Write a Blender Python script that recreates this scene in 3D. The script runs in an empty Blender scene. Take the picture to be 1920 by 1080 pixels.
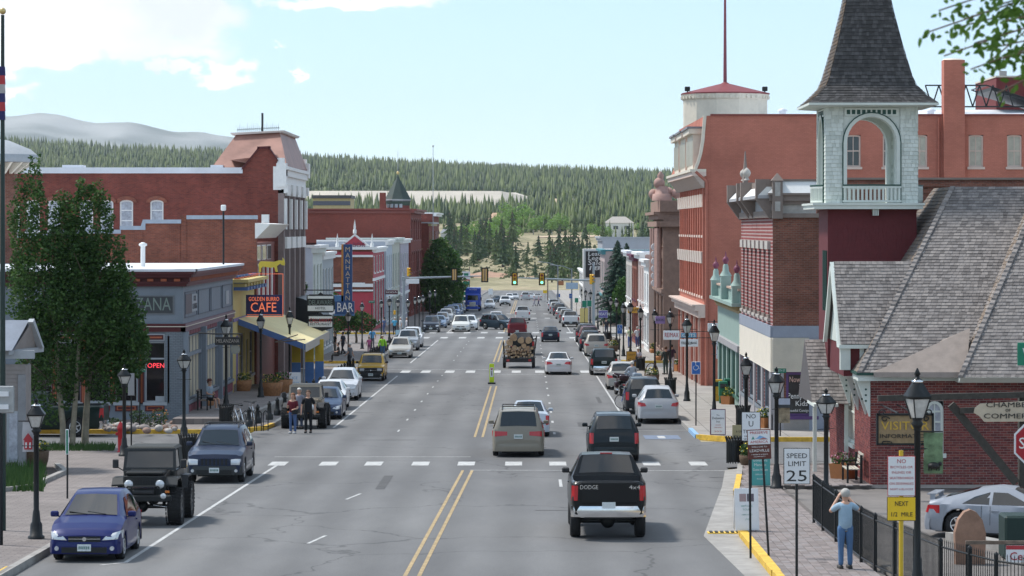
# Main street scene: camera, world, sun and exposure come first, then land, vehicle and furniture builders, buildings, trees, street furniture, vehicles, people.
import bpy,bmesh,math,random
from math import sin,cos,pi,radians,sqrt,atan2,hypot
from mathutils import Vector,Matrix
random.seed(7)
S=bpy.context.scene
COL=S.collection
F,CX,CY,H0=5500.0,990.0,428.0,7.0
GR=71/5500
cam=bpy.data.cameras.new('camera');camo=bpy.data.objects.new('camera',cam);COL.objects.link(camo)
camo.location=(0,0,H0);camo.rotation_euler=(radians(90),0,0)
cam.sensor_width=36;cam.lens=F/1920*36
cam.shift_x=(960-CX)/1920;cam.shift_y=-(540-CY)/1920
cam.clip_end=40000;cam.clip_start=1
cam.dof.use_dof=True;cam.dof.focus_distance=125;cam.dof.aperture_fstop=5.6
S.camera=camo
SUN_EL,SUN_AZ=56,-62
w=bpy.data.worlds.new('World');S.world=w;w.use_nodes=True
nt=w.node_tree;N=nt.nodes;N.clear()
def nd(t,ty,**k):
 n=t.nodes.new(ty)
 for a,v in k.items():setattr(n,a,v)
 return n
sky=nd(nt,'ShaderNodeTexSky',sky_type='NISHITA',sun_disc=False,sun_elevation=radians(SUN_EL),sun_rotation=radians(SUN_AZ),altitude=3100,air_density=1.0,dust_density=1.6,ozone_density=1.0)
bg=nd(nt,'ShaderNodeBackground');bg.inputs[1].default_value=0.105
out=nd(nt,'ShaderNodeOutputWorld')
tc=nd(nt,'ShaderNodeTexCoord');sep=nd(nt,'ShaderNodeSeparateXYZ');nt.links.new(tc.outputs['Generated'],sep.inputs[0])
def wm(op,a,b=None,c=None):
 n=nd(nt,'ShaderNodeMath',operation=op)
 for i,v in enumerate((a,b,c)):
  if v is None:continue
  if isinstance(v,(int,float)):n.inputs[i].default_value=v
  else:nt.links.new(v,n.inputs[i])
 return n.outputs[0]
mp=nd(nt,'ShaderNodeMapping');mp.inputs['Scale'].default_value=(1,1,1.7);nt.links.new(tc.outputs['Generated'],mp.inputs[0])
n1=nd(nt,'ShaderNodeTexNoise');n1.inputs['Scale'].default_value=38;n1.inputs['Detail'].default_value=9;n1.inputs['Roughness'].default_value=.6;nt.links.new(mp.outputs[0],n1.inputs[0])
n2=nd(nt,'ShaderNodeTexNoise');n2.inputs['Scale'].default_value=3.0;n2.inputs['Detail'].default_value=7;n2.inputs['Roughness'].default_value=.6;nt.links.new(mp.outputs[0],n2.inputs[0])
nc=nd(nt,'ShaderNodeSeparateColor');nt.links.new(n1.outputs['Color'],nc.inputs[0])
dx_=wm('ADD',sep.outputs[0],wm('MULTIPLY',wm('SUBTRACT',nc.outputs[0],.5),.05));dz_=wm('ADD',sep.outputs[2],wm('MULTIPLY',wm('SUBTRACT',nc.outputs[2],.5),.035))
bl=None
for(px,py,rx,ry)in[(150,20,330,95),(40,95,300,48),(260,95,210,34),(420,130,55,26),(360,40,110,60),(25,172,70,20),(640,-2,230,26),(330,135,60,14),(542,128,20,20),(170,-150,420,120)]:
 ex=wm('DIVIDE',wm('SUBTRACT',dx_,(px-CX)/F),rx/F)
 ez=wm('DIVIDE',wm('SUBTRACT',dz_,(CY-py)/F),ry/F)
 d=wm('SQRT',wm('ADD',wm('MULTIPLY',ex,ex),wm('MULTIPLY',ez,ez)))
 v=wm('SUBTRACT',1.0,d)
 bl=v if bl is None else wm('MAXIMUM',bl,v)
front=wm('GREATER_THAN',sep.outputs[1],0.3)
bl=wm('ADD',wm('MULTIPLY',wm('MAXIMUM',bl,-1.0),front),wm('SUBTRACT',front,1.0))
cl=wm('ADD',wm('MULTIPLY',bl,1.0),wm('MULTIPLY',wm('SUBTRACT',n1.outputs[0],.5),1.3))
r1=nd(nt,'ShaderNodeMapRange',interpolation_type='SMOOTHSTEP');nt.links.new(cl,r1.inputs[0]);r1.inputs[1].default_value=-.02;r1.inputs[2].default_value=.42;r1.inputs[4].default_value=.93
hi=nd(nt,'ShaderNodeMapRange',interpolation_type='SMOOTHSTEP');nt.links.new(n2.outputs[0],hi.inputs[0]);hi.inputs[1].default_value=.49;hi.inputs[2].default_value=.58
hm=nd(nt,'ShaderNodeMapRange');nt.links.new(sep.outputs[2],hm.inputs[0]);hm.inputs[1].default_value=.085;hm.inputs[2].default_value=.22
clo=wm('MAXIMUM',r1.outputs[0],wm('MULTIPLY',wm('MULTIPLY',hi.outputs[0],hm.outputs[0]),.85))
n3=nd(nt,'ShaderNodeTexNoise');n3.inputs['Scale'].default_value=14;n3.inputs['Detail'].default_value=6;nt.links.new(mp.outputs[0],n3.inputs[0])
cr=nd(nt,'ShaderNodeValToRGB');nt.links.new(n3.outputs[0],cr.inputs[0])
cr.color_ramp.elements[0].position=.38;cr.color_ramp.elements[0].color=(6.0,6.3,7.0,1)
cr.color_ramp.elements[1].position=.6;cr.color_ramp.elements[1].color=(8.6,8.6,8.7,1)
skb=nd(nt,'ShaderNodeMix',data_type='RGBA');skb.inputs[0].default_value=.42
nt.links.new(sky.outputs[0],skb.inputs[6]);skb.inputs[7].default_value=(4.7,6.5,8.1,1)
mx=nd(nt,'ShaderNodeMix',data_type='RGBA');nt.links.new(clo,mx.inputs[0]);nt.links.new(skb.outputs[2],mx.inputs[6]);nt.links.new(cr.outputs[0],mx.inputs[7])
nt.links.new(mx.outputs[2],bg.inputs[0]);nt.links.new(bg.outputs[0],out.inputs[0])
sl=bpy.data.lights.new('sun','SUN');sl.energy=2.7;sl.angle=radians(8);sl.color=(1,.96,.9)
so=bpy.data.objects.new('sun',sl);COL.objects.link(so)
sd=Vector((sin(radians(SUN_AZ))*cos(radians(SUN_EL)),cos(radians(SUN_AZ))*cos(radians(SUN_EL)),sin(radians(SUN_EL))))
so.rotation_euler=sd.to_track_quat('Z','Y').to_euler();so.location=(0,100,60)
S.view_settings.view_transform='Standard';S.view_settings.look='None';S.view_settings.gamma=1;S.view_settings.exposure=0.68
S.render.engine='CYCLES'
def gz(Y):return-GR*Y
def P(px,py,Y):return Vector(((px-CX)*Y/F,Y,H0-(py-CY)*Y/F))
def X_(px,Y):return(px-CX)*Y/F
def Z_(py,Y):return H0-(py-CY)*Y/F
def Yg(py,up=0.0):return(H0-up)*F/(py-499.0)
def G(px,py,up=0.0):
 Y=Yg(py,up);return Vector((X_(px,Y),Y,gz(Y)+up))
MC={}
def mk(name):
 m=bpy.data.materials.new(name);m.use_nodes=True;t=m.node_tree
 b=t.nodes['Principled BSDF'];return m,t,b
def lk(t,a,b):t.links.new(a,b)
def wallvec(t,sx=1.0):
 g=nd(t,'ShaderNodeNewGeometry');s1=nd(t,'ShaderNodeSeparateXYZ');s2=nd(t,'ShaderNodeSeparateXYZ')
 lk(t,g.outputs['Position'],s1.inputs[0]);lk(t,g.outputs['True Normal'],s2.inputs[0])
 a=nd(t,'ShaderNodeMath',operation='ABSOLUTE');lk(t,s2.outputs[0],a.inputs[0])
 c=nd(t,'ShaderNodeMath',operation='GREATER_THAN');lk(t,a.outputs[0],c.inputs[0]);c.inputs[1].default_value=.6
 m=nd(t,'ShaderNodeMix',data_type='FLOAT');lk(t,c.outputs[0],m.inputs[0]);lk(t,s1.outputs[0],m.inputs[2]);lk(t,s1.outputs[1],m.inputs[3])
 o=nd(t,'ShaderNodeCombineXYZ');lk(t,m.outputs[0],o.inputs[0]);lk(t,s1.outputs[2],o.inputs[1]);return o.outputs[0],g
def plain(name,col,rough=.6,metal=0,var=.12,scale=3.0,bump=0.0,spec=.4,coat=0,emit=0):
 if name in MC:return MC[name]
 m,t,b=mk(name);b.inputs['Roughness'].default_value=rough;b.inputs['Metallic'].default_value=metal
 b.inputs['Specular IOR Level'].default_value=spec
 if coat:b.inputs['Coat Weight'].default_value=coat;b.inputs['Coat Roughness'].default_value=.04
 if emit:b.inputs['Emission Color'].default_value=(*col,1);b.inputs['Emission Strength'].default_value=emit
 if var>0:
  g=nd(t,'ShaderNodeNewGeometry');n=nd(t,'ShaderNodeTexNoise');n.inputs['Scale'].default_value=scale;n.inputs['Detail'].default_value=5;n.inputs['Roughness'].default_value=.65
  lk(t,g.outputs['Position'],n.inputs[0])
  r=nd(t,'ShaderNodeValToRGB');lk(t,n.outputs[0],r.inputs[0])
  r.color_ramp.elements[0].position=.3;r.color_ramp.elements[1].position=.7
  r.color_ramp.elements[0].color=(*[c*(1-var)for c in col],1);r.color_ramp.elements[1].color=(*[min(1,c*(1+var))for c in col],1)
  lk(t,r.outputs[0],b.inputs['Base Color'])
  if bump:
   bp=nd(t,'ShaderNodeBump');bp.inputs['Strength'].default_value=bump;bp.inputs['Distance'].default_value=.02;lk(t,n.outputs[0],bp.inputs['Height']);lk(t,bp.outputs[0],b.inputs['Normal'])
 else:b.inputs['Base Color'].default_value=(*col,1)
 MC[name]=m;return m
def brickm(name,c1,c2,mortar,bw=.21,bh=.075,ms=.012,horiz=False,bump=.6,var=.35,rough=.85,vs=.45,off=.5):
 if name in MC:return MC[name]
 m,t,b=mk(name);b.inputs['Roughness'].default_value=rough;b.inputs['Specular IOR Level'].default_value=.25
 if horiz:
  g=nd(t,'ShaderNodeNewGeometry');vec=g.outputs['Position']
 else:vec,g=wallvec(t)
 br=nd(t,'ShaderNodeTexBrick');lk(t,vec,br.inputs[0]);br.offset=off
 br.inputs['Scale'].default_value=1;br.inputs['Brick Width'].default_value=bw;br.inputs['Row Height'].default_value=bh;br.inputs['Mortar Size'].default_value=ms;br.inputs['Mortar Smooth'].default_value=.2
 br.inputs['Color1'].default_value=(*c1,1);br.inputs['Color2'].default_value=(*c2,1);br.inputs['Mortar'].default_value=(*mortar,1);br.inputs['Bias'].default_value=0
 n=nd(t,'ShaderNodeTexNoise');n.inputs['Scale'].default_value=vs;n.inputs['Detail'].default_value=8;n.inputs['Roughness'].default_value=.7;lk(t,g.outputs['Position'],n.inputs[0])
 mr=nd(t,'ShaderNodeMapRange');lk(t,n.outputs[0],mr.inputs[0]);mr.inputs[1].default_value=.3;mr.inputs[2].default_value=.7;mr.inputs[3].default_value=1-var;mr.inputs[4].default_value=1+var*.6
 mm=nd(t,'ShaderNodeMix',data_type='RGBA',blend_type='MULTIPLY');mm.inputs[0].default_value=1;lk(t,br.outputs[0],mm.inputs[6]);lk(t,mr.outputs[0],mm.inputs[7])
 lk(t,mm.outputs[2],b.inputs['Base Color'])
 bp=nd(t,'ShaderNodeBump',invert=True);bp.inputs['Strength'].default_value=bump;bp.inputs['Distance'].default_value=.012;lk(t,br.outputs['Fac'],bp.inputs['Height']);lk(t,bp.outputs[0],b.inputs['Normal'])
 MC[name]=m;return m
def leafm(name,col,col2,scale=1.2,trans=.25):
 if name in MC:return MC[name]
 m,t,b=mk(name);b.inputs['Roughness'].default_value=.6;b.inputs['Specular IOR Level'].default_value=.25
 g=nd(t,'ShaderNodeNewGeometry');n=nd(t,'ShaderNodeTexNoise');n.inputs['Scale'].default_value=scale;n.inputs['Detail'].default_value=4;lk(t,g.outputs['Position'],n.inputs[0])
 w2=nd(t,'ShaderNodeMix',data_type='FLOAT');w2.inputs[0].default_value=.5;lk(t,n.outputs[0],w2.inputs[2]);lk(t,g.outputs['Random Per Island'],w2.inputs[3])
 r=nd(t,'ShaderNodeValToRGB');lk(t,w2.outputs[0],r.inputs[0]);r.color_ramp.elements[0].position=.25;r.color_ramp.elements[1].position=.75
 r.color_ramp.elements[0].color=(*col,1);r.color_ramp.elements[1].color=(*col2,1);lk(t,r.outputs[0],b.inputs['Base Color'])
 if trans:
  tr=nd(t,'ShaderNodeBsdfTranslucent');lk(t,r.outputs[0],tr.inputs[0]);mxs=nd(t,'ShaderNodeMixShader');mxs.inputs[0].default_value=trans
  lk(t,b.outputs[0],mxs.inputs[1]);lk(t,tr.outputs[0],mxs.inputs[2]);lk(t,mxs.outputs[0],t.nodes['Material Output'].inputs[0])
 MC[name]=m;return m
def paint(c,k=None,rough=.38,metal=.1):
 nm='paint_%d_%d_%d'%tuple(int(x*999)for x in c)
 return plain(nm,c,rough,metal,var=.03,scale=2,coat=.35,spec=.2)
def flat(c,rough=.6,metal=0,nm=None):
 return plain(nm or 'surface_%d_%d_%d_%d_%d'%(*[int(x*999)for x in c],int(rough*100),int(metal*10)),c,rough,metal,var=.08,scale=6)
GLASS=plain('dark_glass',(.012,.016,.02),.04,0,0,spec=.5)
CARGLASS=plain('car_glass',(.006,.009,.011),.02,0,0,spec=.85)
WGLASS=plain('window_glass',(.035,.045,.052),.06,0,.25,2.0,spec=.6)
CURTAIN=plain('window_curtain_glass',(.38,.40,.45),.18,0,.35,5.0,spec=.7)
CHROME=plain('chrome',(.75,.75,.76),.15,1,0)
RUBBER=plain('rubber',(.018,.018,.019),.8,0,.2,20)
BLACK=plain('black_metal',(.015,.017,.018),.45,.2,.15,8)
DKPL=plain('dark_plastic',(.025,.026,.028),.6,0,.1,8)
WHITE=plain('white_paint',(.78,.78,.76),.55,0,.06,4)
REDLENS=plain('red_lens',(.45,.015,.02),.2,0,0,spec=.7)
LENS=plain('clear_lens',(.62,.64,.66),.12,.3,0,spec=.8)
AMBER=plain('amber_lens',(.7,.2,.03),.2,0,0,spec=.7)
PLATE=plain('plate',(.62,.66,.66),.5,0,.25,60)
YEL=plain('yellow_paint',(.72,.48,.06),.6,0,.25,5)
CONC=plain('concrete',(.30,.285,.265),.9,0,.22,1.6,.2)
WOOD=plain('weathered_wood',(.17,.13,.10),.85,0,.35,6,.3)
BARREL=plain('barrel_wood',(.28,.13,.055),.7,0,.3,9)
class MB:
 def __init__(s):s.v=[];s.f=[];s.m=[];s.mats=[];s.sm=[];s.M=None
 def mi(s,mat):
  if mat not in s.mats:s.mats.append(mat)
  return s.mats.index(mat)
 def add(s,vs,fs,mat,smooth=False):
  o=len(s.v)
  if s.M is not None:vs=[s.M@Vector(a)for a in vs]
  s.v+=[tuple(a)for a in vs];i=s.mi(mat)
  for f in fs:s.f.append(tuple(a+o for a in f));s.m.append(i);s.sm.append(smooth)
 def box(s,a,b,mat):
  x0,y0,z0=a;x1,y1,z1=b
  if x0>x1:x0,x1=x1,x0
  if y0>y1:y0,y1=y1,y0
  if z0>z1:z0,z1=z1,z0
  s.add([(x0,y0,z0),(x1,y0,z0),(x1,y1,z0),(x0,y1,z0),(x0,y0,z1),(x1,y0,z1),(x1,y1,z1),(x0,y1,z1)],[(0,3,2,1),(4,5,6,7),(0,1,5,4),(1,2,6,5),(2,3,7,6),(3,0,4,7)],mat)
 def hexa(s,v,mat):
  s.add(v,[(0,3,2,1),(4,5,6,7),(0,1,5,4),(1,2,6,5),(2,3,7,6),(3,0,4,7)],mat)
 def rbox(s,c,d,mat,r=.03,seg=1,taper=1.0):
  bm=bmesh.new();bmesh.ops.create_cube(bm,size=1)
  for v in bm.verts:
   k=taper if v.co.z>0 else 1
   v.co=Vector((v.co.x*d[0]*k,v.co.y*d[1]*k,v.co.z*d[2]))
  bmesh.ops.bevel(bm,geom=list(bm.edges),offset=r,segments=seg,affect='EDGES',profile=.5)
  s.add([v.co+Vector(c)for v in bm.verts],[tuple(v.index for v in f.verts)for f in bm.faces]if not bm.verts.index_update()else 0,mat,seg>1);bm.free()
 def cyl(s,p0,p1,r0,mat,r1=None,n=10,cap=True,smooth=True):
  p0=Vector(p0);p1=Vector(p1);r1=r0 if r1 is None else r1
  d=(p1-p0);
  if d.length<1e-6:return
  d.normalize();u=d.orthogonal().normalized();v=d.cross(u)
  vs=[p0+(u*cos(2*pi*i/n)+v*sin(2*pi*i/n))*r0 for i in range(n)]+[p1+(u*cos(2*pi*i/n)+v*sin(2*pi*i/n))*r1 for i in range(n)]
  s.add(vs,[(i,(i+1)%n,n+(i+1)%n,n+i)for i in range(n)],mat,smooth)
  if cap:s.add(vs,[tuple(range(n-1,-1,-1)),tuple(range(n,2*n))],mat)
 def tube(s,pts,r,mat,n=6):
  for a,b in zip(pts,pts[1:]):s.cyl(a,b,r,mat,n=n)
 def lathe(s,c,prof,mat,n=12,axis='z',smooth=True):
  c=Vector(c);vs=[]
  for(r,z)in prof:
   for i in range(n):
    a=2*pi*(i+.5)/n
    p=(r*cos(a),r*sin(a),z)if axis=='z' else((z,r*cos(a),r*sin(a))if axis=='x' else(r*cos(a),z,r*sin(a)))
    vs.append(c+Vector(p))
  fs=[(k*n+i,k*n+(i+1)%n,(k+1)*n+(i+1)%n,(k+1)*n+i)for k in range(len(prof)-1)for i in range(n)]
  s.add(vs,fs,mat,smooth)
  s.add([vs[i]for i in range(n)],[tuple(range(n-1,-1,-1))],mat);s.add(vs[-n:],[tuple(range(n))],mat)
 def prism(s,poly,z0,z1,mat):
  n=len(poly);vs=[(x,y,z0)for x,y in poly]+[(x,y,z1)for x,y in poly]
  s.add(vs,[tuple(range(n-1,-1,-1)),tuple(range(n,2*n))]+[(i,(i+1)%n,n+(i+1)%n,n+i)for i in range(n)],mat)
 def ball(s,c,r,mat,n=8,sc=(1,1,1)):
  pr=[(max(.001,sin(pi*k/n))*r*sc[0],-cos(pi*k/n)*r*sc[2])for k in range(n+1)]
  s.lathe(c,pr,mat,n=max(8,n))
 def build(s,name,parent=None,sharp=None,loc=None):
  me=bpy.data.meshes.new(name);me.from_pydata(s.v,[],s.f)
  for m in s.mats:me.materials.append(m)
  me.polygons.foreach_set('material_index',s.m);me.polygons.foreach_set('use_smooth',s.sm)
  if sharp:me.set_sharp_from_angle(angle=radians(sharp))
  me.update();o=bpy.data.objects.new(name,me);COL.objects.link(o)
  if parent:o.parent=parent
  if loc:o.location=loc
  return o
def tag(o,label=None,cat=None,group=None,kind=None):
 if label:o['label']=label
 if cat:o['category']=cat
 if group:o['group']=group
 if kind:o['kind']=kind
 return o
def root(name,label,cat,loc=(0,0,0),rz=0,group=None,rx=0):
 o=bpy.data.objects.new(name,None);COL.objects.link(o);o.empty_display_size=.3
 o.location=loc;o.rotation_euler=(rx,0,rz);return tag(o,label,cat,group)
def kids(o):return[c for c in COL.objects if c.parent==o]if False else list(o.children)
def dup(o,loc=None,rz=None,label=None,group=None,parent=None):
 c=o.copy();COL.objects.link(c);c.parent=parent
 if loc is not None:c.location=loc
 if rz is not None:c.rotation_euler=(c.rotation_euler[0],0,rz)
 if label:c['label']=label
 if group:c['group']=group
 for ch in PAR.get(o.name,[]):
  dup(ch,parent=c)
 PAR[c.name]=list(c.get('_k',[]))if False else[]
 return c
PAR={}
_lnk=MB.build
def reg(o):
 if o.parent:PAR.setdefault(o.parent.name,[]).append(o)
 return o
def _b(s,name,parent=None,sharp=None,loc=None):return reg(_lnk(s,name,parent,sharp,loc))
MB.build=_b
TX={}
def text(body,size,M,mat,parent=None,name='lettering',ext=.006,align='CENTER',bold=0.0,wid=None,shear=0):
 """M: matrix whose x is the writing direction, y the up direction, z out of the surface"""
 cu=bpy.data.curves.new(name,'FONT');cu.body=body;cu.size=size;cu.extrude=ext;cu.align_x=align;cu.align_y='CENTER';cu.offset=0;cu.resolution_u=2;cu.shear=shear
 o=bpy.data.objects.new(name,cu);me=bpy.data.meshes.new_from_object(o);bpy.data.objects.remove(o)
 xs=[v.co.x for v in me.vertices]or[0];k=1
 if wid and max(xs)>min(xs):k=wid/(max(xs)-min(xs))
 me.transform(M@Matrix.Diagonal((k,1,1,1)))
 me.name=name;me.materials.append(mat)
 o=bpy.data.objects.new(name,me);COL.objects.link(o)
 if parent:o.parent=parent
 return reg(o)
def frame(o,n,up=Vector((0,0,1))):
 n=Vector(n).normalized();x=up.cross(n).normalized();y=n.cross(x)
 return Matrix(((x.x,y.x,n.x,o[0]),(x.y,y.y,n.y,o[1]),(x.z,y.z,n.z,o[2]),(0,0,0,1)))
TOCAM=(0,-1,0)
class Fac:
 def __init__(s,A,B):
  s.A=Vector(A).to_2d()if len(A)>2 else Vector(A);s.B=Vector(B);s.d=(s.B-s.A);s.L=s.d.length;s.d.normalize()
  n=Vector((s.d.y,-s.d.x))
  if n.dot(-s.A)<0:n=-n
  s.n=n
 def Yof(s,px):
  k=(px-CX)/F;
  u=(k*s.A.y-s.A.x)/(s.d.x-k*s.d.y);return u,s.A.y+u*s.d.y
 def uv(s,px,py):u,Y=s.Yof(px);return u,Z_(py,Y)
 def p(s,u,v,w=0):q=s.A+s.d*u+s.n*w;return Vector((q.x,q.y,v))
 def box(s,mb,u0,u1,v0,v1,w0,w1,mat):
  if u0>u1:u0,u1=u1,u0
  if abs(u0)<1e-6 and w0<0:u0=-.013
  vs=[s.p(u0,v0,w1),s.p(u1,v0,w1),s.p(u1,v0,w0),s.p(u0,v0,w0),s.p(u0,v1,w1),s.p(u1,v1,w1),s.p(u1,v1,w0),s.p(u0,v1,w0)]
  mb.hexa(vs,mat)
 def M(s,u,v,w=0.01):
  x=Vector((s.d.x,s.d.y,0));n=Vector((s.n.x,s.n.y,0));y=Vector((0,0,1))
  if x.cross(y).dot(n)<0:x=-x
  o=s.p(u,v,w)
  return Matrix(((x.x,y.x,n.x,o.x),(x.y,y.y,n.y,o.y),(x.z,y.z,n.z,o.z),(0,0,0,1)))
def wall_with_holes(mb,f,u0,u1,v0,v1,holes,w,mat,depth=.18):
 """solid skin on facade plane with rectangular openings cut out; reveals added"""
 us=sorted(set([u0,u1]+[h[i]for h in holes for i in(0,1)]));vs=sorted(set([v0,v1]+[h[i]for h in holes for i in(2,3)]))
 us=[u for u in us if u0<=u<=u1];vs=[v for v in vs if v0<=v<=v1]
 for a,b in zip(us,us[1:]):
  run=None
  for c,d in zip(vs,vs[1:]):
   mu,mv=(a+b)/2,(c+d)/2
   hole=any(h[0]<mu<h[1]and h[2]<mv<h[3]for h in holes)
   if not hole:
    run=(run[0],d)if run else(c,d)
   if hole or d==vs[-1]:
    if run:mb.add([f.p(a,run[0],w),f.p(b,run[0],w),f.p(b,run[1],w),f.p(a,run[1],w)],[(0,1,2,3)],mat);run=None
 for(a,b,c,d)in holes:
  for(p,q)in(((a,c),(b,c)),((b,c),(b,d)),((b,d),(a,d)),((a,d),(a,c))):
   mb.add([f.p(p[0],p[1],w),f.p(q[0],q[1],w),f.p(q[0],q[1],w-depth),f.p(p[0],p[1],w-depth)],[(0,1,2,3)],mat)
def window(f,par,u0,u1,v0,v1,fm,gm=None,w=-.1,fr=.07,arch=0,mull=(1,1),sill=True,hood=None,hoodm=None,name='window'):
 """frame ring + glazing bars as one part, pane and sill as sub-parts"""
 gm=gm or WGLASS
 if u0>u1:u0,u1=u1,u0
 mb=MB();n=8
 def ring(i):
  a,b,c,d=u0+i,u1-i,v0+i,v1-i;pts=[(a,c),(b,c)]
  if arch:
   m=(a+b)/2;rr=(b-a)/2;hh=arch*(1 if i==0 else(arch-i*.6)/arch)
   zb=d-hh
   pts+=[(m+rr*cos(pi*k/n),zb+hh*sin(pi*k/n))for k in range(n+1)]
  else:pts+=[(b,d),(a,d)]
  return pts
 o,i=ring(0),ring(fr);k=len(o)
 vo=[f.p(a,b,w+.06)for a,b in o];vi=[f.p(a,b,w+.06)for a,b in i];vb=[f.p(a,b,w)for a,b in i]
 mb.add(vo+vi+vb,[(q,(q+1)%k,k+(q+1)%k,k+q)for q in range(k)]+[(k+q,k+(q+1)%k,2*k+(q+1)%k,2*k+q)for q in range(k)],fm)
 for a in range(1,mull[0]+0 if mull[0]>1 else 1):
  uu=u0+(u1-u0)*a/mull[0];f.box(mb,uu-.02,uu+.02,v0+fr,v1-fr,w,w+.04,fm)
 for a in range(1,mull[1]+1):
  if mull[1]==0:break
  vv=v0+(v1-v0)*a/(mull[1]+1);f.box(mb,u0+fr,u1-fr,vv-.03,vv+.03,w,w+.045,fm)
 wo=mb.build(name,par)
 g=MB();g.add([f.p(a,b,w+.01)for a,b in i],[tuple(range(k))],gm);g.build('pane',wo)
 if sill:
  s_=MB();f.box(s_,u0-.08,u1+.08,v0-.14,v0,w,.09,fm);s_.build('sill',wo)
 if hood:
  h=MB();hm=hoodm or fm
  if arch:
   m=(u0+u1)/2;rr=(u1-u0)/2;q=8
   for kk in range(q):
    a0,a1=pi*kk/q,pi*(kk+1)/q
    pts=[(m+(rr+e)*cos(a),v1-arch+(arch+e)*sin(a))for a in(a0,a1)for e in(0.0,hood)]
    vs=[f.p(*pts[0],.06),f.p(*pts[1],.06),f.p(*pts[3],.06),f.p(*pts[2],.06)]+[f.p(*pts[0],-.02),f.p(*pts[1],-.02),f.p(*pts[3],-.02),f.p(*pts[2],-.02)]
    h.hexa(vs,hm)
  else:f.box(h,u0-.1,u1+.1,v1,v1+hood,0,.1,hm)
  h.build('lintel',wo)
 return wo
import numpy as np
from mathutils import noise as mnoise
def nz(x,y,s,seed=0.0):return mnoise.noise(Vector((x/s,y/s,seed)))
def lerp(a,b,t):return a+(b-a)*t
def itab(tab,x):
 if x<=tab[0][0]:return tab[0][1]
 for(a,b),(c,d)in zip(tab,tab[1:]):
  if x<=c:return lerp(b,d,(x-a)/(c-a))
 return tab[-1][1]
TAB=[(850,-10.97),(1000,-11.3),(1080,-11.0),(1150,-9.4),(1300,-5.6),(1500,-.8),(1800,6.0),(2200,16.2),(2700,29.5),(3300,48),(4000,72),(4600,93),(5000,98),(5600,60),(7000,-5),(14000,-6)]
def tz(X,Y):
 if Y<=850:z=gz(Y)
 else:z=itab(TAB,Y)
 if Y>1000:
  k=min(1,(Y-1000)/600);kk=max(0,min(1,(Y-1800)/2800))*max(0,min(1,(7000-Y)/1500))
  z+=k*(nz(X,Y,170)*2.6+nz(X,Y,60,3)*1.0)+kk*(-X*.052 if X<0 else-X*.033)+kk*nz(X,Y,700,5)*9
  z+=max(0,min(1,(Y-1020)/160))*max(0,min(1,(1600-Y)/300))*max(0,min(1,(X-20)/60))*2.5
 return z
def Yterr(px,py,y0=860,y1=4500):
 Y=y0;pr=None
 while Y<y1:
  d=(CY-(tz(X_(px,Y),Y)-H0)*F/Y)-py
  if d<=0:return Y
  Y+=12
 return y1
def grass_mat():
 m,t,b=mk('dry_grass');b.inputs['Roughness'].default_value=.95;b.inputs['Specular IOR Level'].default_value=.1
 g=nd(t,'ShaderNodeNewGeometry')
 mpn=nd(t,'ShaderNodeMapping');mpn.inputs['Scale'].default_value=(1,.35,1);lk(t,g.outputs['Position'],mpn.inputs[0])
 n=nd(t,'ShaderNodeTexNoise');n.inputs['Scale'].default_value=.03;n.inputs['Detail'].default_value=8;n.inputs['Roughness'].default_value=.7;lk(t,mpn.outputs[0],n.inputs[0])
 n2_=nd(t,'ShaderNodeTexNoise');n2_.inputs['Scale'].default_value=.35;n2_.inputs['Detail'].default_value=5;lk(t,mpn.outputs[0],n2_.inputs[0])
 r=nd(t,'ShaderNodeValToRGB');lk(t,n.outputs[0],r.inputs[0]);e=r.color_ramp.elements
 e[0].position=.33;e[0].color=(.16,.15,.08,1);e[1].position=.52;e[1].color=(.33,.29,.18,1)
 x=e.new(.66);x.color=(.37,.30,.2,1);x=e.new(.74);x.color=(.36,.25,.17,1)
 m2=nd(t,'ShaderNodeMix',data_type='RGBA',blend_type='MULTIPLY');m2.inputs[0].default_value=.8;mr=nd(t,'ShaderNodeMapRange');lk(t,n2_.outputs[0],mr.inputs[0]);mr.inputs[1].default_value=.3;mr.inputs[2].default_value=.62;mr.inputs[3].default_value=.55;mr.inputs[4].default_value=1.1
 lk(t,r.outputs[0],m2.inputs[6]);lk(t,mr.outputs[0],m2.inputs[7]);lk(t,m2.outputs[2],b.inputs['Base Color']);return m
GRASS=grass_mat()
ys=list(range(-300,900,60))+list(range(900,1700,20))+list(range(1700,5200,60))+list(range(5200,13001,300))
ks=[-6000,-4000,-2500,-1500]+list(range(-1000,1001,25))+[1500,2500,4000,6000]
vv=[];
for y in ys:
 for k in ks:vv.append((k*1.0,y,tz(k,y)-.06))
n_=len(ks);ff=[(j*n_+i,j*n_+i+1,(j+1)*n_+i+1,(j+1)*n_+i)for j in range(len(ys)-1)for i in range(n_-1)]
mb=MB();mb.add(vv,ff,GRASS,True);tag(mb.build('ground'),'dry grass ground rising to wooded hills beyond the town',kind='structure')
def sheet(name,poly,up,mat,label=None,thick=None,kind='structure',parent=None):
 mb=MB();vs=[(x,y,gz(y)+up)for x,y in poly];k=len(vs)
 fs=[tuple(range(k))]
 if thick:
  vs+=[(x,y,gz(y)+up-thick)for x,y in poly];fs+=[(i,(i+1)%k,k+(i+1)%k,k+i)for i in range(k)]
 mb.add(vs,fs,mat);o=mb.build(name,parent);
 bm=bmesh.new();bm.from_mesh(o.data);bmesh.ops.recalc_face_normals(bm,faces=bm.faces);
 top=max(bm.faces,key=lambda f:f.calc_area())
 if top.normal.z<0:bmesh.ops.reverse_faces(bm,faces=bm.faces)
 bm.to_mesh(o.data);bm.free()
 return tag(o,label,kind=kind)
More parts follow.
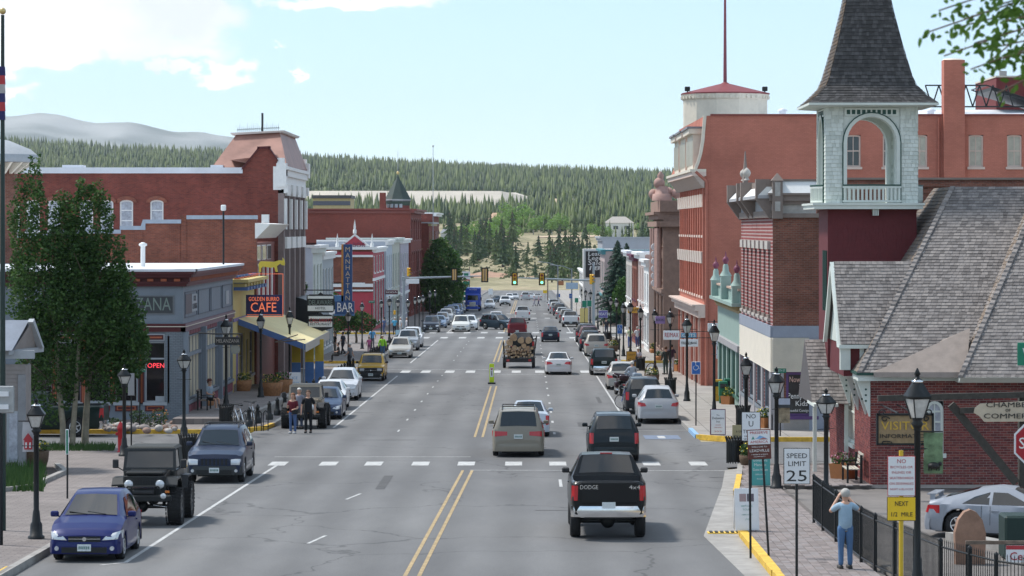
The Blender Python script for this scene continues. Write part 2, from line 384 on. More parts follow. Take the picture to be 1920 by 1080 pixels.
def asphalt():
 m,t,b=mk('asphalt');b.inputs['Roughness'].default_value=.82;b.inputs['Specular IOR Level'].default_value=.3
 g=nd(t,'ShaderNodeNewGeometry');sp=nd(t,'ShaderNodeSeparateXYZ');lk(t,g.outputs['Position'],sp.inputs[0])
 n=nd(t,'ShaderNodeTexNoise');n.inputs['Scale'].default_value=.22;n.inputs['Detail'].default_value=8;n.inputs['Roughness'].default_value=.65;mpn=nd(t,'ShaderNodeMapping');mpn.inputs['Scale'].default_value=(1,.22,1);lk(t,g.outputs['Position'],mpn.inputs[0]);lk(t,mpn.outputs[0],n.inputs[0])
 r=nd(t,'ShaderNodeValToRGB');lk(t,n.outputs[0],r.inputs[0]);r.color_ramp.elements[0].position=.3;r.color_ramp.elements[1].position=.72
 r.color_ramp.elements[0].color=(.108,.107,.108,1);r.color_ramp.elements[1].color=(.185,.183,.180,1)
 wv=nd(t,'ShaderNodeMath',operation='SINE');ml=nd(t,'ShaderNodeMath',operation='MULTIPLY');ml.inputs[1].default_value=3.7;lk(t,sp.outputs[0],ml.inputs[0]);lk(t,ml.outputs[0],wv.inputs[0])
 mr=nd(t,'ShaderNodeMapRange');lk(t,wv.outputs[0],mr.inputs[0]);mr.inputs[1].default_value=-1;mr.inputs[2].default_value=1;mr.inputs[3].default_value=.88;mr.inputs[4].default_value=1.06
 f=nd(t,'ShaderNodeTexNoise');f.inputs['Scale'].default_value=28;f.inputs['Detail'].default_value=3;lk(t,g.outputs['Position'],f.inputs[0])
 fr=nd(t,'ShaderNodeMapRange');lk(t,f.outputs[0],fr.inputs[0]);fr.inputs[3].default_value=.72;fr.inputs[4].default_value=1.28
 vo=nd(t,'ShaderNodeTexVoronoi',feature='DISTANCE_TO_EDGE');vo.inputs['Scale'].default_value=.11;
 md=nd(t,'ShaderNodeMix',data_type='RGBA');md.inputs[0].default_value=.06;lk(t,g.outputs['Position'],md.inputs[6]);nn=nd(t,'ShaderNodeTexNoise');nn.inputs['Scale'].default_value=.5;nn.inputs['Detail'].default_value=6;lk(t,g.outputs['Position'],nn.inputs[0]);lk(t,nn.outputs['Color'],md.inputs[7])
 ad=nd(t,'ShaderNodeVectorMath',operation='MULTIPLY_ADD');lk(t,nn.outputs['Color'],ad.inputs[0]);ad.inputs[1].default_value=(3,3,0);lk(t,g.outputs['Position'],ad.inputs[2]);lk(t,ad.outputs[0],vo.inputs[0])
 cr_=nd(t,'ShaderNodeMapRange');lk(t,vo.outputs['Distance'],cr_.inputs[0]);cr_.inputs[1].default_value=.0022;cr_.inputs[2].default_value=.007;cr_.inputs[3].default_value=.62;cr_.inputs[4].default_value=1
 def mul(a,c):
  q=nd(t,'ShaderNodeMix',data_type='RGBA',blend_type='MULTIPLY');q.inputs[0].default_value=1;lk(t,a,q.inputs[6]);lk(t,c,q.inputs[7]);return q.outputs[2]
 o=mul(mul(mul(r.outputs[0],mr.outputs[0]),fr.outputs[0]),cr_.outputs[0]);lk(t,o,b.inputs['Base Color'])
 bp=nd(t,'ShaderNodeBump');bp.inputs['Strength'].default_value=.25;bp.inputs['Distance'].default_value=.01;lk(t,f.outputs[0],bp.inputs['Height']);lk(t,bp.outputs[0],b.inputs['Normal']);return m
ASPH=asphalt()
PAVER=brickm('sidewalk_pavers',(.205,.178,.168),(.245,.215,.20),(.13,.12,.112),.42,.21,.012,True,.35,.25,.9,.5)
CONCS=brickm('sidewalk_concrete',(.34,.315,.29),(.31,.29,.265),(.17,.16,.15),1.5,1.5,.02,True,.3,.25,.9,.7,off=0)
LINEW=plain('white_line_paint',(.44,.44,.43),.75,0,.32,5)
LINEY=plain('yellow_line_paint',(.36,.265,.14),.8,0,.35,5)
KERBY=plain('yellow_kerb_paint',(.66,.42,.06),.75,0,.28,5)
sheet('road',[(-11.6,30),(6.9,30),(6.9,850),(-11.6,850)],0,ASPH,'grey asphalt main street running away downhill')
sheet('side_road',[(-60,110.5),(-11.5,110.5),(-11.5,122.5),(-60,122.5)],-.006,ASPH,'asphalt side street on the left')
sheet('side_road',[(6.8,102),(60,102),(60,117),(6.8,117)],-.006,ASPH,'asphalt side street on the right behind the brick building')
sheet('side_road',[(-60,199),(-11.5,199),(-11.5,211),(-60,211)],-.006,ASPH);sheet('side_road',[(6.8,199),(60,199),(60,212),(6.8,212)],-.006,ASPH)
sheet('side_road',[(-60,288),(-11.5,288),(-11.5,302),(-60,302)],-.006,ASPH);sheet('side_road',[(6.8,288),(60,288),(60,302),(6.8,302)],-.006,ASPH)
sheet('parking_lot',[(7.9,30),(60,30),(60,91.9),(7.9,91.9)],.02,plain('lot_asphalt',(.17,.155,.145),.9,0,.2,.8,.2),'brown grey parking lot beside the brick building')
mbx=MB()
YF=[(a,b)for a,b in((850,1060),)]
sheet('far_road',[(-11,848),(8,848),(30,930),(90,990),(190,1040),(190,1052),(80,1004),(10,950)],.02,ASPH)if False else None
def slab(poly,mat,label,name='pavement',up=.15):return sheet(name,poly,up,mat,label,thick=.3)
slab([(-40,30),(-11.95,30),(-11.8,72),(-11.75,100),(-12.3,106),(-14.5,110.2),(-40,110.2)],PAVER,'reddish brick paved corner plaza on the near left')
slab([(-40,122.8),(-13.2,122.8),(-11.4,125),(-11.2,128),(-11.2,197),(-12.5,199),(-40,199)],PAVER,'brick pavement in front of the left hand shops')
slab([(-40,211.3),(-12.5,211.3),(-11.2,213),(-11.2,286),(-12.5,288),(-40,288)],PAVER,'far brick pavement on the left')
slab([(-40,302.3),(-12.5,302.3),(-11.2,304),(-11.2,840),(-40,840)],PAVER,'farthest pavement on the left')
slab([(6.95,119),(8.2,117.3),(40,117.3),(40,199),(8,199),(6.95,197)],CONCS,'concrete pavement in front of the red hotel')
slab([(6.95,214),(8,212.3),(40,212.3),(40,288),(8,288),(6.95,286)],CONCS,'far concrete pavement on the right')
slab([(6.95,304),(8,302.3),(40,302.3),(40,840),(6.95,840)],CONCS,'farthest pavement on the right')
sheet('gutter_apron',[(4.85,30),(4.9,66),(4.55,76),(5.3,84),(6.15,93),(6.75,100.5),(7.6,101.8),(7.6,90),(5.55,78),(5.5,30)],.012,CONC,'pale concrete gutter apron at the near right kerb',thick=.2)
PAVB=sheet('pavement',[(5.5,30),(7.95,30),(7.95,91.8),(10.75,91.8),(10.75,101.5),(7.3,101.5),(6.9,97),(6.3,90),(5.6,78.4),(5.5,75)],.13,plain('paver_joint_sand',(.12,.105,.095),.95,0,.2,4),'brick paved near right pavement beside the iron fence',thick=.3)
PVM=[plain('paver_brick_%d'%i,c,.9,0,.18,6,.2)for i,c in enumerate([(.20,.17,.16),(.235,.20,.19),(.175,.15,.142),(.225,.20,.195)])]
tri=[]
def inpoly(x,y,pl):
 r=False;j=len(pl)-1
 for i in range(len(pl)):
  if(pl[i][1]>y)!=(pl[j][1]>y)and x<(pl[j][0]-pl[i][0])*(y-pl[i][1])/(pl[j][1]-pl[i][1])+pl[i][0]:r=not r
  j=i
 return r
pavpoly=[(5.68,30),(7.9,30),(7.9,91.8),(10.7,91.8),(10.7,101.3),(7.4,101.3),(7.1,97),(6.5,90),(5.8,78.4),(5.68,75)]
shared=[]
for m in PVM:
 q=MB();q.rbox((0,0,0),(.205,.40,.05),m,.006);me=q.build('paver').data;shared.append(me)
for o in[o for o in COL.objects if o.name.startswith('paver')]:bpy.data.objects.remove(o)
cells=[]
y=64.0;r=0
while y<101.5:
 x=5.65+.105;c=0
 while x<10.8:
  yy=y+(.2 if c%2 else 0)
  if inpoly(x,yy,pavpoly):cells.append((x,yy))
  x+=.215;c+=1
 y+=.415
cells.sort(key=lambda c:c[1])
big=[c for c in cells if c[1]>66.3][:290];bs=set(big);rest=[c for c in cells if c not in bs]
for(x,yy)in big:
 o=bpy.data.objects.new('paver',random.choice(shared));COL.objects.link(o);o.parent=PAVB;o.location=(x,yy,gz(yy)+.133+random.uniform(-.004,.004));o.rotation_euler=(-GR+random.uniform(-.01,.01),random.uniform(-.01,.01),random.uniform(-.01,.01))
mb=MB()
for(x,yy)in rest:
 z=gz(yy)+.155+random.uniform(-.004,.004);m=random.choice(PVM);mb.add([(x-.1,yy-.2,z),(x+.1,yy-.2,z),(x+.1,yy+.2,z),(x-.1,yy+.2,z),(x-.105,yy-.205,z-.03),(x+.105,yy-.205,z-.03),(x+.105,yy+.205,z-.03),(x-.105,yy+.205,z-.03)],[(0,1,2,3),(4,5,1,0),(5,6,2,1),(6,7,3,2),(7,4,0,3)],m)
tag(mb.build('pavers',PAVB),kind='stuff')
def kerb(pts,mat,label=None,wd=.18,h=.165):
 mb=MB()
 for(x0,y0),(x1,y1)in zip(pts,pts[1:]):
  d=Vector((x1-x0,y1-y0));L=d.length;k=max(1,int(L/3));d.normalize();n=Vector((-d.y,d.x))*wd/2
  for i in range(k):
   a=(x0+(x1-x0)*i/k,y0+(y1-y0)*i/k);b=(x0+(x1-x0)*(i+1)/k-d.x*.015,y0+(y1-y0)*(i+1)/k-d.y*.015)
   q=[(a[0]+n.x,a[1]+n.y),(a[0]-n.x,a[1]-n.y),(b[0]-n.x,b[1]-n.y),(b[0]+n.x,b[1]+n.y)]
   mb.hexa([(x,y,gz(y)-.05)for x,y in q]+[(x,y,gz(y)+h)for x,y in q],mat)
 return tag(mb.build('kerb'),label,kind='structure')
kerb([(-11.88,30),(-11.72,76)],CONC);kerb([(-11.72,76),(-11.68,100.5)],CONC)
kerb([(-11.68,100.5),(-12.2,106),(-14.5,110.3),(-22,110.4)],CONC)
kerb([(-11.9,57),(-11.8,66.8)],KERBY);kerb([(-11.68,95),(-11.7,101)],KERBY)
kerb([(-40,122.8),(-13.2,122.8),(-11.3,125),(-11.15,128)],KERBY,'yellow painted kerb along the left side street');kerb([(-11.12,128),(-11.12,190)],CONC)
kerb([(-11.12,190),(-11.12,197),(-12.5,199),(-20,199)],KERBY);kerb([(-30,211.3),(-12.5,211.3),(-11.12,213)],KERBY);kerb([(-11.12,213),(-11.12,286),(-12.4,288)],CONC);kerb([(-11.12,304),(-11.12,840)],CONC)
kerb([(-30,302.3),(-12.5,302.3),(-11.12,304)],KERBY)
kerb([(5.58,30),(5.58,66)],KERBY);kerb([(5.58,66),(5.56,75.5),(5.62,77.5)],KERBY,'yellow painted kerb at the near right pavement',.22)
kerb([(6.35,89.5),(6.95,96.5)],KERBY,'short yellow kerb at the right hand corner');kerb([(6.95,96.5),(7.35,101.6),(10.7,101.7)],CONC)
kerb([(6.9,119.2),(8.2,117.3),(24,117.2)],KERBY,'yellow painted kerb below the corner shop');kerb([(6.87,119.2),(6.87,124)],plain('blue_kerb_paint',(.25,.42,.62),.7,0,.2,4),'blue painted kerb at the disabled parking bay');kerb([(6.87,124),(6.87,197),(8,199),(12,199)],CONC)
kerb([(14,212.2),(8,212.2),(6.87,214)],KERBY);kerb([(6.87,214),(6.87,286),(8,288)],CONC);kerb([(6.87,304),(6.87,840)],CONC)
mb=MB();
for i in range(7):mb.box((4.75+i*.14,76.6,gz(76.7)+.02),(4.83+i*.14,76.95,gz(76.7)+.06),DKPL)
mb.box((4.7,76.55,gz(76.7)-.02),(5.72,77.0,gz(76.7)+.035),YEL);tag(mb.build('ramp_strip'),'yellow and black ribbed strip at the near right kerb ramp','ramp strip')
mb=MB()
def line(mb,x0,y0,x1,y1,wd,mat,up=.006):
 d=Vector((x1-x0,y1-y0)).normalized();n=Vector((-d.y,d.x))*wd/2
 mb.add([(x0-n.x,y0-n.y,gz(y0-n.y)+up),(x0+n.x,y0+n.y,gz(y0+n.y)+up),(x1+n.x,y1+n.y,gz(y1+n.y)+up),(x1-n.x,y1-n.y,gz(y1-n.y)+up)],[(0,3,2,1)]if True else[],mat)
def bar(mb,x0,x1,y0,y1,mat,up=.007):mb.add([(x0,y0,gz(y0)+up),(x1,y0,gz(y0)+up),(x1,y1,gz(y1)+up),(x0,y1,gz(y1)+up)],[(0,1,2,3)],mat)
def gl(pts,mat,wd):
 for a,b in zip(pts,pts[1:]):
  p,q=G(*a),G(*b);line(mb,p.x,p.y,q.x,q.y,wd,mat)
gl([(235,1055),(520,872)],LINEW,.11);gl([(235,1055),(188,1060)],LINEW,.1)
line(mb,-8.42,127,-8.33,187,.1,LINEW);line(mb,-8.5,212,-8.5,277,.1,LINEW);line(mb,-8.5,312,-8.5,388,.1,LINEW)
line(mb,4.43,124,4.37,187,.1,LINEW);line(mb,4.45,212,4.45,282,.1,LINEW);line(mb,4.5,312,4.5,388,.1,LINEW);line(mb,4.5,432,4.5,700,.1,LINEW)
for dx in(-.16,.16):
 line(mb,-2.72+dx,60,-2.07+dx,100.5,.095,LINEY);line(mb,-2.02+dx,120,-2.0+dx,171,.10,LINEY);line(mb,-2.35+dx,214,-2.35+dx,277,.12,LINEY);line(mb,-2.4+dx,312,-2.4+dx,388,.14,LINEY);line(mb,-2.4+dx,432,-2.4+dx,600,.14,LINEY)
for(x,y)in[(-5.4,74),(-5.3,88)]:line(mb,x-.15,y,x+.15,y+2.2,.09,LINEW)
for y in(93,):line(mb,1.05,y,1.05,y+3.2,.1,LINEW)
for y in list(range(122,190,9))+list(range(215,280,11))+list(range(315,380,12))+list(range(435,640,14)):line(mb,1.1,y,1.1,y+1.6,.1,LINEW);line(mb,-5.5,y+2,-5.5,y+3.4,.08,LINEW)
for px in(520,615,700,788,874,963,1046,1132,1222,1310):q=G(px,871);bar(mb,q.x-.30,q.x+.30,102.9,104.9,LINEW)
line(mb,-9.3,107.6,-2.1,107.6,.13,LINEW);line(mb,-2.0,100.6,7.2,100.3,.13,LINEW)
for px in(760,798,843,882,930,968,1012,1097):q=G(px,697.5);bar(mb,q.x-.3,q.x+.3,192.3,196.5,LINEW)
line(mb,-10.5,198.6,-2.0,198.6,.22,LINEW);line(mb,-2.0,189.6,6.4,189.6,.2,LINEW)
for k in range(10):bar(mb,-10+k*1.8-.35,-10+k*1.8+.35,284,289,LINEW);bar(mb,-10+k*1.8-.35,-10+k*1.8+.35,306,310.5,LINEW)
line(mb,-2,281.5,6.5,281.5,.35,LINEW)
for yy in(392,428,620):
 for k in range(10):bar(mb,-10+k*1.8-.35,-10+k*1.8+.35,yy,yy+4,LINEW)
for y in(131,139,147,156,165,174):line(mb,-11,y,-8.5,y,.08,LINEW);line(mb,4.5,y-6,6.8,y-6,.08,LINEW)
tag(mb.build('road_markings'),'white and yellow painted lane lines and crosswalk bars',kind='structure')
mb=MB();bar(mb,4.75,6.2,118.5,121.3,plain('blue_mark',(.15,.185,.25),.8,0,.2),.008);bar(mb,5.3,5.6,119.1,120.7,LINEW,.011);tag(mb.build('parking_symbol'),'faded blue and white disabled bay mark',kind='structure')
mb=MB();pm=plain('tar_patch',(.075,.073,.072),.8,0,.2)
for(x,y,a,b)in[(-.6,113,1.3,.5),(3.5,109,1.2,.4),(2.2,128,.45,3.4),(-9.0,140,1.6,.25),(6.0,97,1.2,.3),(-4.8,92,.3,6),(.2,84,2.2,.12),(-6.9,118,2.4,.12),(2.9,79,.12,5),(-1.2,140,3.2,.14),(3.6,150,.2,7),(-5.6,160,1.4,.5)]:bar(mb,x,x+a,y,y+b,pm,.005)
tag(mb.build('tar_patch'),kind='structure')
PINE=[leafm('pine_dark',(.022,.045,.015),(.05,.085,.025),.02,0),leafm('pine_mid',(.04,.07,.018),(.09,.125,.035),.02,0)]
PINEF=leafm('forest_green',(.012,.034,.008),(.095,.13,.028),.012,0)
def forest():
 rng=np.random.default_rng(5);tris_v=[];tris_f=[]
 tv=[];tf=[];hs=[]
 T=[];
 for(r,z0,z1,k,o)in((1.0,.06,.62,5,0),(.62,.42,1.0,5,.6)):
  b=len(T)
  for i in range(k):T.append((r*cos(2*pi*i/k+o)*(1.12 if i%2 else .8),r*sin(2*pi*i/k+o)*(1.12 if i%2 else .8),z0+(.03 if i%2 else-.03)))
  T.append((0,0,z1))
  for i in range(k):tf.append((b+i,b+(i+1)%k,b+k))
 T=np.array(T);tf=np.array(tf);V=[];n=0
 pts=[]
 Y=1560.0
 while Y<4900:
  wmin=-1150*Y/F if Y>1900 else-330*Y/F*1.0;wmax=330*Y/F
  wmin=-1060*Y/F;st=5.5+Y/900.
  x=wmin
  while x<wmax:
   xx=x+rng.uniform(-.5,.5)*st;yy=Y+rng.uniform(-.6,.6)*st*1.3
   x+=st
   px=CX+xx*F/yy
   dn=nz(xx,yy,120,9)
   if yy<1900 and px>780:
    if dn<-.12+(1900-yy)/700 or yy<1600:continue
   if-230<xx<0 and 2330<yy<2960:continue
   if 0<=xx<66 and 2480<yy<2760:continue
   if dn<-.38:continue
   pts.append((xx,yy,tz(xx,yy)))
  Y+=st*1.25
 n=len(pts);pts=np.array(pts)
 h=rng.uniform(7.5,16.5,n)*(1+.15*rng.standard_normal(n));h=h*np.array([1+.45*nz(a,b,45,7)for a,b,_ in pts]);h=np.clip(h,4.5,19)*np.clip(.78+(pts[:,1]-1500)/4500,.75,1.12);rr=h*rng.uniform(.13,.2,n);an=rng.uniform(0,6.28,n)
 c,s=np.cos(an),np.sin(an)
 VX=(T[None,:,0]*c[:,None]-T[None,:,1]*s[:,None])*rr[:,None]+pts[:,0:1];VY=(T[None,:,0]*s[:,None]+T[None,:,1]*c[:,None])*rr[:,None]+pts[:,1:2];VZ=T[None,:,2]*h[:,None]+pts[:,2:3]
 V=np.stack([VX,VY,VZ],-1).reshape(-1,3);Fc=(tf[None]+np.arange(n)[:,None,None]*len(T)).reshape(-1,3)
 me=bpy.data.meshes.new('forest');me.vertices.add(len(V));me.vertices.foreach_set('co',V.ravel().astype(np.float32));me.loops.add(len(Fc)*3);me.loops.foreach_set('vertex_index',Fc.ravel().astype(np.int32));me.polygons.add(len(Fc));me.polygons.foreach_set('loop_start',np.arange(0,len(Fc)*3,3,dtype=np.int32));me.polygons.foreach_set('loop_total',np.full(len(Fc),3,dtype=np.int32));me.update();me.validate()
 me.materials.append(PINEF);o=bpy.data.objects.new('forest',me);COL.objects.link(o);tag(o,'dense pine forest covering the hillside beyond the town',kind='stuff');print('forest',n)
forest()
ridge=[(-900,230),(-500,200),(-200,222),(0,212),(40,209),(75,206),(110,208),(150,219),(185,224),(215,223),(245,222),(285,232),(330,240),(385,243),(440,251),(520,272),(620,292),(760,305),(900,304),(945,299),(1000,308),(1240,330),(1600,340),(2400,330)]
def mount():
 D=10000.0;xs=[CX*0+(-900+i*12)for i in range(276)];mb=MB();vs=[]
 rows=26
 for j in range(rows):
  t=j/(rows-1)
  for px in xs:
   top=(CY-itab(ridge,px))*D/F;X=(px-CX)*D/F
   if j<=18:
    q=j/18;Yj=7600+q*(D-7600);z=top*(q**1.15)*(1)+nz(X,Yj,420,2)*44*sin(pi*q)+nz(X*.6,Yj,150,8)*22*sin(pi*q)+nz(X,Yj,70,4)*9*sin(pi*q)
   else:
    q=(j-18)/(rows-19);Yj=D+q*1500;z=top*(1-q)
   vs.append((X*(Yj/D)**.3,Yj,z+(nz(X,0,90,4)*4 if j==18 else 0)-5))
 k=len(xs);m,t,b=mk('tundra');b.inputs['Roughness'].default_value=1;b.inputs['Specular IOR Level'].default_value=0
 g=nd(t,'ShaderNodeNewGeometry');sp=nd(t,'ShaderNodeSeparateXYZ');lk(t,g.outputs['Position'],sp.inputs[0]);n=nd(t,'ShaderNodeTexNoise');n.inputs['Scale'].default_value=.003;n.inputs['Detail'].default_value=9;lk(t,g.outputs['Position'],n.inputs[0])
 r=nd(t,'ShaderNodeValToRGB');lk(t,n.outputs[0],r.inputs[0]);r.color_ramp.elements[0].position=.38;r.color_ramp.elements[1].position=.62;r.color_ramp.elements[0].color=(.19,.21,.20,1);r.color_ramp.elements[1].color=(.37,.38,.37,1)
 ml=nd(t,'ShaderNodeMath',operation='MULTIPLY_ADD');lk(t,n.outputs[0],ml.inputs[0]);ml.inputs[1].default_value=-260;lk(t,sp.outputs[2],ml.inputs[2]);mr=nd(t,'ShaderNodeMapRange');lk(t,ml.outputs[0],mr.inputs[0]);mr.inputs[1].default_value=60;mr.inputs[2].default_value=105
 mxx=nd(t,'ShaderNodeMix',data_type='RGBA');lk(t,mr.outputs[0],mxx.inputs[0]);mxx.inputs[6].default_value=(.035,.05,.03,1);lk(t,r.outputs[0],mxx.inputs[7]);lk(t,mxx.outputs[2],b.inputs['Base Color'])
 mb.add(vs,[(j*k+i,j*k+i+1,(j+1)*k+i+1,(j+1)*k+i)for j in range(rows-1)for i in range(k-1)],m,True);tag(mb.build('mountain'),'bare pinkish tundra mountain ridge far off on the left',kind='structure')
mount()
mb=MB();pil=plain('pale_tailings',(.50,.45,.38),.95,0,.1,.05)
t_=[(-240,2600),(-150,2585),(-20,2600),(8,2640),(-6,2760),(-110,2800),(-240,2790)]
zt_=40.5
mb.add([(x,y,tz(x,y)-2)for x,y in t_]+[(x*.93-6,lerp(y,2720,.3),zt_-(5 if x>0 else 0))for x,y in t_],[(i,(i+1)%7,7+(i+1)%7,7+i)for i in range(7)]+[tuple(range(7,14))],pil);tag(mb.build('tailings_pile'),'flat topped pale tailings pile among the pines',kind='structure')
mb=MB();tan=plain('tan_dirt',(.50,.38,.26),.95,0,.15,.05)
def patch(pp,mat,up=.12):
 vs=[]
 for(px,py)in pp:Y=Yterr(px,py);x=X_(px,Y);vs.append((x,Y,tz(x,Y)+up))
 mb.add(vs,[tuple(range(len(vs)))],mat)
mb.add([(4,2520,tz(4,2520)+.5),(62,2520,tz(62,2520)+.5),(66,2740,tz(66,2740)+4),(20,2750,tz(20,2750)+4)],[(0,1,2,3)],tan)
def strip(pp,mat,wd=5,up=.25):
 last=None;vs=[]
 for(px,py)in pp:
  Y=Yterr(px,py);x=X_(px,Y);vs+=[(x,Y-wd,tz(x,Y-wd)+up),(x,Y+wd,tz(x,Y+wd)+up)]
 mb.add(vs,[(2*i,2*i+2,2*i+3,2*i+1)for i in range(len(pp)-1)],mat)
strip([(950+i*12,468+sin(i*.5)*1.5)for i in range(17)],tan,7);strip([(1010+i*10,445-i*.2)for i in range(14)],tan,16);strip([(1125+i*9,449-i*.3)for i in range(12)],tan,7)
rd=plain('red_earth',(.36,.22,.15),.95,0,.25,.08,.3)
vs=[]
for i in range(25):
 px=868+i*6.5;Yb=1085;x=X_(px,Yb);h=(.4+1.5*max(0,sin(pi*min(1,(i+1)/16.)))+.5*nz(i,0,2.1))*(1 if i<17 else .45)
 vs+=[(x,Yb-4+nz(i,1,1.7)*2,tz(x,Yb)-.3),(x,Yb+7,tz(x,Yb)+h)]
mb.add(vs,[(2*i,2*i+2,2*i+3,2*i+1)for i in range(24)],rd);tag(mb.build('dirt_tracks'),'tan dirt tracks and red earth bank on the hillside',kind='structure')
def conifer(mb,h,r,mat,trunk,tiers=9,k=9,seed=0,ox=0,oy=0,oz=0):
 rg=random.Random(seed);mb.cyl((ox,oy,oz-.3),(ox,oy,oz+h*.9),h*.013+.03,trunk,.02,5)
 for t in range(tiers):
  q=t/(tiers-1);z0=oz+h*(.08+.84*q);rr=r*(1-q)**.8*rg.uniform(.85,1.12)+r*.04;zz=h*.19*(1-.45*q)
  vs=[(ox,oy,z0+zz)];
  a0=rg.uniform(0,6)
  for i in range(2*k):
   rad=rr*(rg.uniform(.8,1.2)if i%2==0 else rg.uniform(.4,.6));a=a0+pi*i/k
   vs.append((ox+rad*cos(a),oy+rad*sin(a),z0-rg.uniform(0,.04)*h*(1 if i%2==0 else-.4)))
  mb.add(vs,[(0,1+i,1+(i+1)%(2*k))for i in range(2*k)],mat)
BARK=plain('pine_bark',(.10,.075,.055),.9,0,.3,3)
def leaves(mb,cen,rad,n,size,mat,rg,shell=.55):
 for _ in range(n):
  while True:
   d=Vector((rg.uniform(-1,1),rg.uniform(-1,1),rg.uniform(-1,1)))
   if d.length<=1 and d.length>.05:break
  L=d.length;d=d/L*(shell+(1-shell)*L)if rg.random()<.75 else d
  p=Vector(cen)+Vector((d.x*rad[0],d.y*rad[1],d.z*rad[2]));s=size*rg.uniform(.6,1.3)
  u=Vector((rg.uniform(-1,1),rg.uniform(-1,1),rg.uniform(-.6,.6))).normalized();v=u.orthogonal().normalized();w_=u.cross(v);v=(v*cos(rg.uniform(0,6))+w_*sin(rg.uniform(0,6))).normalized()
  mb.add([p-u*s*.5,p+v*s*.36,p+u*s*.5,p-v*s*.36],[(0,1,2,3)],mat)
FARG='pines standing apart on the far slope'
cprot=[]
for i in range(4):
 t=root('pine_tree','dark pine standing alone on the dry far slope','tree',group=FARG);a=MB();conifer(a,1,.2,PINE[i%2],BARK,8,7,i);c=MB();c.M=None
 c.cyl((0,0,-.03),(0,0,.2),.02,BARK,.014,5);c.build('trunk',t);a.build('crown',t);cprot.append(t)
use={}
clear=[(967,508,44),(988,499,28),(1003,520,26),(960,520,30),(1040,515,46),(1030,498,60),(1048,500,62),(1060,506,66),(1075,510,60),(1067,520,50),(1085,512,58),(1092,500,46),(1010,484,38),(1130,455,34),(1098,452,28),(1078,450,36),(1180,448,26),(1160,444,36),(1205,450,30),(1010,430,34),(1040,428,30),(1100,430,38),(1125,435,40),(875,480,46),(890,478,40),(905,470,46),(862,482,36),(918,470,34),(945,478,42),(935,485,30),(852,470,42),(960,482,26),(846,500,34),(1145,425,30),(1215,455,40),(1226,448,38),(1100,512,40),(1055,528,44),(1035,530,36),(1090,528,40),(920,440,34),(980,436,30),(870,445,36),(848,440,30),(1190,470,24),(1060,462,20),(855,505,40),(990,475,20)]
rc=random.Random(77)
clear+=[(rc.uniform(842,962),rc.uniform(455,502),rc.uniform(34,56))for _ in range(30)]+[(rc.uniform(1030,1110),rc.uniform(492,520),rc.uniform(38,54))for _ in range(14)]
for i,(px,py,hp)in enumerate(clear):
 hp*=1.22
 Y=Yterr(px,py);x=X_(px,Y);h=hp*Y/F;src=cprot[i%4]
 if src not in use:use[src]=1;o=src
 else:o=dup(src)
 o.location=(x,Y,tz(x,Y));o.scale=(h*random.uniform(1.0,1.4),h*random.uniform(1.0,1.4),h);o.rotation_euler=(0,0,random.uniform(0,6))
ASPL=leafm('aspen_green',(.12,.23,.04),(.24,.38,.09),.2,.3)
bt=[]
for i in range(3):
 t=root('aspen_tree','bright green aspen on the far slope between the pines','tree',group='aspens on the far slope');rg=random.Random(i);a=MB()
 for k in range(9):leaves(a,(rg.uniform(-.22,.22),rg.uniform(-.22,.22),.35+.5*rg.random()),(.2,.2,.17),70,.075,ASPL,rg)
 c=MB();c.cyl((0,0,-.03),(0,0,.5),.022,CONC,.012,5);c.build('trunk',t);a.build('crown',t);bt.append(t)
for i,(px,py,hp)in enumerate([(950,432,38),(962,434,34),(975,434,40),(988,436,34),(1000,440,30),(940,440,30),(885,462,30),(900,456,34),(912,452,28),(1020,436,26),(1035,440,28),(1050,440,30),(1060,436,24),(1122,450,24),(1138,452,20),(1105,446,20),(860,452,26),(925,462,30),(1200,446,20),(955,452,26),(970,456,22),(930,448,32)]):
 Y=Yterr(px,py);x=X_(px,Y);h=hp*1.35*Y/F;o=bt[i]if i<3 else dup(bt[i%3]);o.location=(x,Y,tz(x,Y));o.scale=(h*1.2,h*1.2,h);o.rotation_euler=(0,0,i)
mb=MB();rg=random.Random(3);SAGE=leafm('sage',(.10,.12,.06),(.19,.21,.11),.3,.1)
for _ in range(900):
 px=rg.uniform(835,1250);py=rg.uniform(470,524);
 Y=rg.uniform(1050,1500);x=X_(px,Y);z=tz(x,Y);s=rg.uniform(.5,1.6)
 for q in range(6):
  a=rg.uniform(0,6);p=(x+cos(a)*s*.6,Y+sin(a)*s*.6,z+rg.uniform(.2,.9)*s*.6);mb.add([(p[0]-s*.4,p[1],p[2]-s*.3),(p[0]+s*.4,p[1]+.2,p[2]-s*.2),(p[0]+.1,p[1],p[2]+s*.35)],[(0,1,2)],SAGE)
tag(mb.build('scrub'),'low sage scrub dotting the dry slope',kind='stuff')
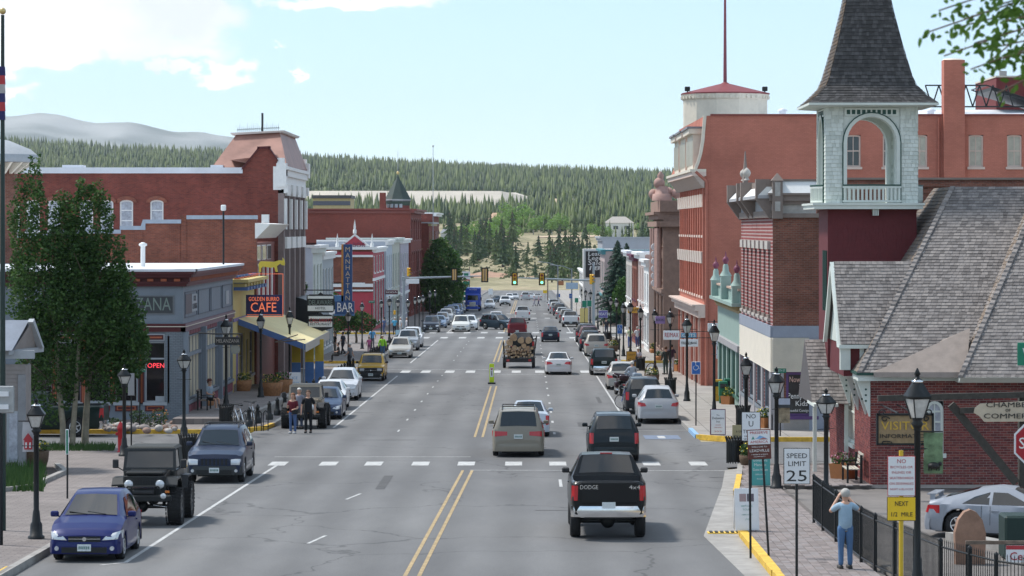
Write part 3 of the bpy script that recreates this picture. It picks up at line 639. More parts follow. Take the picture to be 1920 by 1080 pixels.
def house(px0,px1,pyb,pyt,pyr,wallc,roofc,label,ridge_='x',wins=()):
 Y=Yterr((px0+px1)/2,pyb);x0,x1=X_(px0,Y),X_(px1,Y);z0=tz(x0,Y)-1;ze=Z_(pyt,Y);zr=Z_(pyr,Y);D=9
 t=root('house',label,'house',((x0+x1)/2,Y,z0));a=MB();w_=(x1-x0)/2;a.box((-w_,0,0),(w_,D,ze-z0),flat(wallc));a.build('wall',t)
 r=MB();o=.5;e=ze-z0;h=zr-z0;rm=flat(roofc,.8);i=w_*.55
 r.add([(-w_-o,-o,e),(w_+o,-o,e),(w_+o,D+o,e),(-w_-o,D+o,e),(-w_+i,D/2,h),(w_-i,D/2,h)],[(0,1,5,4),(1,2,5),(2,3,4,5),(3,0,4),(3,2,1,0)],rm);r.build('roof',t)
 for(fx,fz,fw,fh)in wins:
  q=MB();cx,cz=-w_+fx*2*w_,fz*e;q.box((cx-fw/2-.12,-.12,cz-fh/2-.12),(cx+fw/2+.12,.02,cz+fh/2+.12),WHITE);wi=q.build('window',t);q=MB();q.box((cx-fw/2,-.16,cz-fh/2),(cx+fw/2,-.1,cz+fh/2),WGLASS);q.build('pane',wi)
house(917,940,432,411,399,(.66,.66,.66),(.62,.40,.27),'white house with an orange roof beside the far aspens',wins=[(.3,.75,1.2,1.4),(.7,.75,1.2,1.4),(.6,.3,1.8,1.6)])
house(1134,1188,447,418,406,(.70,.70,.66),(.42,.38,.34),'white two storey house with a grey hipped roof on the far slope',wins=[(.15,.75,1.2,1.5),(.34,.72,1.4,1.9),(.42,.72,1.4,1.9),(.72,.72,1.4,1.9),(.8,.72,1.4,1.9),(.7,.25,1.6,2)])
house(826,846,450,437,428,(.50,.50,.50),(.24,.25,.27),'low grey roofed house behind the street trees')
house(872,905,432,427,421,(.6,.6,.6),(.55,.36,.24),'low house with an orange roof left of the white house')
mb=MB();m=bpy.data.materials.new('haze');m.use_nodes=True;t=m.node_tree;t.nodes.clear();o_=nd(t,'ShaderNodeOutputMaterial');pv=nd(t,'ShaderNodeVolumePrincipled');pv.inputs['Density'].default_value=.000034;pv.inputs['Color'].default_value=(.82,.90,1,1);pv.inputs['Anisotropy'].default_value=.0;lk(t,pv.outputs[0],o_.inputs['Volume'])
mb.box((-9000,-1200,-14),(9000,12200,560),m);tag(mb.build('haze'),kind='stuff')
WHEELS={}
def wheel_meshes(r,wd,rimc,spokes=5,knob=False):
 key=(round(r,2),round(wd,2),rimc.name,spokes,knob)
 if key in WHEELS:return WHEELS[key]
 a=MB();a.lathe((0,0,0),[(r*.62,-wd*.42),(r*.9,-wd/2),(r,-wd*.36),(r,wd*.36),(r*.9,wd/2),(r*.62,wd*.42)],RUBBER,24,'x')
 if knob:
  for i in range(28):
   c=2*pi*i/28;
   for sx in(-1,1):
    a.M=Matrix.Rotation(c,4,'X');a.box((sx*wd*.5-.04,-r*.07,r*.93),(sx*wd*.5+.012*sx,r*.07,r*1.03),RUBBER);a.box((sx*wd*.18-.05,-r*.06+.03,r*.95),(sx*wd*.18+.05,r*.06+.03,r*1.03),RUBBER)
  a.M=None
 b=MB();b.lathe((0,0,0),[(r*.6,wd*.30),(r*.62,wd*.47),(r*.55,wd*.47),(r*.53,wd*.3)],rimc,20,'x');b.lathe((0,0,0),[(r*.56,wd*.1),(r*.56,wd*.16)],DKPL,16,'x');b.lathe((0,0,0),[(r*.13,wd*.2),(r*.12,wd*.44)],rimc,10,'x')
 for i in range(spokes):
  b.M=Matrix.Rotation(2*pi*i/spokes,4,'X');b.hexa([(wd*.3,-r*.09,r*.08),(wd*.42,-r*.09,r*.08),(wd*.42,r*.09,r*.08),(wd*.3,r*.09,r*.08),(wd*.3,-r*.06,r*.56),(wd*.44,-r*.06,r*.56),(wd*.44,r*.06,r*.56),(wd*.3,r*.06,r*.56)],rimc)
 oa=a.build('tyre');ob=b.build('rim');res=(oa.data,ob.data);bpy.data.objects.remove(oa);bpy.data.objects.remove(ob);WHEELS[key]=res;return res
def put_wheel(par,x,y,z,r,wd,rimc,side,spokes=5,knob=False):
 ta,tb=wheel_meshes(r,wd,rimc,spokes,knob)
 wroot=bpy.data.objects.new('wheel',ta);COL.objects.link(wroot);wroot.parent=par;wroot.location=(x,y,z);wroot.rotation_euler=(random.uniform(0,3),0,0 if side>0 else pi);reg(wroot)
 o=bpy.data.objects.new('rim',tb);COL.objects.link(o);o.parent=wroot;reg(o)
ALLOY=plain('alloy',(.55,.56,.57),.3,.8,0)
DKRIM=plain('dark_rim',(.12,.12,.12),.4,.6,0)
STY={'hatch':dict(L=4.1,W=1.72,H=1.53,wb=2.5,fo=.82,r=.30,gc=.18,belt=.92,top=[(0,.62),(.12,.74),(.5,.88),(1.0,1.0),(2.0,1.46),(2.5,1.53),(3.3,1.51),(3.75,1.42),(4.02,1.0),(4.1,.6)],cow=1.0,rf=2.0,rb=3.75,tl=4.02,wt=.60),'sedan':dict(L=4.5,W=1.72,H=1.40,wb=2.6,fo=.9,r=.31,gc=.19,belt=.88,top=[(0,.55),(.1,.68),(.6,.80),(1.25,.92),(2.0,1.33),(2.4,1.40),(3.0,1.38),(3.75,.98),(4.38,.95),(4.5,.66)],cow=1.25,rf=2.0,rb=3.0,tl=3.75,wt=.58),'wagon':dict(L=4.7,W=1.76,H=1.55,wb=2.67,fo=.95,r=.33,gc=.22,belt=.93,top=[(0,.58),(.1,.72),(.6,.86),(1.25,.98),(2.0,1.46),(2.6,1.55),(3.9,1.51),(4.15,1.46),(4.55,1.02),(4.7,.62)],cow=1.25,rf=2.0,rb=4.1,tl=4.55,wt=.60),'suv':dict(L=4.6,W=1.84,H=1.72,wb=2.72,fo=.86,r=.37,gc=.26,belt=1.08,top=[(0,.72),(.08,.92),(.5,1.02),(1.3,1.12),(2.0,1.62),(2.4,1.72),(3.9,1.70),(4.2,1.64),(4.5,1.12),(4.6,.72)],cow=1.3,rf=2.0,rb=4.2,tl=4.5,wt=.66),'crossover':dict(L=4.65,W=1.82,H=1.64,wb=2.7,fo=.9,r=.36,gc=.24,belt=1.02,top=[(0,.68),(.08,.85),(.5,.98),(1.2,1.06),(2.05,1.53),(2.6,1.64),(3.6,1.61),(4.1,1.53),(4.55,1.08),(4.65,.68)],cow=1.2,rf=2.05,rb=4.1,tl=4.55,wt=.58),'boxsuv':dict(L=4.5,W=1.82,H=1.74,wb=2.7,fo=.8,r=.37,gc=.26,belt=1.1,top=[(0,.78),(.06,1.0),(.6,1.05),(1.35,1.12),(1.85,1.66),(2.1,1.73),(4.2,1.73),(4.36,1.68),(4.46,1.1),(4.5,.72)],cow=1.35,rf=1.85,rb=4.36,tl=4.46,wt=.72),'van':dict(L=5.05,W=1.93,H=1.75,wb=3.03,fo=.95,r=.34,gc=.2,belt=1.0,top=[(0,.62),(.1,.82),(.5,.95),(1.05,1.08),(2.1,1.66),(2.6,1.75),(4.4,1.72),(4.72,1.66),(4.98,1.06),(5.05,.62)],cow=1.05,rf=2.1,rb=4.72,tl=4.98,wt=.70),'pickup':dict(L=5.6,W=1.98,H=1.83,wb=3.5,fo=.95,r=.39,gc=.32,belt=1.17,top=[(0,.8),(.06,1.08),(.6,1.14),(1.6,1.22),(2.15,1.72),(2.4,1.80),(3.25,1.78),(3.42,1.25),(5.55,1.25),(5.6,1.2)],cow=1.6,rf=2.15,rb=3.25,tl=3.42,wt=.70,bed=(3.5,5.5)),'topper':dict(L=5.0,W=1.78,H=1.70,wb=3.1,fo=.85,r=.36,gc=.3,belt=1.08,top=[(0,.75),(.06,.95),(.6,1.02),(1.45,1.1),(2.05,1.6),(2.3,1.66),(2.9,1.66),(4.7,1.70),(4.92,1.64),(4.98,1.1),(5.0,.9)],cow=1.45,rf=2.05,rb=4.92,tl=4.98,wt=.68),'coupe':dict(L=4.33,W=1.73,H=1.30,wb=2.6,fo=.85,r=.33,gc=.15,belt=.84,top=[(0,.5),(.15,.62),(.6,.76),(1.25,.90),(2.1,1.27),(2.5,1.30),(2.95,1.24),(3.95,.96),(4.2,.92),(4.33,.55)],cow=1.25,rf=2.1,rb=2.95,tl=3.9,wt=.52),}
def car(name,label,cat,style,col,facing=0,loc=(0,0,0),rz=None,group=None,rim=ALLOY,clad=None,rack=False,lift=0,rear_lamps='side',tail=REDLENS,sc=1,bump=None,plate=True,det=2,wr=None,tank=None,grille='bar',glass=None):
 """body lofted from cross-sections; +y is the front"""
 s=dict(STY[style]);L,W,H,wbs,r,gc,belt=s['L'],s['W'],s['H'],s['wb'],s['r'],s['gc'],s['belt']
 if wr:r=wr
 gl_=glass or CARGLASS
 t=root(name,label,cat,loc,(0 if facing==0 else pi)if rz is None else rz,group,rx=(-GR if facing==0 else GR))
 hw=W/2;ycf=s['fo'];ycr=s['fo']+wbs;pm=paint(col)
 top=s['top'];zt=lambda y:itab(top,y)+lift
 gc+=lift;belt+=lift
 def hwid(y):
  e=min(y,L-y);k=min(1,max(0,e)/.55);return hw*(.86+.14*sqrt(max(0,1-(1-k)**2)))
 def cab(y):
  if y<=s['cow']or y>=s['tl']:return 0
  if y<s['rf']:return(y-s['cow'])/(s['rf']-s['cow'])
  if y>s['rb']:return(s['tl']-y)/(s['tl']-s['rb'])
  return 1
 def wtop(y):return lerp(hwid(y)*.90,s['wt']+.0,cab(y)**.8)
 zw=r*1.0
 ra=r+.07
 Ys=set([y for y,_ in top]+[0,.03,.25,L-.03,L-.25,L]+[s['cow']+.3*(s['rf']-s['cow']),s['cow']+.65*(s['rf']-s['cow'])])
 for c in(ycf,ycr):
  for k in range(-4,5):Ys.add(c+ra*sin(pi/2*k/4))
  Ys.add(c-ra-.01);Ys.add(c+ra+.01)
 if 'bed' in s:Ys|={s['bed'][0],s['bed'][0]+.02,s['bed'][1],s['bed'][1]-.02}
 Ys=sorted(y for y in Ys if 0<=y<=L);Ys=[y for i,y in enumerate(Ys)if i==0 or y-Ys[i-1]>.004]
 def zbot(y):
  z=gc
  for c in(ycf,ycr):
   if abs(y-c)<ra:z=max(z,zw+sqrt(max(0,ra*ra-(y-c)**2)))
  e=min(y,L-y)
  return z+max(0,.25-e)*.35
 rows=[]
 for y in Ys:
  zb=zbot(y);h=hwid(y);T=zt(y);c=cab(y);bl=min(belt,T-.05 if c<.02 else belt)
  zm=max(lerp(gc,bl,.55),zb+.03);zl=max(gc+.10+lift*.0,zb+.01);bl=max(bl,zm+.03);w_=wtop(y);T=max(T,bl+.03)
  shoulder=T-.03 if c<.02 else T-.07
  shoulder=max(shoulder,bl+.01)
  bed='bed' in s and s['bed'][0]+.01<y<s['bed'][1]-.005
  inn=(max(.05,h-.13),(gc+.32)if bed else T-.004)
  rows.append([(0,zb),(h*.94,zb),(h*.985,zl),(h,zm),(h*.975,bl),(w_ if not bed else h*.95,shoulder),((w_-.06 if c>.5 else w_*.9)if not bed else h*.9,T),(inn[0]if bed else w_*.62,inn[1]+(0 if bed else .012)),(0,(gc+.32)if bed else T+.02)])
 k=len(rows[0]);vs=[];fs=[];ms=[]
 for y,rw in zip(Ys,rows):
  yy=L/2-y
  vs+=[(x,yy,z)for x,z in rw]+[(-x,yy,z)for x,z in rw[1:-1]]
 st=k+k-2
 def idx(i,j,sd):return i*st+(j if sd==0 or j in(0,k-1)else k+j-1)
 mb=MB();pf=[];df=[];fl=[]
 for i in range(len(Ys)-1):
  for j in range(k-1):
   for sd in(0,1):
    q=(idx(i,j,sd),idx(i,j+1,sd),idx(i+1,j+1,sd),idx(i+1,j,sd));q=q if sd else q[::-1]
    q=tuple(dict.fromkeys(q))
    ym=(Ys[i]+Ys[i+1])/2
    (df if(j==0 or(clad and j<=1))else(fl if('bed' in s and s['bed'][0]<ym<s['bed'][1]and j>=6)else pf)).append(q)
 for i in(0,len(Ys)-1):
  lp=[idx(i,j,0)for j in range(k)]+[idx(i,j,1)for j in range(k-2,0,-1)]
  pf.append(tuple(lp if i else lp[::-1]))
 mb.add(vs,pf,pm,True);o0=len(mb.v);mb.add(vs,df,clad or DKPL,True)if False else None
 mi=mb.mi(clad or DKPL)
 for q in df:mb.f.append(q);mb.m.append(mi);mb.sm.append(True)
 if fl:
  mi=mb.mi(DKPL)
  for q in fl:mb.f.append(q);mb.m.append(mi);mb.sm.append(False)
 body=mb.build('body',t,sharp=38)
 FY=lambda y:L/2-y
 def slope_glass(nm,ya,yb,ins=.05,m0=.05,m1=.04,n=5):
  g=MB();P_=[]
  for q in range(n):
   u=lerp(m0,1-m1,q/(n-1));y=lerp(ya,yb,u);z=zt(y);w_=wtop(y);w_=(w_-.06 if cab(y)>.5 else w_*.9)-ins
   P_.append([(x*w_,FY(y),z+.02-(abs(x)**1.5)*.022+.012)for x in(-1,-.6,0,.6,1)])
  vs=[p for rw in P_ for p in rw];dy=-1 if ya>yb else 1
  off=.008*(1 if nm=='windshield' else-1)
  vs=[(x,y+off,z)for x,y,z in vs]
  g.add(vs,[(a*5+b,a*5+b+1,(a+1)*5+b+1,(a+1)*5+b)for a in range(n-1)for b in range(4)],gl_,True);return g.build(nm,t)
 ws=slope_glass('windshield',s['cow'],s['rf'])
 if det>1:
  g=MB();
  for sx in(-.42,.1):g.cyl((sx*hw,FY(s['cow']+.05),zt(s['cow']+.05)+.03),(sx*hw+.45,FY(s['cow']+.16),zt(s['cow']+.16)+.035),.012,DKPL,n=4)
  g.build('wiper',t)
 slope_glass('rear_window',s['tl'],s['rb'],m0=.1)
 def sidex(y,z):
  b0=hwid(y)*.975;w_=wtop(y);q=(z-belt)/max(.05,zt(y)-.07-belt);return lerp(b0,w_,max(0,min(1.05,q)))
 def side_glass(pts):
  for sd in(1,-1):
   g=MB();g.add([(sd*(sidex(y,z)+.010),FY(y),z)for y,z in pts],[tuple(range(len(pts)))if sd<0 else tuple(range(len(pts)-1,-1,-1))],gl_);g.build('side_window',t)
 zb_=belt+.035;yc,yr,yb,yt=s['cow'],s['rf'],s['rb'],s['tl']
 za=lambda y:zt(y)-.11
 if style in('pickup',):B=[yr+.95];ends=(yb-.08,yb-.02)
 mid=(yr+min(yb,yr+2.0))/2+.1
 y0=lerp(yc,yr,.35)
 if style=='pickup':
  side_glass([(y0,zb_),(yb-.1,zb_),(yb-.12,za(yb-.3)),(yr+.12,za(yr+.12))])
 else:
  side_glass([(y0,zb_),(mid-.04,zb_),(mid-.04,za(mid)),(yr+.12,za(yr+.12))])
  e2=min(yb-.05,mid+1.05)
  if style in('sedan',):side_glass([(mid+.04,zb_),(yt-.35,zb_),(yb+.05,za(yb)-.06),(mid+.04,za(mid))])
  elif style=='coupe':side_glass([(mid+.04,zb_),(yt-.55,zb_),(yb+.1,za(yb)-.08),(mid+.04,za(mid))])
  elif style=='hatch':side_glass([(mid+.04,zb_),(yb-.05,zb_+.04),(yb-.15,za(yb)-.02),(mid+.04,za(mid))])
  else:
   side_glass([(mid+.04,zb_),(e2,zb_),(e2,za(e2)),(mid+.04,za(mid))])
   if yb-e2>.3:side_glass([(e2+.08,zb_),(yt-.16,zb_),(yb-.06,za(yb)-.03),(e2+.08,za(e2))])
 zf=lerp(gc,zt(.1),.72);xe=hwid(.12)
 def proj(end,x,z):
  d1=0
  while d1<.5 and hwid(d1)*.985<x-.004:d1+=.008
  d2=0
  while d2<1.2 and zt(d2 if end>0 else L-d2)-.012<z:d2+=.008
  return end*(L/2-max(d1,d2)+.012)
 def lens(nm,end,q,mat,n=6,m=3):
  for sd in(1,-1):
   g=MB();vs=[]
   for i in range(n+1):
    for j in range(m+1):
     u,v=i/n,j/m;x=lerp(lerp(q[0][0],q[1][0],u),lerp(q[3][0],q[2][0],u),v);z=lerp(lerp(q[0][1],q[1][1],u),lerp(q[3][1],q[2][1],u),v);y=proj(end,x,z);vs.append((sd*(x+(.012 if x>hw*.93 else 0)),y,z))
   g.add(vs,[(a*(m+1)+b,a*(m+1)+b+1,(a+1)*(m+1)+b+1,(a+1)*(m+1)+b)for a in range(n)for b in range(m)],mat,True);g.build(nm,t)
 ff=L/2
 z0_,zn=zt(0),zt(.12);low=gc
 if style in('hatch','coupe','crossover','wagon','sedan','van'):lens('headlight',1,[(hw*.48,z0_-.10),(hw*.985,z0_-.07),(hw*.99,z0_+.12),(hw*.62,z0_+.03)],LENS)
 else:lens('headlight',1,[(hw*.58,z0_-.12),(hw*.93,z0_-.12),(hw*.93,z0_+.07),(hw*.58,z0_+.07)],LENS)
 zr_=lerp(gc,min(belt,zt(L-.1)),.8)
 if rear_lamps=='side':lens('tail_light',-1,[(hw*.60,zr_-.07),(hw*.985,zr_-.09),(hw*.985,zr_+.12),(hw*.66,zr_+.06)],tail)
 elif rear_lamps=='tall':lens('tail_light',-1,[(hw*.80,zr_-.24),(hw*.95,zr_-.24),(hw*.94,zr_+.14),(hw*.79,zr_+.14)],tail)
 elif rear_lamps=='wide':lens('tail_light',-1,[(hw*.42,zr_-.04),(hw*.985,zr_-.09),(hw*.985,zr_+.12),(hw*.42,zr_+.10)],tail)
 ff=L/2;rl=-L/2;zf=z0_-.03
 if det>0:
  bm=bump or(clad or pm)
  for(nm,yy,d)in(('front_bumper',ff,1),('rear_bumper',rl,-1)):
   g=MB();z0,z1=gc+.02,gc+.30;a=[];
   for x,e in((-1,.19),(-.93,.07),(-.6,.0),(.6,.0),(.93,.07),(1,.19)):a.append((x*hw*.97,yy-d*e+d*.035))
   n=len(a);V=[(x,y,z0)for x,y in a]+[(x,y+d*.02,(z0+z1)/2)for x,y in a]+[(x,y,z1)for x,y in a]+[(x,y-d*.16,z1+.01)for x,y in a]+[(x,y-d*.16,z0)for x,y in a]
   g.add(V,[(q*n+i,q*n+i+1,(q+1)*n+i+1,(q+1)*n+i)for q in range(3)for i in range(n-1)]+[(i,4*n+i,4*n+i+1,i+1)for i in range(n-1)],bm,True);g.build(nm,t,sharp=40)
  g=MB()
  if grille=='bar':
   g.box((-hw*.44,ff-.05,zf-.12),(hw*.44,ff+.02,zf+.02),BLACK);g.box((-hw*.44,ff+.02,zf-.045),(hw*.44,ff+.03,zf-.03),CHROME);g.lathe((0,ff+.02,zf-.04),[(.055,0),(.05,.02)],CHROME,10,'y')
  elif grille=='slots':
   g.box((-hw*.5,ff-.05,zf-.12),(hw*.5,ff+.012,zf+.12),pm)
   for i in range(7):q=-hw*.42+i*hw*.14;g.box((q-.035,ff+.012,zf-.1),(q+.035,ff+.02,zf+.1),BLACK)
  g.box((-hw*.62,ff+.0,gc+.05),(hw*.62,ff+.062,gc+.18),BLACK)
  for sx in(-.76,.76):g.lathe((sx*hw,ff-.02,gc+.15),[(.06,0),(.05,.075)],LENS,10,'y')
  g.build('grille',t)
  if plate:
   for(yy,zz,sg)in((ff+.06,gc+.17,1),(rl-.03,zr_-.08 if style!='pickup' else gc+.2,-1)):
    g=MB();yy=yy if sg>0 else min(yy,rl-.075 if zz<gc+.32 else yy);g.box((-.16,yy-.008,zz-.08),(.16,yy+.008,zz+.08),PLATE)
    for i in range(6):g.box((-.125+i*.045,yy+sg*.008,zz-.035),(-.095+i*.045,yy+sg*.011,zz+.035),plain('plate_ink',(.10,.2,.18),.6,0,0))
    g.build('number_plate',t)
  for sd in(1,-1):
   g=MB();ym=FY(lerp(yc,yr,.42));xm=sidex(lerp(yc,yr,.42),belt+.05);g.rbox((sd*(xm+.13),ym,belt+.11),(.20,.09,.14),pm if style not in('pickup','boxsuv')else DKPL,.03);g.cyl((sd*xm,ym,belt+.04),(sd*(xm+.1),ym,belt+.08),.02,DKPL,n=5);g.build('mirror',t)
 if det>1:
  g=MB()
  for sd in(1,-1):
   for yy in(yc-.02,mid,min(yb-.1,mid+1.0)if style!='pickup' else yb+.02):
    for a,b in((gc+.2,lerp(gc,belt,.55)),(lerp(gc,belt,.55),belt)):
     fx=lambda z:lerp(hwid(yy)*.985,hwid(yy),min(1,(z-gc-.1)/max(.05,lerp(gc,belt,.55)-gc-.1)))if z<=lerp(gc,belt,.55)else lerp(hwid(yy),hwid(yy)*.975,(z-lerp(gc,belt,.55))/(belt-lerp(gc,belt,.55)))
     g.add([(sd*(fx(a)+.003),FY(yy)-.006,a),(sd*(fx(a)+.003),FY(yy)+.006,a),(sd*(fx(b)+.003),FY(yy)+.006,b),(sd*(fx(b)+.003),FY(yy)-.006,b)],[(0,1,2,3)if sd>0 else(3,2,1,0)],DKPL)
  g.build('door_seam',t)
  for sd in(1,-1):
   g=MB();g.box((sd*hw*.985,FY(mid-.12)-.09,belt-.14),(sd*(hw*.985+.035),FY(mid-.12)+.09,belt-.11),DKPL if clad else pm);g.build('door_handle',t)
 if rack:
  for sd in(1,-1):
   g=MB();x=sd*(s['wt']-.1);g.tube([(x,FY(yr+.2),zt(yr+.2)),(x,FY(yr+.35),zt(yr+.35)+.09),(x,FY(yb-.4),zt(yb-.4)+.09),(x,FY(yb-.2),zt(yb-.2))],.02,DKPL);g.build('roof_rail',t)
  g=MB()
  for yy in(yr+.7,yb-.7):g.cyl((-s['wt']+.1,FY(yy),zt(yy)+.09),(s['wt']-.1,FY(yy),zt(yy)+.09),.018,DKPL,n=5)
  g.build('roof_bar',t)
 g=MB();g.box((-hw*.62,rl+.25,gc-.05),(hw*.62,ff-.25,zw+r*.7),BLACK);g.cyl((-hw*.7,FY(ycr),zw),(hw*.7,FY(ycr),zw),.05,BLACK);g.cyl((-hw*.7,FY(ycf),zw),(hw*.7,FY(ycf),zw),.04,BLACK);g.build('underbody',t)
 tw=.21 if style not in('pickup',)else .27
 for y in(ycf,ycr):
  for sd in(1,-1):put_wheel(t,sd*(hw-tw/2-.02),FY(y),r,r,tw,rim,sd)
 t.scale=(sc,sc,sc);t['_L']=L;t['_ny']=L/2-s['fo']if facing else L/2-(L-ycr)
 return t
def park(px,py,facing,**k):
 """stand a vehicle on the road so that its nearest wheels touch the ground seen at (px, py)"""
 t=car(facing=facing,**k);p=G(px,py);ny=abs(t['_ny']);del t['_ny'];del t['_L']
 t.location=(p.x,p.y+ny,gz(p.y+ny));return t
def jeep(label,col,px,py,top,tyre_r=.5,wt_=.36,rimc=DKRIM,lift=.28,group=None,winch=False,soft=None):
 p=G(px,py);ny=1.2;t=root('off_road_car',label,'car',(p.x,p.y+ny,gz(p.y+ny)),pi,group,rx=GR);pm=paint(col)if max(col)>.1 else plain('satin_black',col,.42,0,.1,6,coat=.15)
 z=tyre_r+lift-.05
 g=MB();g.rbox((0,-.35,z+.35),(1.42,2.0,.62),pm,.04);g.hexa([(-.52,.6,z+.05),(.52,.6,z+.05),(.46,1.62,z+.05),(-.46,1.62,z+.05),(-.60,.6,z+.66),(.60,.6,z+.66),(.50,1.62,z+.56),(-.50,1.62,z+.56)],pm);g.build('body',t)
 g=MB();g.rbox((0,1.12,z+.63),(1.02,1.1,.1),pm,.03);g.build('bonnet',t)
 g=MB();g.rbox((0,1.66,z+.28),(1.16,.06,.56),pm,.02)
 for i in range(7):x=-.21+i*.07;g.box((x-.022,1.69,z+.1),(x+.022,1.70,z+.46),BLACK)
 g.build('grille',t)
 for sd in(1,-1):
  g=MB();g.lathe((sd*.42,1.69,z+.34),[(.12,0),(.12,.04),(.10,.06),(.02,.07)],CHROME if False else LENS,14,'y');g.build('headlight',t)
  g=MB();g.rbox((sd*.62,1.72,z+.14),(.12,.06,.07),AMBER,.01);g.build('indicator',t)
  g=MB();h=z+.42
  pts=[(.42,z-.02),(.62,z+.36),(.85,z+.47),(1.5,z+.47),(1.72,z+.30)]
  for(a,b),(c,d)in zip(pts,pts[1:]):g.hexa([(sd*.5,a,b),(sd*.88,a,b-.02),(sd*.88,c,d-.02),(sd*.5,c,d),(sd*.5,a,b+.05),(sd*.88,a,b+.03),(sd*.88,c,d+.03),(sd*.5,c,d+.05)],pm if max(col)<.1 else DKPL)
  g.build('front_fender',t)
  g=MB();pts=[(-.55,z+.05),(-.75,z+.38),(-1.5,z+.38),(-1.7,z+.05)]
  for(a,b),(c,d)in zip(pts,pts[1:]):g.hexa([(sd*.7,a,b),(sd*.9,a,b-.02),(sd*.9,c,d-.02),(sd*.7,c,d),(sd*.7,a,b+.05),(sd*.9,a,b+.03),(sd*.9,c,d+.03),(sd*.7,c,d+.05)],DKPL)
  g.build('rear_fender',t)
  g=MB();g.rbox((sd*.93,.58,z+.82),(.16,.07,.24),DKPL,.02);g.cyl((sd*.7,.55,z+.62),(sd*.9,.57,z+.74),.015,DKPL,n=5);g.build('mirror',t)
  g=MB();g.box((sd*.712,-.35,z+.1),(sd*.722,.42,z+.64),pm);g.build('door',t)
  put_wheel(t,sd*(.78),1.15,tyre_r,tyre_r,wt_,rimc,sd,6,True);put_wheel(t,sd*.78,-1.2,tyre_r,tyre_r,wt_,rimc,sd,6,True)
  g=MB();g.add([(sd*.70,-.4,z+.7),(sd*.705,.35,z+.7),(sd*.66,.26,z+1.16),(sd*.65,-.4,z+1.16)],[(0,1,2,3)if sd<0 else(3,2,1,0)],CARGLASS);g.build('side_window',t)
 g=MB();
 for(a,b,c,d)in((-.72,-.64,.66,1.22),(.64,.72,.66,1.22)):g.hexa([(a,.56,z+c),(b,.56,z+c),(b,.62,z+c),(a,.62,z+c),(a*.96,.36,z+d),(b*.96,.36,z+d),(b*.96,.42,z+d),(a*.96,.42,z+d)],pm)
 g.hexa([(-.72,.55,z+.62),(.72,.55,z+.62),(.72,.63,z+.62),(-.72,.63,z+.62),(-.72,.53,z+.72),(.72,.53,z+.72),(.72,.61,z+.72),(-.72,.61,z+.72)],pm);g.hexa([(-.69,.36,z+1.16),(.69,.36,z+1.16),(.69,.44,z+1.16),(-.69,.44,z+1.16),(-.69,.34,z+1.23),(.69,.34,z+1.23),(.69,.42,z+1.23),(-.69,.42,z+1.23)],pm);g.build('windshield_frame',t)
 g=MB();g.add([(-.64,.60,z+.72),(.64,.60,z+.72),(.62,.42,z+1.16),(-.62,.42,z+1.16)],[(3,2,1,0)],CARGLASS);g.build('windshield',t)
 g=MB();g.hexa([(-.71,-1.3,z+.66),(.71,-1.3,z+.66),(.71,.3,z+1.0)if False else(.71,-.42,z+.66),(-.71,-.42,z+.66),(-.64,-1.18,z+1.22),(.64,-1.18,z+1.22),(.66,-.42,z+1.22),(-.66,-.42,z+1.22)],top)
 g.hexa([(-.67,-1.2,z+1.19),(.67,-1.2,z+1.19),(.68,.42,z+1.21),(-.68,.42,z+1.21),(-.60,-1.12,z+1.27),(.60,-1.12,z+1.27),(.62,.34,z+1.27),(-.62,.34,z+1.27)],top);g.build('soft_top',t)
 g=MB();g.rbox((0,1.92,z-.02),(1.5,.16,.18),BLACK if max(col)<.1 else CHROME if False else BLACK,.03)
 if winch:g.cyl((-.28,1.88,z+.14),(.28,1.88,z+.14),.08,DKPL);g.rbox((0,1.9,z+.28),(.6,.06,.05),CHROME,.01);g.tube([(-.5,1.95,z+.05),(-.42,2.0,z+.3),(.42,2.0,z+.3),(.5,1.95,z+.05)],.025,BLACK)
 g.build('front_bumper',t)
 if winch:
  g=MB();g.lathe((-.55,2.0,z+.05),[(.07,0),(.08,.04),(.02,.05)],LENS,12,'y');g.build('fog_light',t);g=MB();g.lathe((.55,2.0,z+.05),[(.07,0),(.08,.04),(.02,.05)],LENS,12,'y');g.build('fog_light',t)
 g=MB()
 for yy in(1.15,-1.2):g.cyl((-.72,yy,tyre_r),(.72,yy,tyre_r),.06,BLACK);g.ball((.12,yy,tyre_r),.17,BLACK,6)
 for sd in(1,-1):g.box((sd*.36-.04,-1.7,z-.12),(sd*.36+.04,1.8,z-.0),BLACK);g.cyl((sd*.45,1.05,tyre_r),(sd*.45,1.0,z+.1),.045,DKPL);g.tube([(sd*.2,1.35,tyre_r+.05),(sd*.7,1.4,tyre_r-.02)],.025,CHROME)
 g.build('axle',t)
 return t
def skin(name,verts,edges,radii,mat,parent,lvl=1,rootv=0):
 me=bpy.data.meshes.new(name);me.from_pydata(verts,edges,[]);o=bpy.data.objects.new(name,me);COL.objects.link(o)
 m=o.modifiers.new('s','SKIN');m.use_smooth_shade=True
 for i,r in enumerate(radii):
  sv=me.skin_vertices[0].data[i];sv.radius=r if isinstance(r,tuple)else(r,r);sv.use_root=(i==rootv)
 sb=o.modifiers.new('u','SUBSURF');sb.levels=lvl;sb.render_levels=lvl
 dg=bpy.context.evaluated_depsgraph_get();ev=o.evaluated_get(dg);m2=bpy.data.meshes.new_from_object(ev);m2.name=name;bpy.data.objects.remove(o);bpy.data.meshes.remove(me)
 m2.materials.clear();m2.materials.append(mat)
 for p in m2.polygons:p.use_smooth=True;p.material_index=0
 q=bpy.data.objects.new(name,m2);COL.objects.link(q);q.parent=parent;return reg(q)
SKINM=plain('skin',(.52,.30,.21),.55,0,.06,10)
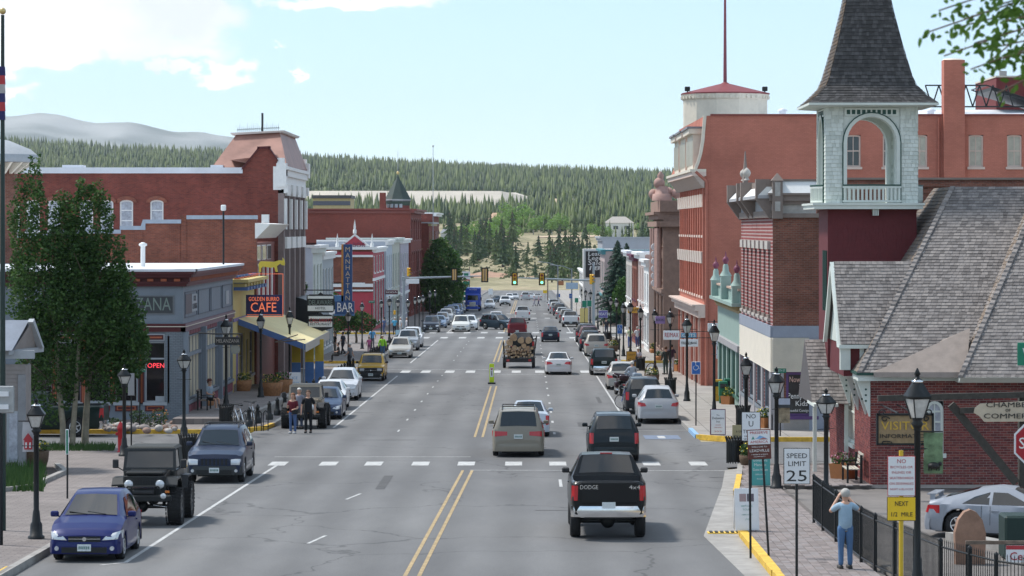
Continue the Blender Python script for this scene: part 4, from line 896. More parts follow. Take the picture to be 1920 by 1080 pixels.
HAIRS=dict(grey=flat((.42,.40,.37),.8),brown=flat((.10,.05,.025),.7),dark=flat((.025,.02,.018),.7),white=flat((.62,.60,.56),.8),red=flat((.22,.08,.03),.7))
def person(label,loc,rz=0,h=1.75,pose='stand',shirt=(.3,.3,.3),pants=(.05,.07,.13),hair='brown',shoes=(.05,.045,.04),sleeve=.5,shorts=False,cat='person',lvl=1,hat=None,bag=None,extra=None,longhair=False,group=None,female=False,dress=None):
 t=root('person',label,cat,loc,rz,group);k=h/1.75
 V=lambda x,y,z:(x*k,y*k,z*k)
 sw=.185 if not female else .165
 hip=.93;kn=[(.10,.0,.50),(-.10,.0,.50)];an=[(.105,-.02,.09),(-.105,-.02,.09)];hz=0
 el=[(sw+.09,-.03,1.12),(-sw-.09,-.03,1.12)];wr_=[(sw+.10,.06,.88),(-sw-.10,.06,.88)]
 if pose=='camera':el=[(sw+.16,.12,1.30),(-sw-.12,.16,1.26)];wr_=[(.11,.27,1.60),(-.09,.27,1.58)]
 if pose=='hand':el=[(sw+.07,.02,1.12),(-sw-.07,.02,1.12)];wr_=[(sw-.02,.26,1.22),(-.12,.22,1.08)]
 if pose=='walk':kn=[(.10,.14,.51),(-.10,-.02,.49)];an=[(.105,.20,.10),(-.105,-.30,.16)];wr_=[(sw+.10,-.12,.92),(-sw-.10,.20,.95)]
 if pose=='sit':hip=.52;kn=[(.13,.42,.50),(-.13,.42,.50)];an=[(.13,.45,.09),(-.13,.45,.09)];hz=-.41;el=[(sw+.08,.03,.74),(-sw-.08,.03,.74)];wr_=[(.10,.22,.70),(-.10,.22,.72)]
 if pose=='ride':hip=.80;kn=[(.22,.38,.66),(-.22,.38,.66)];an=[(.25,.22,.22),(-.25,.22,.22)];hz=-.13;el=[(sw+.1,.25,1.05),(-sw-.1,.25,1.05)];wr_=[(.30,.50,1.02),(-.30,.50,1.02)]
 Z=lambda z:z+hz
 vs=[V(0,0,hip),V(0,-.01,Z(1.10)),V(0,0,Z(1.32)),V(0,-.01,Z(1.44)),V(0,.0,Z(1.50)),V(0,.015,Z(1.57)),V(0,.02,Z(1.66)),V(0,.01,Z(1.74))]
 rd=[(.12*k,.085*k),(.115*k,.085*k),(.17*k,.115*k),(.10*k,.09*k),.055*k,.075*k,(.092*k,.105*k),.06*k];es=[(i,i+1)for i in range(7)]
 def chain(start,pts,rs):
  last=start
  for p_,r_ in zip(pts,rs):vs.append(V(*p_));rd.append(r_*k if not isinstance(r_,tuple)else(r_[0]*k,r_[1]*k));es.append((last,len(vs)-1));last=len(vs)-1
  return last
 for i,sd in enumerate((1,-1)):
  e=el[i];w_=wr_[i]
  if pose in('sit','ride'):pass
  hd=Vector(w_)+(Vector(w_)-Vector(e)).normalized()*.07
  hand=chain(3,[(sd*sw,0,Z(1.40)),tuple(Vector(e)),tuple(w_),tuple(hd)],[.062,.045,.03,(.038,.022)])
  if lvl>1 or pose in('camera','hand'):
   up=Vector((0,0,1));d=(hd-Vector(w_)).normalized();sdv=d.cross(up).normalized()if abs(d.z)<.9 else Vector((0,1,0))
   for q,(off,ln)in enumerate(((-.028,.06),(-.01,.075),(.009,.07),(.027,.055))):
    b=hd+sdv*off*1.0;chain(hand,[tuple(b+d*.02),tuple(b+d*ln*.6),tuple(b+d*ln*.95+Vector((0,.01,-.012)))],[.0095,.009,.007])
   b=Vector(w_)+d*.02;chain(hand-1 if False else hand,[tuple(b-sdv*.035+d*.02),tuple(b-sdv*.05+d*.05)],[.011,.009])
  chain(0,[(sd*.09,0,hip-.05),kn[i],an[i],(an[i][0],an[i][1]+.10,max(.035,an[i][2]-.055)),(an[i][0],an[i][1]+.17,max(.03,an[i][2]-.06))],[.07,.055,.04,.038,.028])
 body=skin('body',vs,es,rd,SKINM,t,lvl)
 g=MB();hzv=Z(1.655)
 g.add([V(-.012,.118,hzv-.02),V(.012,.118,hzv-.02),V(0,.145,hzv-.03),V(0,.118,hzv+.03)],[(0,1,2),(1,3,2),(3,0,2)],SKINM);g.build('nose',t)
 for sd in(1,-1):
  g=MB();g.ball(V(sd*.035,.108,hzv+.02),.013*k,HAIRS['dark'],6);g.build('eye',t);g=MB();g.ball(V(sd*.094,.0,hzv-.005),.026*k,SKINM,6,(.5,1,1));g.build('ear',t)
 g=MB();g.ball(V(0,.108,hzv-.065),.024*k,flat((.4,.13,.11)),6,(1,1,.3));g.build('mouth',t)
 sm=flat(shirt,.85);pmn=flat(pants,.85)
 sv=[V(0,0,hip-.13),V(0,-.01,Z(1.10)),V(0,0,Z(1.32)),V(0,-.01,Z(1.435))];sr=[(.188*k,.150*k),(.168*k,.13*k),(.182*k,.13*k),(.11*k,.10*k)];se=[(0,1),(1,2),(2,3)]
 for i,sd in enumerate((1,-1)):
  q=len(sv);sh=Vector((sd*sw,0,Z(1.40)));e=Vector(el[i]);w_=Vector(wr_[i])
  sv.append(V(*sh));sr.append(.078*k);se.append((3,q))
  if sleeve<=.5:sv.append(V(*(sh+(e-sh)*.8)));sr.append(.066*k);se.append((q,q+1))
  else:sv+=[V(*e),V(*(e+(w_-e)*.92))];sr+=[.060*k,.045*k];se+=[(q,q+1),(q+1,q+2)]
 skin('jacket' if sleeve>.5 else 'shirt',sv,se,sr,sm,t,1)
 tv=[V(0,0,hip+.02),V(0,0,hip+.16),V(0,0,hip-.09)];tr=[(.165*k,.126*k),(.14*k,.11*k),(.11*k,.10*k)];te=[(0,1),(0,2)]
 for i,sd in enumerate((1,-1)):
  q=len(tv);kk=Vector(kn[i]);a_=Vector(an[i]);th=Vector((sd*.09,0,hip-.05))
  tv.append(V(*th));tr.append(.112*k);te.append((0,q))
  if shorts:tv.append(V(*(th+(kk-th)*.85)));tr.append(.085*k);te.append((q,q+1))
  else:tv+=[V(*kk),V(*(a_+Vector((0,0,-.02))))];tr+=[.072*k,.062*k];te+=[(q,q+1),(q+1,q+2)]
 skin('shorts' if shorts else 'trousers',tv,te,tr,pmn,t,1)
 for i in(0,1):
  g=MB();a_=an[i];g.rbox(V(a_[0],a_[1]+.075,a_[2]-.045),(.10*k,.27*k,.09*k),flat(shoes,.6),.03*k,2);g.build('shoe',t)
 hm=HAIRS[hair];g=MB();g.ball(V(0,-.012,Z(1.69)),.112*k,hm,8,(.98,1,1.0))
 keep=[];
 for f_ in g.f:
  c=sum((Vector(g.v[i])for i in f_),Vector())/len(f_)
  keep.append(not(c.y>.035*k and c.z<Z(1.735)*k)and c.z>Z(1.60)*k)
 g.f=[f for f,q in zip(g.f,keep)if q];g.m=[f for f,q in zip(g.m,keep)if q];g.sm=[f for f,q in zip(g.sm,keep)if q];g.build('hair',t)
 if longhair:g=MB();g.rbox(V(0,-.085,Z(1.56)),(.2*k,.09*k,.30*k),hm,.04,2);g.build('long_hair',t)
 if hat:
  g=MB();g.lathe(V(0,.0,Z(1.72)),[(.16*k,0),(.165*k,.012),(.112*k,.02),(.108*k,.08*k),(.06*k,.115*k)],flat(hat,.8),12);g.build('hat',t)
 if extra:extra(t,k,Z,V)
 return t
def lamp(loc,h=4.6,group='black lantern street lamps',label='tall black lantern street lamp',arm=None,first=True):
 t=root('street_lamp',label,'street lamp',loc,random.uniform(-.2,.2),group)
 g=MB();H=h-1.0;g.lathe((0,0,0),[(.21,0),(.21,.09),(.16,.13),(.15,.5),(.11,.6),(.085,.95),(.07,1.0),(.065,H),(.085,H+.02),(.06,H+.1)],BLACK,10);g.cyl((-.35,0,H-.38),(.35,0,H-.38),.017,BLACK,n=5);g.build('pole',t)
 g=MB();g.lathe((0,0,H),[(.075,.05),(.13,.14),(.09,.2),(.12,.26)],BLACK,8);q=.14
 for i in range(4):
  a=pi/2*i+pi/4;g.cyl((.14*cos(a),.14*sin(a),H+.24),(.27*cos(a),.27*sin(a),H+.68),.014,BLACK,n=4)
 g.lathe((0,0,H),[(.28,.66),(.30,.70),(.30,.72),(.10,1.02),(.10,1.06),(.05,1.09),(.045,1.15),(.07,1.17),(.012,1.3)],BLACK,4);g.build('lantern_frame',t)
 g=MB();g.lathe((0,0,H),[(.125,.27),(.255,.66)],plain('lamp_glass',(.50,.49,.46),.15,0,.2,6,spec=.6),4,smooth=False);g.build('lantern_glass',t)
 g=MB();g.lathe((0,0,H),[(.115,1.0),(.13,1.03),(.07,1.06)],CHROME,8);g.build('vent_cap',t)
 return t
def trash(loc,group='black slatted litter bins',label='black round litter bin'):
 t=root('litter_bin',label,'litter bin',loc,0,group);g=MB();g.lathe((0,0,0),[(.27,.05),(.27,.8),(.25,.82),(.2,.8)],BLACK,16);g.build('liner',t)
 g=MB()
 for i in range(20):a=2*pi*i/20;g.M=Matrix.Rotation(a,4,'Z');g.hexa([(.285,-.02,0),(.30,-.02,0),(.30,.02,0),(.285,.02,0),(.285,-.022,.72),(.30,-.022,.72),(.30,.022,.72),(.285,.022,.72)],BLACK);g.hexa([(.285,-.02,.72),(.30,-.02,.72),(.30,.02,.72),(.285,.02,.72),(.34,-.025,.92),(.355,-.025,.92),(.355,.025,.92),(.34,.025,.92)],BLACK)
 g.M=None;g.build('slats',t);return t
FLW=[leafm('flower_yellow',(.75,.55,.03),(.85,.70,.1),5,0),leafm('flower_pink',(.45,.1,.2),(.6,.25,.4),5,0),leafm('flower_white',(.6,.6,.6),(.75,.72,.75),5,0)]
LFP=leafm('plant_green',(.03,.075,.02),(.07,.13,.035),6,.15)
def barrel(loc,r=.42,h=.5,kind='wood',fl=0,label='',group=None,ph=.3,handle=False,square=False):
 t=root('planter',label,'planter',loc,random.uniform(0,1),group);g=MB();bm=BARREL if kind=='wood' else(flat((.42,.17,.06),.6)if kind=='terracotta' else plain('wicker',(.10,.065,.04),.9,0,.3,20,.4))
 if square:g.lathe((0,0,0),[(r*1.0,0),(r*1.15,h),(r*1.05,h),(r*1.0,h-.06)],bm,4,smooth=False)
 else:g.lathe((0,0,0),[(r*.78,0),(r*.95,h*.5),(r,h),(r*.92,h),(r*.9,h-.06)],bm,14)
 g.build('tub',t)
 if kind=='wood':
  for z in(h*.2,h*.8):g=MB();q=lerp(.78,1,z/h)*r+.006;g.lathe((0,0,z-.02),[(q,0),(q+.005,.04)],BLACK,14);g.build('hoop',t)
 if handle:g=MB();g.tube([(r*.9*cos(a),0,h+r*1.5*sin(a))for a in[pi*i/10 for i in range(11)]],.03,bm);g.build('handle',t)
 rg=random.Random(int(loc[0]*37+loc[1]*11));g=MB();leaves(g,(0,0,h+ph*.35),(r*.95,r*.95,ph*.55),170,.11,LFP,rg,.2);leaves(g,(0,0,h+ph*.5),(r*.95,r*.95,ph*.5),55,.07,FLW[fl],rg,.8);tag(g.build('plants',t),kind='stuff');return t
def bollard(loc,h=.75,label='black cannon shaped bollard',group='black bollards along the raised walkway'):
 g=MB();g.lathe((0,0,0),[(.16,0),(.16,.22),(.12,.25),(.10,.3),(.075,h-.12),(.095,h-.1),(.095,h-.05),(.05,h-.02),(.05,h+.02),(.015,h+.06)],BLACK,10);o=g.build('bollard',None,loc=loc);return tag(o,label,'bollard',group)
def signpost(name,label,cat,x,y,zb,zt_,w_,h,face,bord,lines,pole=BLACK,polew=.03,poletop=None,lean=0,n=TOCAM,inset=.02,boards=None,group=None):
 """post at x,y; board centred at height given by zt_ (top) and h"""
 t=root(name,label,cat,(x,y,zb),0,group,rx=0);t.rotation_euler=(0,lean,0)
 g=MB();g.cyl((0,.03,0),(0,.03,(poletop or zt_)-zb),polew,pole,n=6);g.build('post',t)
 g=MB();zz=zt_-zb;g.rbox((0,-.01,zz-h/2),(w_,.02,h),bord,.006);b=g.build('board',t)
 g=MB();g.rbox((0,-.022,zz-h/2),(w_-2*inset,.006,h-2*inset),face,.002);g.build('face',b)
 for(s_,sz,cx,cz,mt,*rest)in lines:
  text(s_,sz,frame((cx,-.027,zz-h/2+cz),(0,-1,0)),mt,b,bold=rest[0]if rest else 0,wid=rest[1]if len(rest)>1 else None,ext=.002)
 return t
def sandwich(label,loc,w_,h,face,bord,lines,rz=0,group=None,foot=True,lean=.16):
 t=root('sandwich_board',label,'sandwich board',loc,rz,group)
 for sd in(-1,1):
  g=MB();g.M=Matrix.Translation((0,sd*h*lean*1.0,.05))@Matrix.Rotation(sd*lean if False else(-sd*lean),4,'X');
  g.M=Matrix.Translation((0,sd*h*sin(lean),.04))@Matrix.Rotation(sd*lean,4,'X')
  g.box((-w_/2,-.015,0),(w_/2,.015,h),bord);p_=g.build('panel',t)
  if sd<0:
   g2=MB();M=g.M;g2.M=M;g2.box((-w_/2+.03,-.021,.03),(w_/2-.03,-.015,h-.03),face);g2.build('face',p_)
   for(s_,sz,cx,cz,mt,*rest)in lines:
    fm_=M@frame((cx,-.024,cz),(0,-1,0));text(s_,sz,fm_,mt,p_,ext=.001,wid=rest[0]if rest else None)
 return t
INK=flat((.02,.02,.02));INKR=flat((.42,.04,.05));INKW=flat((.75,.75,.72));INKG=flat((.1,.3,.25))
SIGNW=plain('sign_white',(.72,.73,.74),.4,0,.04,5)
SIGNG=flat((.01,.19,.11),.4)
def rebase(t,loc):
 loc=Vector(loc);t.location=loc
 for c in PAR.get(t.name,[]):c.location=c.location-loc
 return t
BRED=brickm('red_brick',(.25,.06,.042),(.16,.04,.032),(.17,.085,.07),.22,.075,.01,var=.4)
BRED2=brickm('orange_brick',(.32,.10,.06),(.21,.065,.045),(.22,.13,.10),.22,.075,.01,var=.4)
BPINK=brickm('painted_salmon_brick',(.52,.195,.14),(.47,.175,.125),(.41,.15,.11),.22,.075,.008,var=.26,vs=.22)
BROWN=brickm('brown_brick',(.27,.10,.065),(.17,.065,.045),(.22,.15,.12),.22,.075,.01,var=.45)
BCH=brickm('chamber_brick',(.19,.045,.04),(.13,.032,.03),(.42,.38,.35),.215,.082,.012,var=.2)
STRIPE=brickm('striped_brick',(.27,.07,.065),(.24,.06,.055),(.42,.32,.30),6,.15,.032,var=.1)
BGREY=brickm('grey_painted_brick',(.20,.225,.25),(.18,.20,.225),(.12,.14,.155),.22,.075,.01,var=.12)
MAROON=plain('maroon_shingle',(.12,.018,.022),.7,0,.12,4)
CREAM=plain('cream_paint',(.66,.60,.50),.6,0,.08,2);PCREAM=plain('pink_cream_paint',(.62,.49,.42),.6,0,.08,2)
MINT=plain('mint_paint',(.62,.66,.61),.6,0,.07,2);GRNT=flat((.02,.07,.055),.5)
BLUEG=plain('blue_grey_paint',(.19,.22,.255),.6,0,.08,1.5);DKRED=plain('dark_red_paint',(.085,.014,.016),.55,0,.1,4);ORNG=flat((.40,.11,.05),.6)
MEMB=plain('white_roof_membrane',(.66,.68,.72),.6,0,.1,.7);STONE=plain('brownstone',(.28,.18,.14),.85,0,.18,2,.2);TAUPE=plain('taupe_trim',(.22,.175,.15),.7,0,.12,2)
COPPER=plain('copper_mansard',(.30,.155,.12),.5,.1,.22,.8)
SHING=[plain('shingle_grey_%d'%i,c,.92,0,.22,7,.3)for i,c in enumerate([(.20,.18,.17),(.25,.225,.21),(.15,.135,.128),(.22,.20,.19)])]
DSHING=[plain('dark_shingle_%d'%i,c,.9,0,.25,7,.3)for i,c in enumerate([(.065,.062,.062),(.088,.084,.084),(.05,.048,.048)])]
MSH=[plain('mint_shingle_%d'%i,c,.75,0,.06,5)for i,c in enumerate([(.62,.66,.61),(.55,.59,.54),(.66,.70,.65)])]
def skinbox(t,fN,uN,fS,uS,z0,z1,holesN,holesS,mat,matS=None,x0=0,x1=0,Y0=0,Y1=0,name='wall'):
 mb=MB();wall_with_holes(mb,fN,uN[0],uN[1],z0,z1,holesN,0,mat);wall_with_holes(mb,fS,uS[0],uS[1],z0,z1,holesS,0,matS or mat)
 sg=1 if x1>x0 else-1;a,b=min(x0,x1),max(x0,x1)
 q=DKPL;mb.box((a+.28,Y0+.28,z0),(b-.28,Y1-.05,z1-.06),q)
 for(p,r)in(((a,Y0),(b,Y0)),):pass
 other=b if abs(fS.A.x-a)<abs(fS.A.x-b)else a
 mb.add([(other,Y0,z0),(other,Y1,z0),(other,Y1,z1),(other,Y0,z1)],[(0,1,2,3)],mat);mb.add([(a,Y1,z0),(b,Y1,z0),(b,Y1,z1),(a,Y1,z1)],[(0,1,2,3)],mat)
 o=mb.build(name,t);g=MB();g.box((a+.02,Y0+.02,z1-.05),(b-.02,Y1-.02,z1),MEMB);g.build('roof',t);return o
def bricks(par,f,u0,u1,v0,v1,holes,nbig,seedv=1,bw=.2,bh=.066,j=.014):
 rg=random.Random(seedv);cells=[]
 v=v0;r=0
 while v+bh<v1:
  u=u0+(-bw/2 if r%2 else 0)
  while u<u1:
   a,b=max(u,u0),min(u+bw,u1)
   if b-a>.04:
    for h in holes:
     if v+bh>h[2]and v<h[3]:
      if a<h[0]<b:b=h[0]-.005
      elif a<h[1]<b:a=h[1]+.005
      elif h[0]<=a and b<=h[1]:a=b=0;break
    if b-a>.03:cells.append((a,b,v))
   u+=bw+j
  v+=bh+j;r+=1
 MS=[plain('brick_face_%d'%i,c,.85,0,.2,9,.2)for i,c in enumerate([(.21,.05,.045),(.16,.038,.036),(.13,.03,.03),(.24,.065,.052)])]
 full=[c for c in cells if c[1]-c[0]>bw-.002];step=max(1,len(full)//max(1,nbig));big=set(full[:nbig])if nbig else set()
 mes=[]
 if nbig:
  for m in MS:g=MB();f0=Fac((0,0),(1,0));g.rbox((0,0,0),(bw,.05,bh),m,.006);o=g.build('brick');mes.append(o.data);bpy.data.objects.remove(o)
 ang=atan2(f.d.y,f.d.x)
 g=MB()
 for c in cells:
  if c in big:
   o=bpy.data.objects.new('brick',rg.choice(mes));COL.objects.link(o);o.parent=par;o.location=f.p((c[0]+c[1])/2,c[2]+bh/2,-.012+rg.uniform(0,.006));o.rotation_euler=(0,0,ang);reg(o)
  else:
   w=.013+rg.uniform(0,.006);m=rg.choice(MS);a,b,v=c
   g.add([f.p(a,v,w),f.p(b,v,w),f.p(b,v+bh,w),f.p(a,v+bh,w),f.p(a,v,-.01),f.p(b,v,-.01),f.p(b,v+bh,-.01),f.p(a,v+bh,-.01)],[(0,1,2,3),(0,4,5,1),(1,5,6,2),(2,6,7,3),(3,7,4,0)],m)
 tag(g.build('bricks',par),kind='stuff')
def shingles(par,A,B,C,D,mats,course=.13,wd=.16,name='shingles',th=.02,clip=None,seedv=2,cap=None):
 """A,B eave (left,right); D,C ridge (left,right): courses of single shingles, butts proud"""
 rg=random.Random(seedv);A,B,C,D=map(Vector,(A,B,C,D));n=(B-A).cross(D-A).normalized()
 if n.z<0 and abs(n.z)>.05:n=-n
 elif abs(n.z)<=.05 and n.dot(Vector((0,-1,0)))<0:n=-n
 H=((D+C)/2-(A+B)/2).length;rows=max(2,int(H/course));g=MB()
 for r in range(rows):
  t0,t1=r/rows,min(1,(r+1.25)/rows);l0,r0=A.lerp(D,t0),B.lerp(C,t0);l1,r1=A.lerp(D,t1),B.lerp(C,t1);W=(r0-l0).length
  if W<.05:continue
  s=-rg.random()*wd/W
  while s<1:
   w_=wd*rg.uniform(.6,1.4)/W;a,b=max(0,s+.004/W),min(1,s+w_-.004/W)
   if b>a:
    lf=n*(th+rg.uniform(0,.010));dr=(l0-l1).normalized()*rg.uniform(0,.012)
    p=[l0.lerp(r0,a)+lf+dr,l0.lerp(r0,b)+lf+dr,l1.lerp(r1,b)+n*.003,l1.lerp(r1,a)+n*.003];q=[l0.lerp(r0,a)+dr,l0.lerp(r0,b)+dr]
    if clip is None or clip((p[0]+p[2])/2):g.add(p+q,[(0,1,2,3),(4,5,1,0)],rg.choice(mats))
   s+=w_
 o=g.build(name,par);tag(o,kind='stuff');return o
t=root('visitor_centre','dark red brick visitor building with shingled hip roof and bell tower','building')
zb=gz(92)+.13;YE=92.0;XL=10.75
fN=Fac((XL,YE),(26,YE));fS=Fac((XL,YE),(XL,104.5));ze=2.25
def ru(px):return fN.Yof(px)[0]
hN=[(ru(1736),ru(1769),Z_(850,YE),Z_(752,YE))];uS=lambda px:fS.Yof(px)[0]
hS=[(uS(1603),uS(1588),zb+.95,zb+3.0)]
hS=[(min(h[0],h[1]),max(h[0],h[1]),h[2],h[3])for h in hS]
mb=MB();wall_with_holes(mb,fN,0,15.2,zb-.1,ze,hN,0,plain('lime_mortar',(.40,.35,.32),.95,0,.15,4));wall_with_holes(mb,fS,0,12.5,zb-.3,ze,hS,0,MC['lime_mortar']);mb.box((XL+.3,YE+.3,zb),(25.9,104.4,ze-.05),DKPL)
mb.add([(XL,104.5,zb-.3),(26,104.5,zb-.3),(26,104.5,ze),(XL,104.5,ze)],[(0,1,2,3)],BCH);mb.add([(26,YE,zb),(26,104.5,zb),(26,104.5,ze),(26,YE,ze)],[(0,1,2,3)],BCH);WALL=mb.build('wall',t)
bricks(WALL,fN,0,6.2,zb+.02,ze-.02,hN,290,3);bricks(WALL,fS,0,12.4,zb-.1,ze-.02,hS,0,4);bricks(WALL,fN,6.2,15,zb+.02,ze-.02,[],0,5)if False else None
g=MB();fN.box(g,6.2,15.2,zb,ze-.01,0,.012,BCH);g.build('wall_end',t)
window(fN,t,*hN[0],MINT,CURTAIN,w=-.08,fr=.09,arch=.28,mull=(2,4),hood=None);window(fS,t,*hS[0],MINT,flat((.42,.40,.34),.6),w=-.05,fr=.10,arch=0,mull=(1,1))
g=MB();fN.box(g,-.45,15.2,ze-.02,ze+.16,-.1,.42,MINT);g.build('fascia',t);g=MB();fN.box(g,-.5,15.2,ze+.16,ze+.24,-.1,.48,GRNT);g.build('gutter',t)
g=MB();fS.box(g,0,12.5,ze-.02,ze+.16,-.1,.42,MINT);fS.box(g,0,12.5,ze+.16,ze+.24,-.1,.48,GRNT);g.build('side_fascia',t)
def roofbody(nm,pts,faces,mat):g=MB();g.add(pts,faces,mat);return g.build(nm,t)
E0=ze+.24;ridge_z=Z_(350,98.4)
r1=[(XL-.4,91.55,E0),(26,91.55,E0),(26,98.4,ridge_z),(14.25,98.4,ridge_z),(14.25,103,ridge_z),(XL-.4,105,E0),(26,105,E0),(26,103,ridge_z)]
R1=roofbody('roof',r1,[(0,1,2,3),(0,3,4,5),(3,2,7,4),(5,4,7,6),(1,6,7,2),(0,5,6,1)],flat((.10,.09,.09)))
shingles(R1,r1[0],(20.4,91.55,E0),(20.4,98.4,ridge_z),r1[3],SHING,.15,.17,seedv=5);shingles(R1,r1[5],r1[0],r1[3],r1[4],[plain('sunlit_shingle',(.20,.155,.12),.9,0,.25,7,.3),SHING[2]],.15,.17,seedv=6)  # left-facing plane: sunlit brown put into the shingle colour
f2=13.35;r2=[(f2,90.6,E0-.1),(26,90.6,E0-.1),(26,97.2,E0+6.3),(f2+3.9,97.2,E0+6.3),(f2,96.6,E0-.1),(f2+3.9,98,E0+6.3)]
R2=roofbody('wing_roof',r2,[(0,1,2,3),(0,3,5,4)],flat((.10,.09,.09)));shingles(R2,r2[0],(21,90.6,E0-.1),(21,97.2,E0+6.3),r2[3],SHING,.15,.17,seedv=7);shingles(R2,r2[4],r2[0],r2[3],r2[5],[MC['sunlit_shingle'],SHING[1]],.15,.17,seedv=8)  # wing's left plane takes the same painted-in sunlit brown
g=MB();g.hexa([(f2,90.9,E0-.28),(21,90.9,E0-.28),(21,91.6,E0-.28),(f2,91.6,E0-.28),(f2,90.55,E0-.1),(21,90.55,E0-.1),(21,91.6,E0-.05),(f2,91.6,E0-.05)],MINT);g.build('wing_fascia',t)
for(a,b)in((r1[0],r1[3]),(r2[0],r2[3])):
 g=MB();a=Vector(a);b=Vector(b);n=44
 for i in range(n):p=a.lerp(b,i/n);q=a.lerp(b,(i+.92)/n);g.hexa([p+Vector((-.09,-.03,.0)),p+Vector((.08,-.07,.02)),q+Vector((.08,-.04,.0)),q+Vector((-.09,0,-.02)),p+Vector((-.07,-.02,.07)),p+Vector((.07,-.05,.07)),q+Vector((.07,-.03,.03)),q+Vector((-.07,0,.03))],random.choice(SHING))
 g.build('hip_cap',t)
g=MB();Pc=[Vector((10.75,91.25,E0+.03)),Vector((f2+.25,90.95,E0+.05)),Vector((f2+.62,92.7,E0+1.35)),Vector((12.1,92.2,E0+.42))]
g.add(Pc+[Vector((10.75,91.2,E0-.12)),Vector((f2+.25,90.9,E0-.12)),Vector((11.2,92.6,E0+.2))],[(0,1,2,3),(4,5,1,0),(0,3,2,6)],plain('tan_membrane',(.24,.20,.175),.8,0,.15,3));g.build('roof_cricket',t)
dz0,dz1=Z_(645,93.4),Z_(490,95.6);gx=X_(1562,95.6);gm=flat((.10,.09,.09))
D_=[(gx,93.3,dz0),(13.4,93.3,dz0),(13.4,95.6,dz1),(gx,95.6,dz1),(gx,97.9,dz0),(13.4,97.9,dz0)]
g=MB();g.add(D_,[(0,1,2,3),(3,2,5,4)],gm);DR=g.build('dormer_roof',t);shingles(DR,D_[0],D_[1],D_[2],D_[3],SHING,.135,.15,seedv=9)
g=MB();x=gx+.12;g.add([(x,93.5,dz0-.02),(x,97.7,dz0-.02),(x,95.6,dz1-.1)],[(0,1,2)],MSH[1]);g.box((x,93.45,E0-.2),(x+3,97.7,dz0),MAROON);g.build('dormer_wall',t)
g=MB();
for(a,b,e)in((93.3,dz0,1),(97.9,dz0,-1)):g.hexa([(gx-.1,a,b-.1),(gx+.02,a,b-.1),(gx+.02,a+e*.2,b-.1),(gx-.1,a+e*.2,b-.1),(gx-.1,95.6-.05*e,dz1-.02),(gx+.02,95.6-.05*e,dz1-.02),(gx+.02,95.6+.1*e,dz1-.12),(gx-.1,95.6+.1*e,dz1-.12)],MINT)
g.build('bargeboard',t);g=MB();g.hexa([(gx-.03,93.5,dz0-.05),(gx,93.5,dz0-.05),(gx,93.62,dz0-.05),(gx-.03,93.62,dz0-.05),(gx-.03,95.6,dz1-.22),(gx,95.6,dz1-.22),(gx,95.7,dz1-.3),(gx-.03,95.7,dz1-.3)],GRNT);g.build('bargeboard_trim',t)
g=MB();g.box((gx-.05,93.25,dz0-.14),(12.2,93.5,dz0-.02),MINT);g.box((gx,93.35,E0),(gx+.32,93.6,dz0-.1),MINT);g.box((gx+.62,93.4,E0),(gx+.76,93.55,dz0-.1),MINT);g.build('dormer_trim',t)
for(x,y,s_)in((XL-.02,91.95,1),(XL-.02,93.0,1),(XL-.02,95.2,1),(XL-.02,97.6,1),(XL-.02,100.5,1)):
 g=MB();g.hexa([(x,y,ze-1.15),(x-.04,y,ze-1.15),(x-.04,y+.1,ze-1.15),(x,y+.1,ze-1.15),(x,y,ze-.02),(x-.42,y,ze-.02),(x-.42,y+.1,ze-.02),(x,y+.1,ze-.02)],MINT)
 for k in range(3):g.lathe((x-.14,y-.012,ze-.3-k*.18),[(.035,0),(.035,.01)],GRNT,8,'y')
 g.build('bracket',t)
g=MB();g.box((gx-.5,96.8,1.1),(gx+.3,99.2,1.2),MINT);p_=g.build('porch_fascia',t);g=MB();q=[(XL-1.3,97.6,1.15),(XL,97.6,1.15),(XL,100.2,3.2),(XL-1.3,100.2,3.2)];g.add(q+[(XL-1.3,102.5,1.15),(XL,102.5,1.15)],[(0,1,2,3),(3,2,5,4),(0,3,4)],gm);PR=g.build('porch_roof',t);shingles(PR,q[0],q[1],q[2],q[3],SHING,.17,.17,seedv=12)
g=MB();g.box((XL-1.25,97.7,zb-.2),(XL-1.13,97.85,1.15),MINT);g.box((XL-.2,97.7,zb-.2),(XL-.08,97.85,1.15),MINT);g.build('porch_post',t)
TY=99.0;s56=F/TY;tx0,tx1=X_(1549,TY),X_(1720,TY);tw=tx1-tx0;zf=Z_(392,TY);zc=Z_(200,TY)
g=MB();g.box((tx0+.06,TY+.05,2.0),(tx1-.02,TY+tw,zf),MAROON)
for i in range(4):x=tx0-.02+i*.075;g.box((tx0+.05-.03,TY+.3+i*.35,4.2),(tx0+.065,TY+.4+i*.35,zf-1.4),GRNT)
TB=g.build('tower_base',t)
rr_=random.Random(4);g=MB();z=3.0
while z<zf-.05:
 x=tx0+.06
 while x<tx1-.02:w_=rr_.uniform(.1,.2);b_=min(x+w_-.006,tx1-.02);g.hexa([(x,TY+.03,z),(b_,TY+.03,z),(b_,TY+.06,z),(x,TY+.06,z),(x,TY+.045,z+.125),(b_,TY+.045,z+.125),(b_,TY+.06,z+.125),(x,TY+.06,z+.125)],MAROON);x+=w_
 z+=.125
tag(g.build('maroon_shingles',TB),kind='stuff')
bx0,bx1=X_(1524,TY-.45),X_(1734,TY-.45)
g=MB();g.box((bx0+.05,TY-.42,zf),(bx1-.05,TY+tw+.42,zf+.13),MINT);g.box((bx0,TY-.47,zf+.13),(bx1,TY+tw+.47,zf+.2),MINT);g.build('balcony_floor',t)
g=MB();g.M=Matrix.Translation((X_(1641,TY),TY-.05,zf-.1));
for k in range(3):g.box((-.1+k*.07,-.28,-.12),(-.06+k*.07,.05,.1),MINT)
g.M=None;g.build('corbel',t)
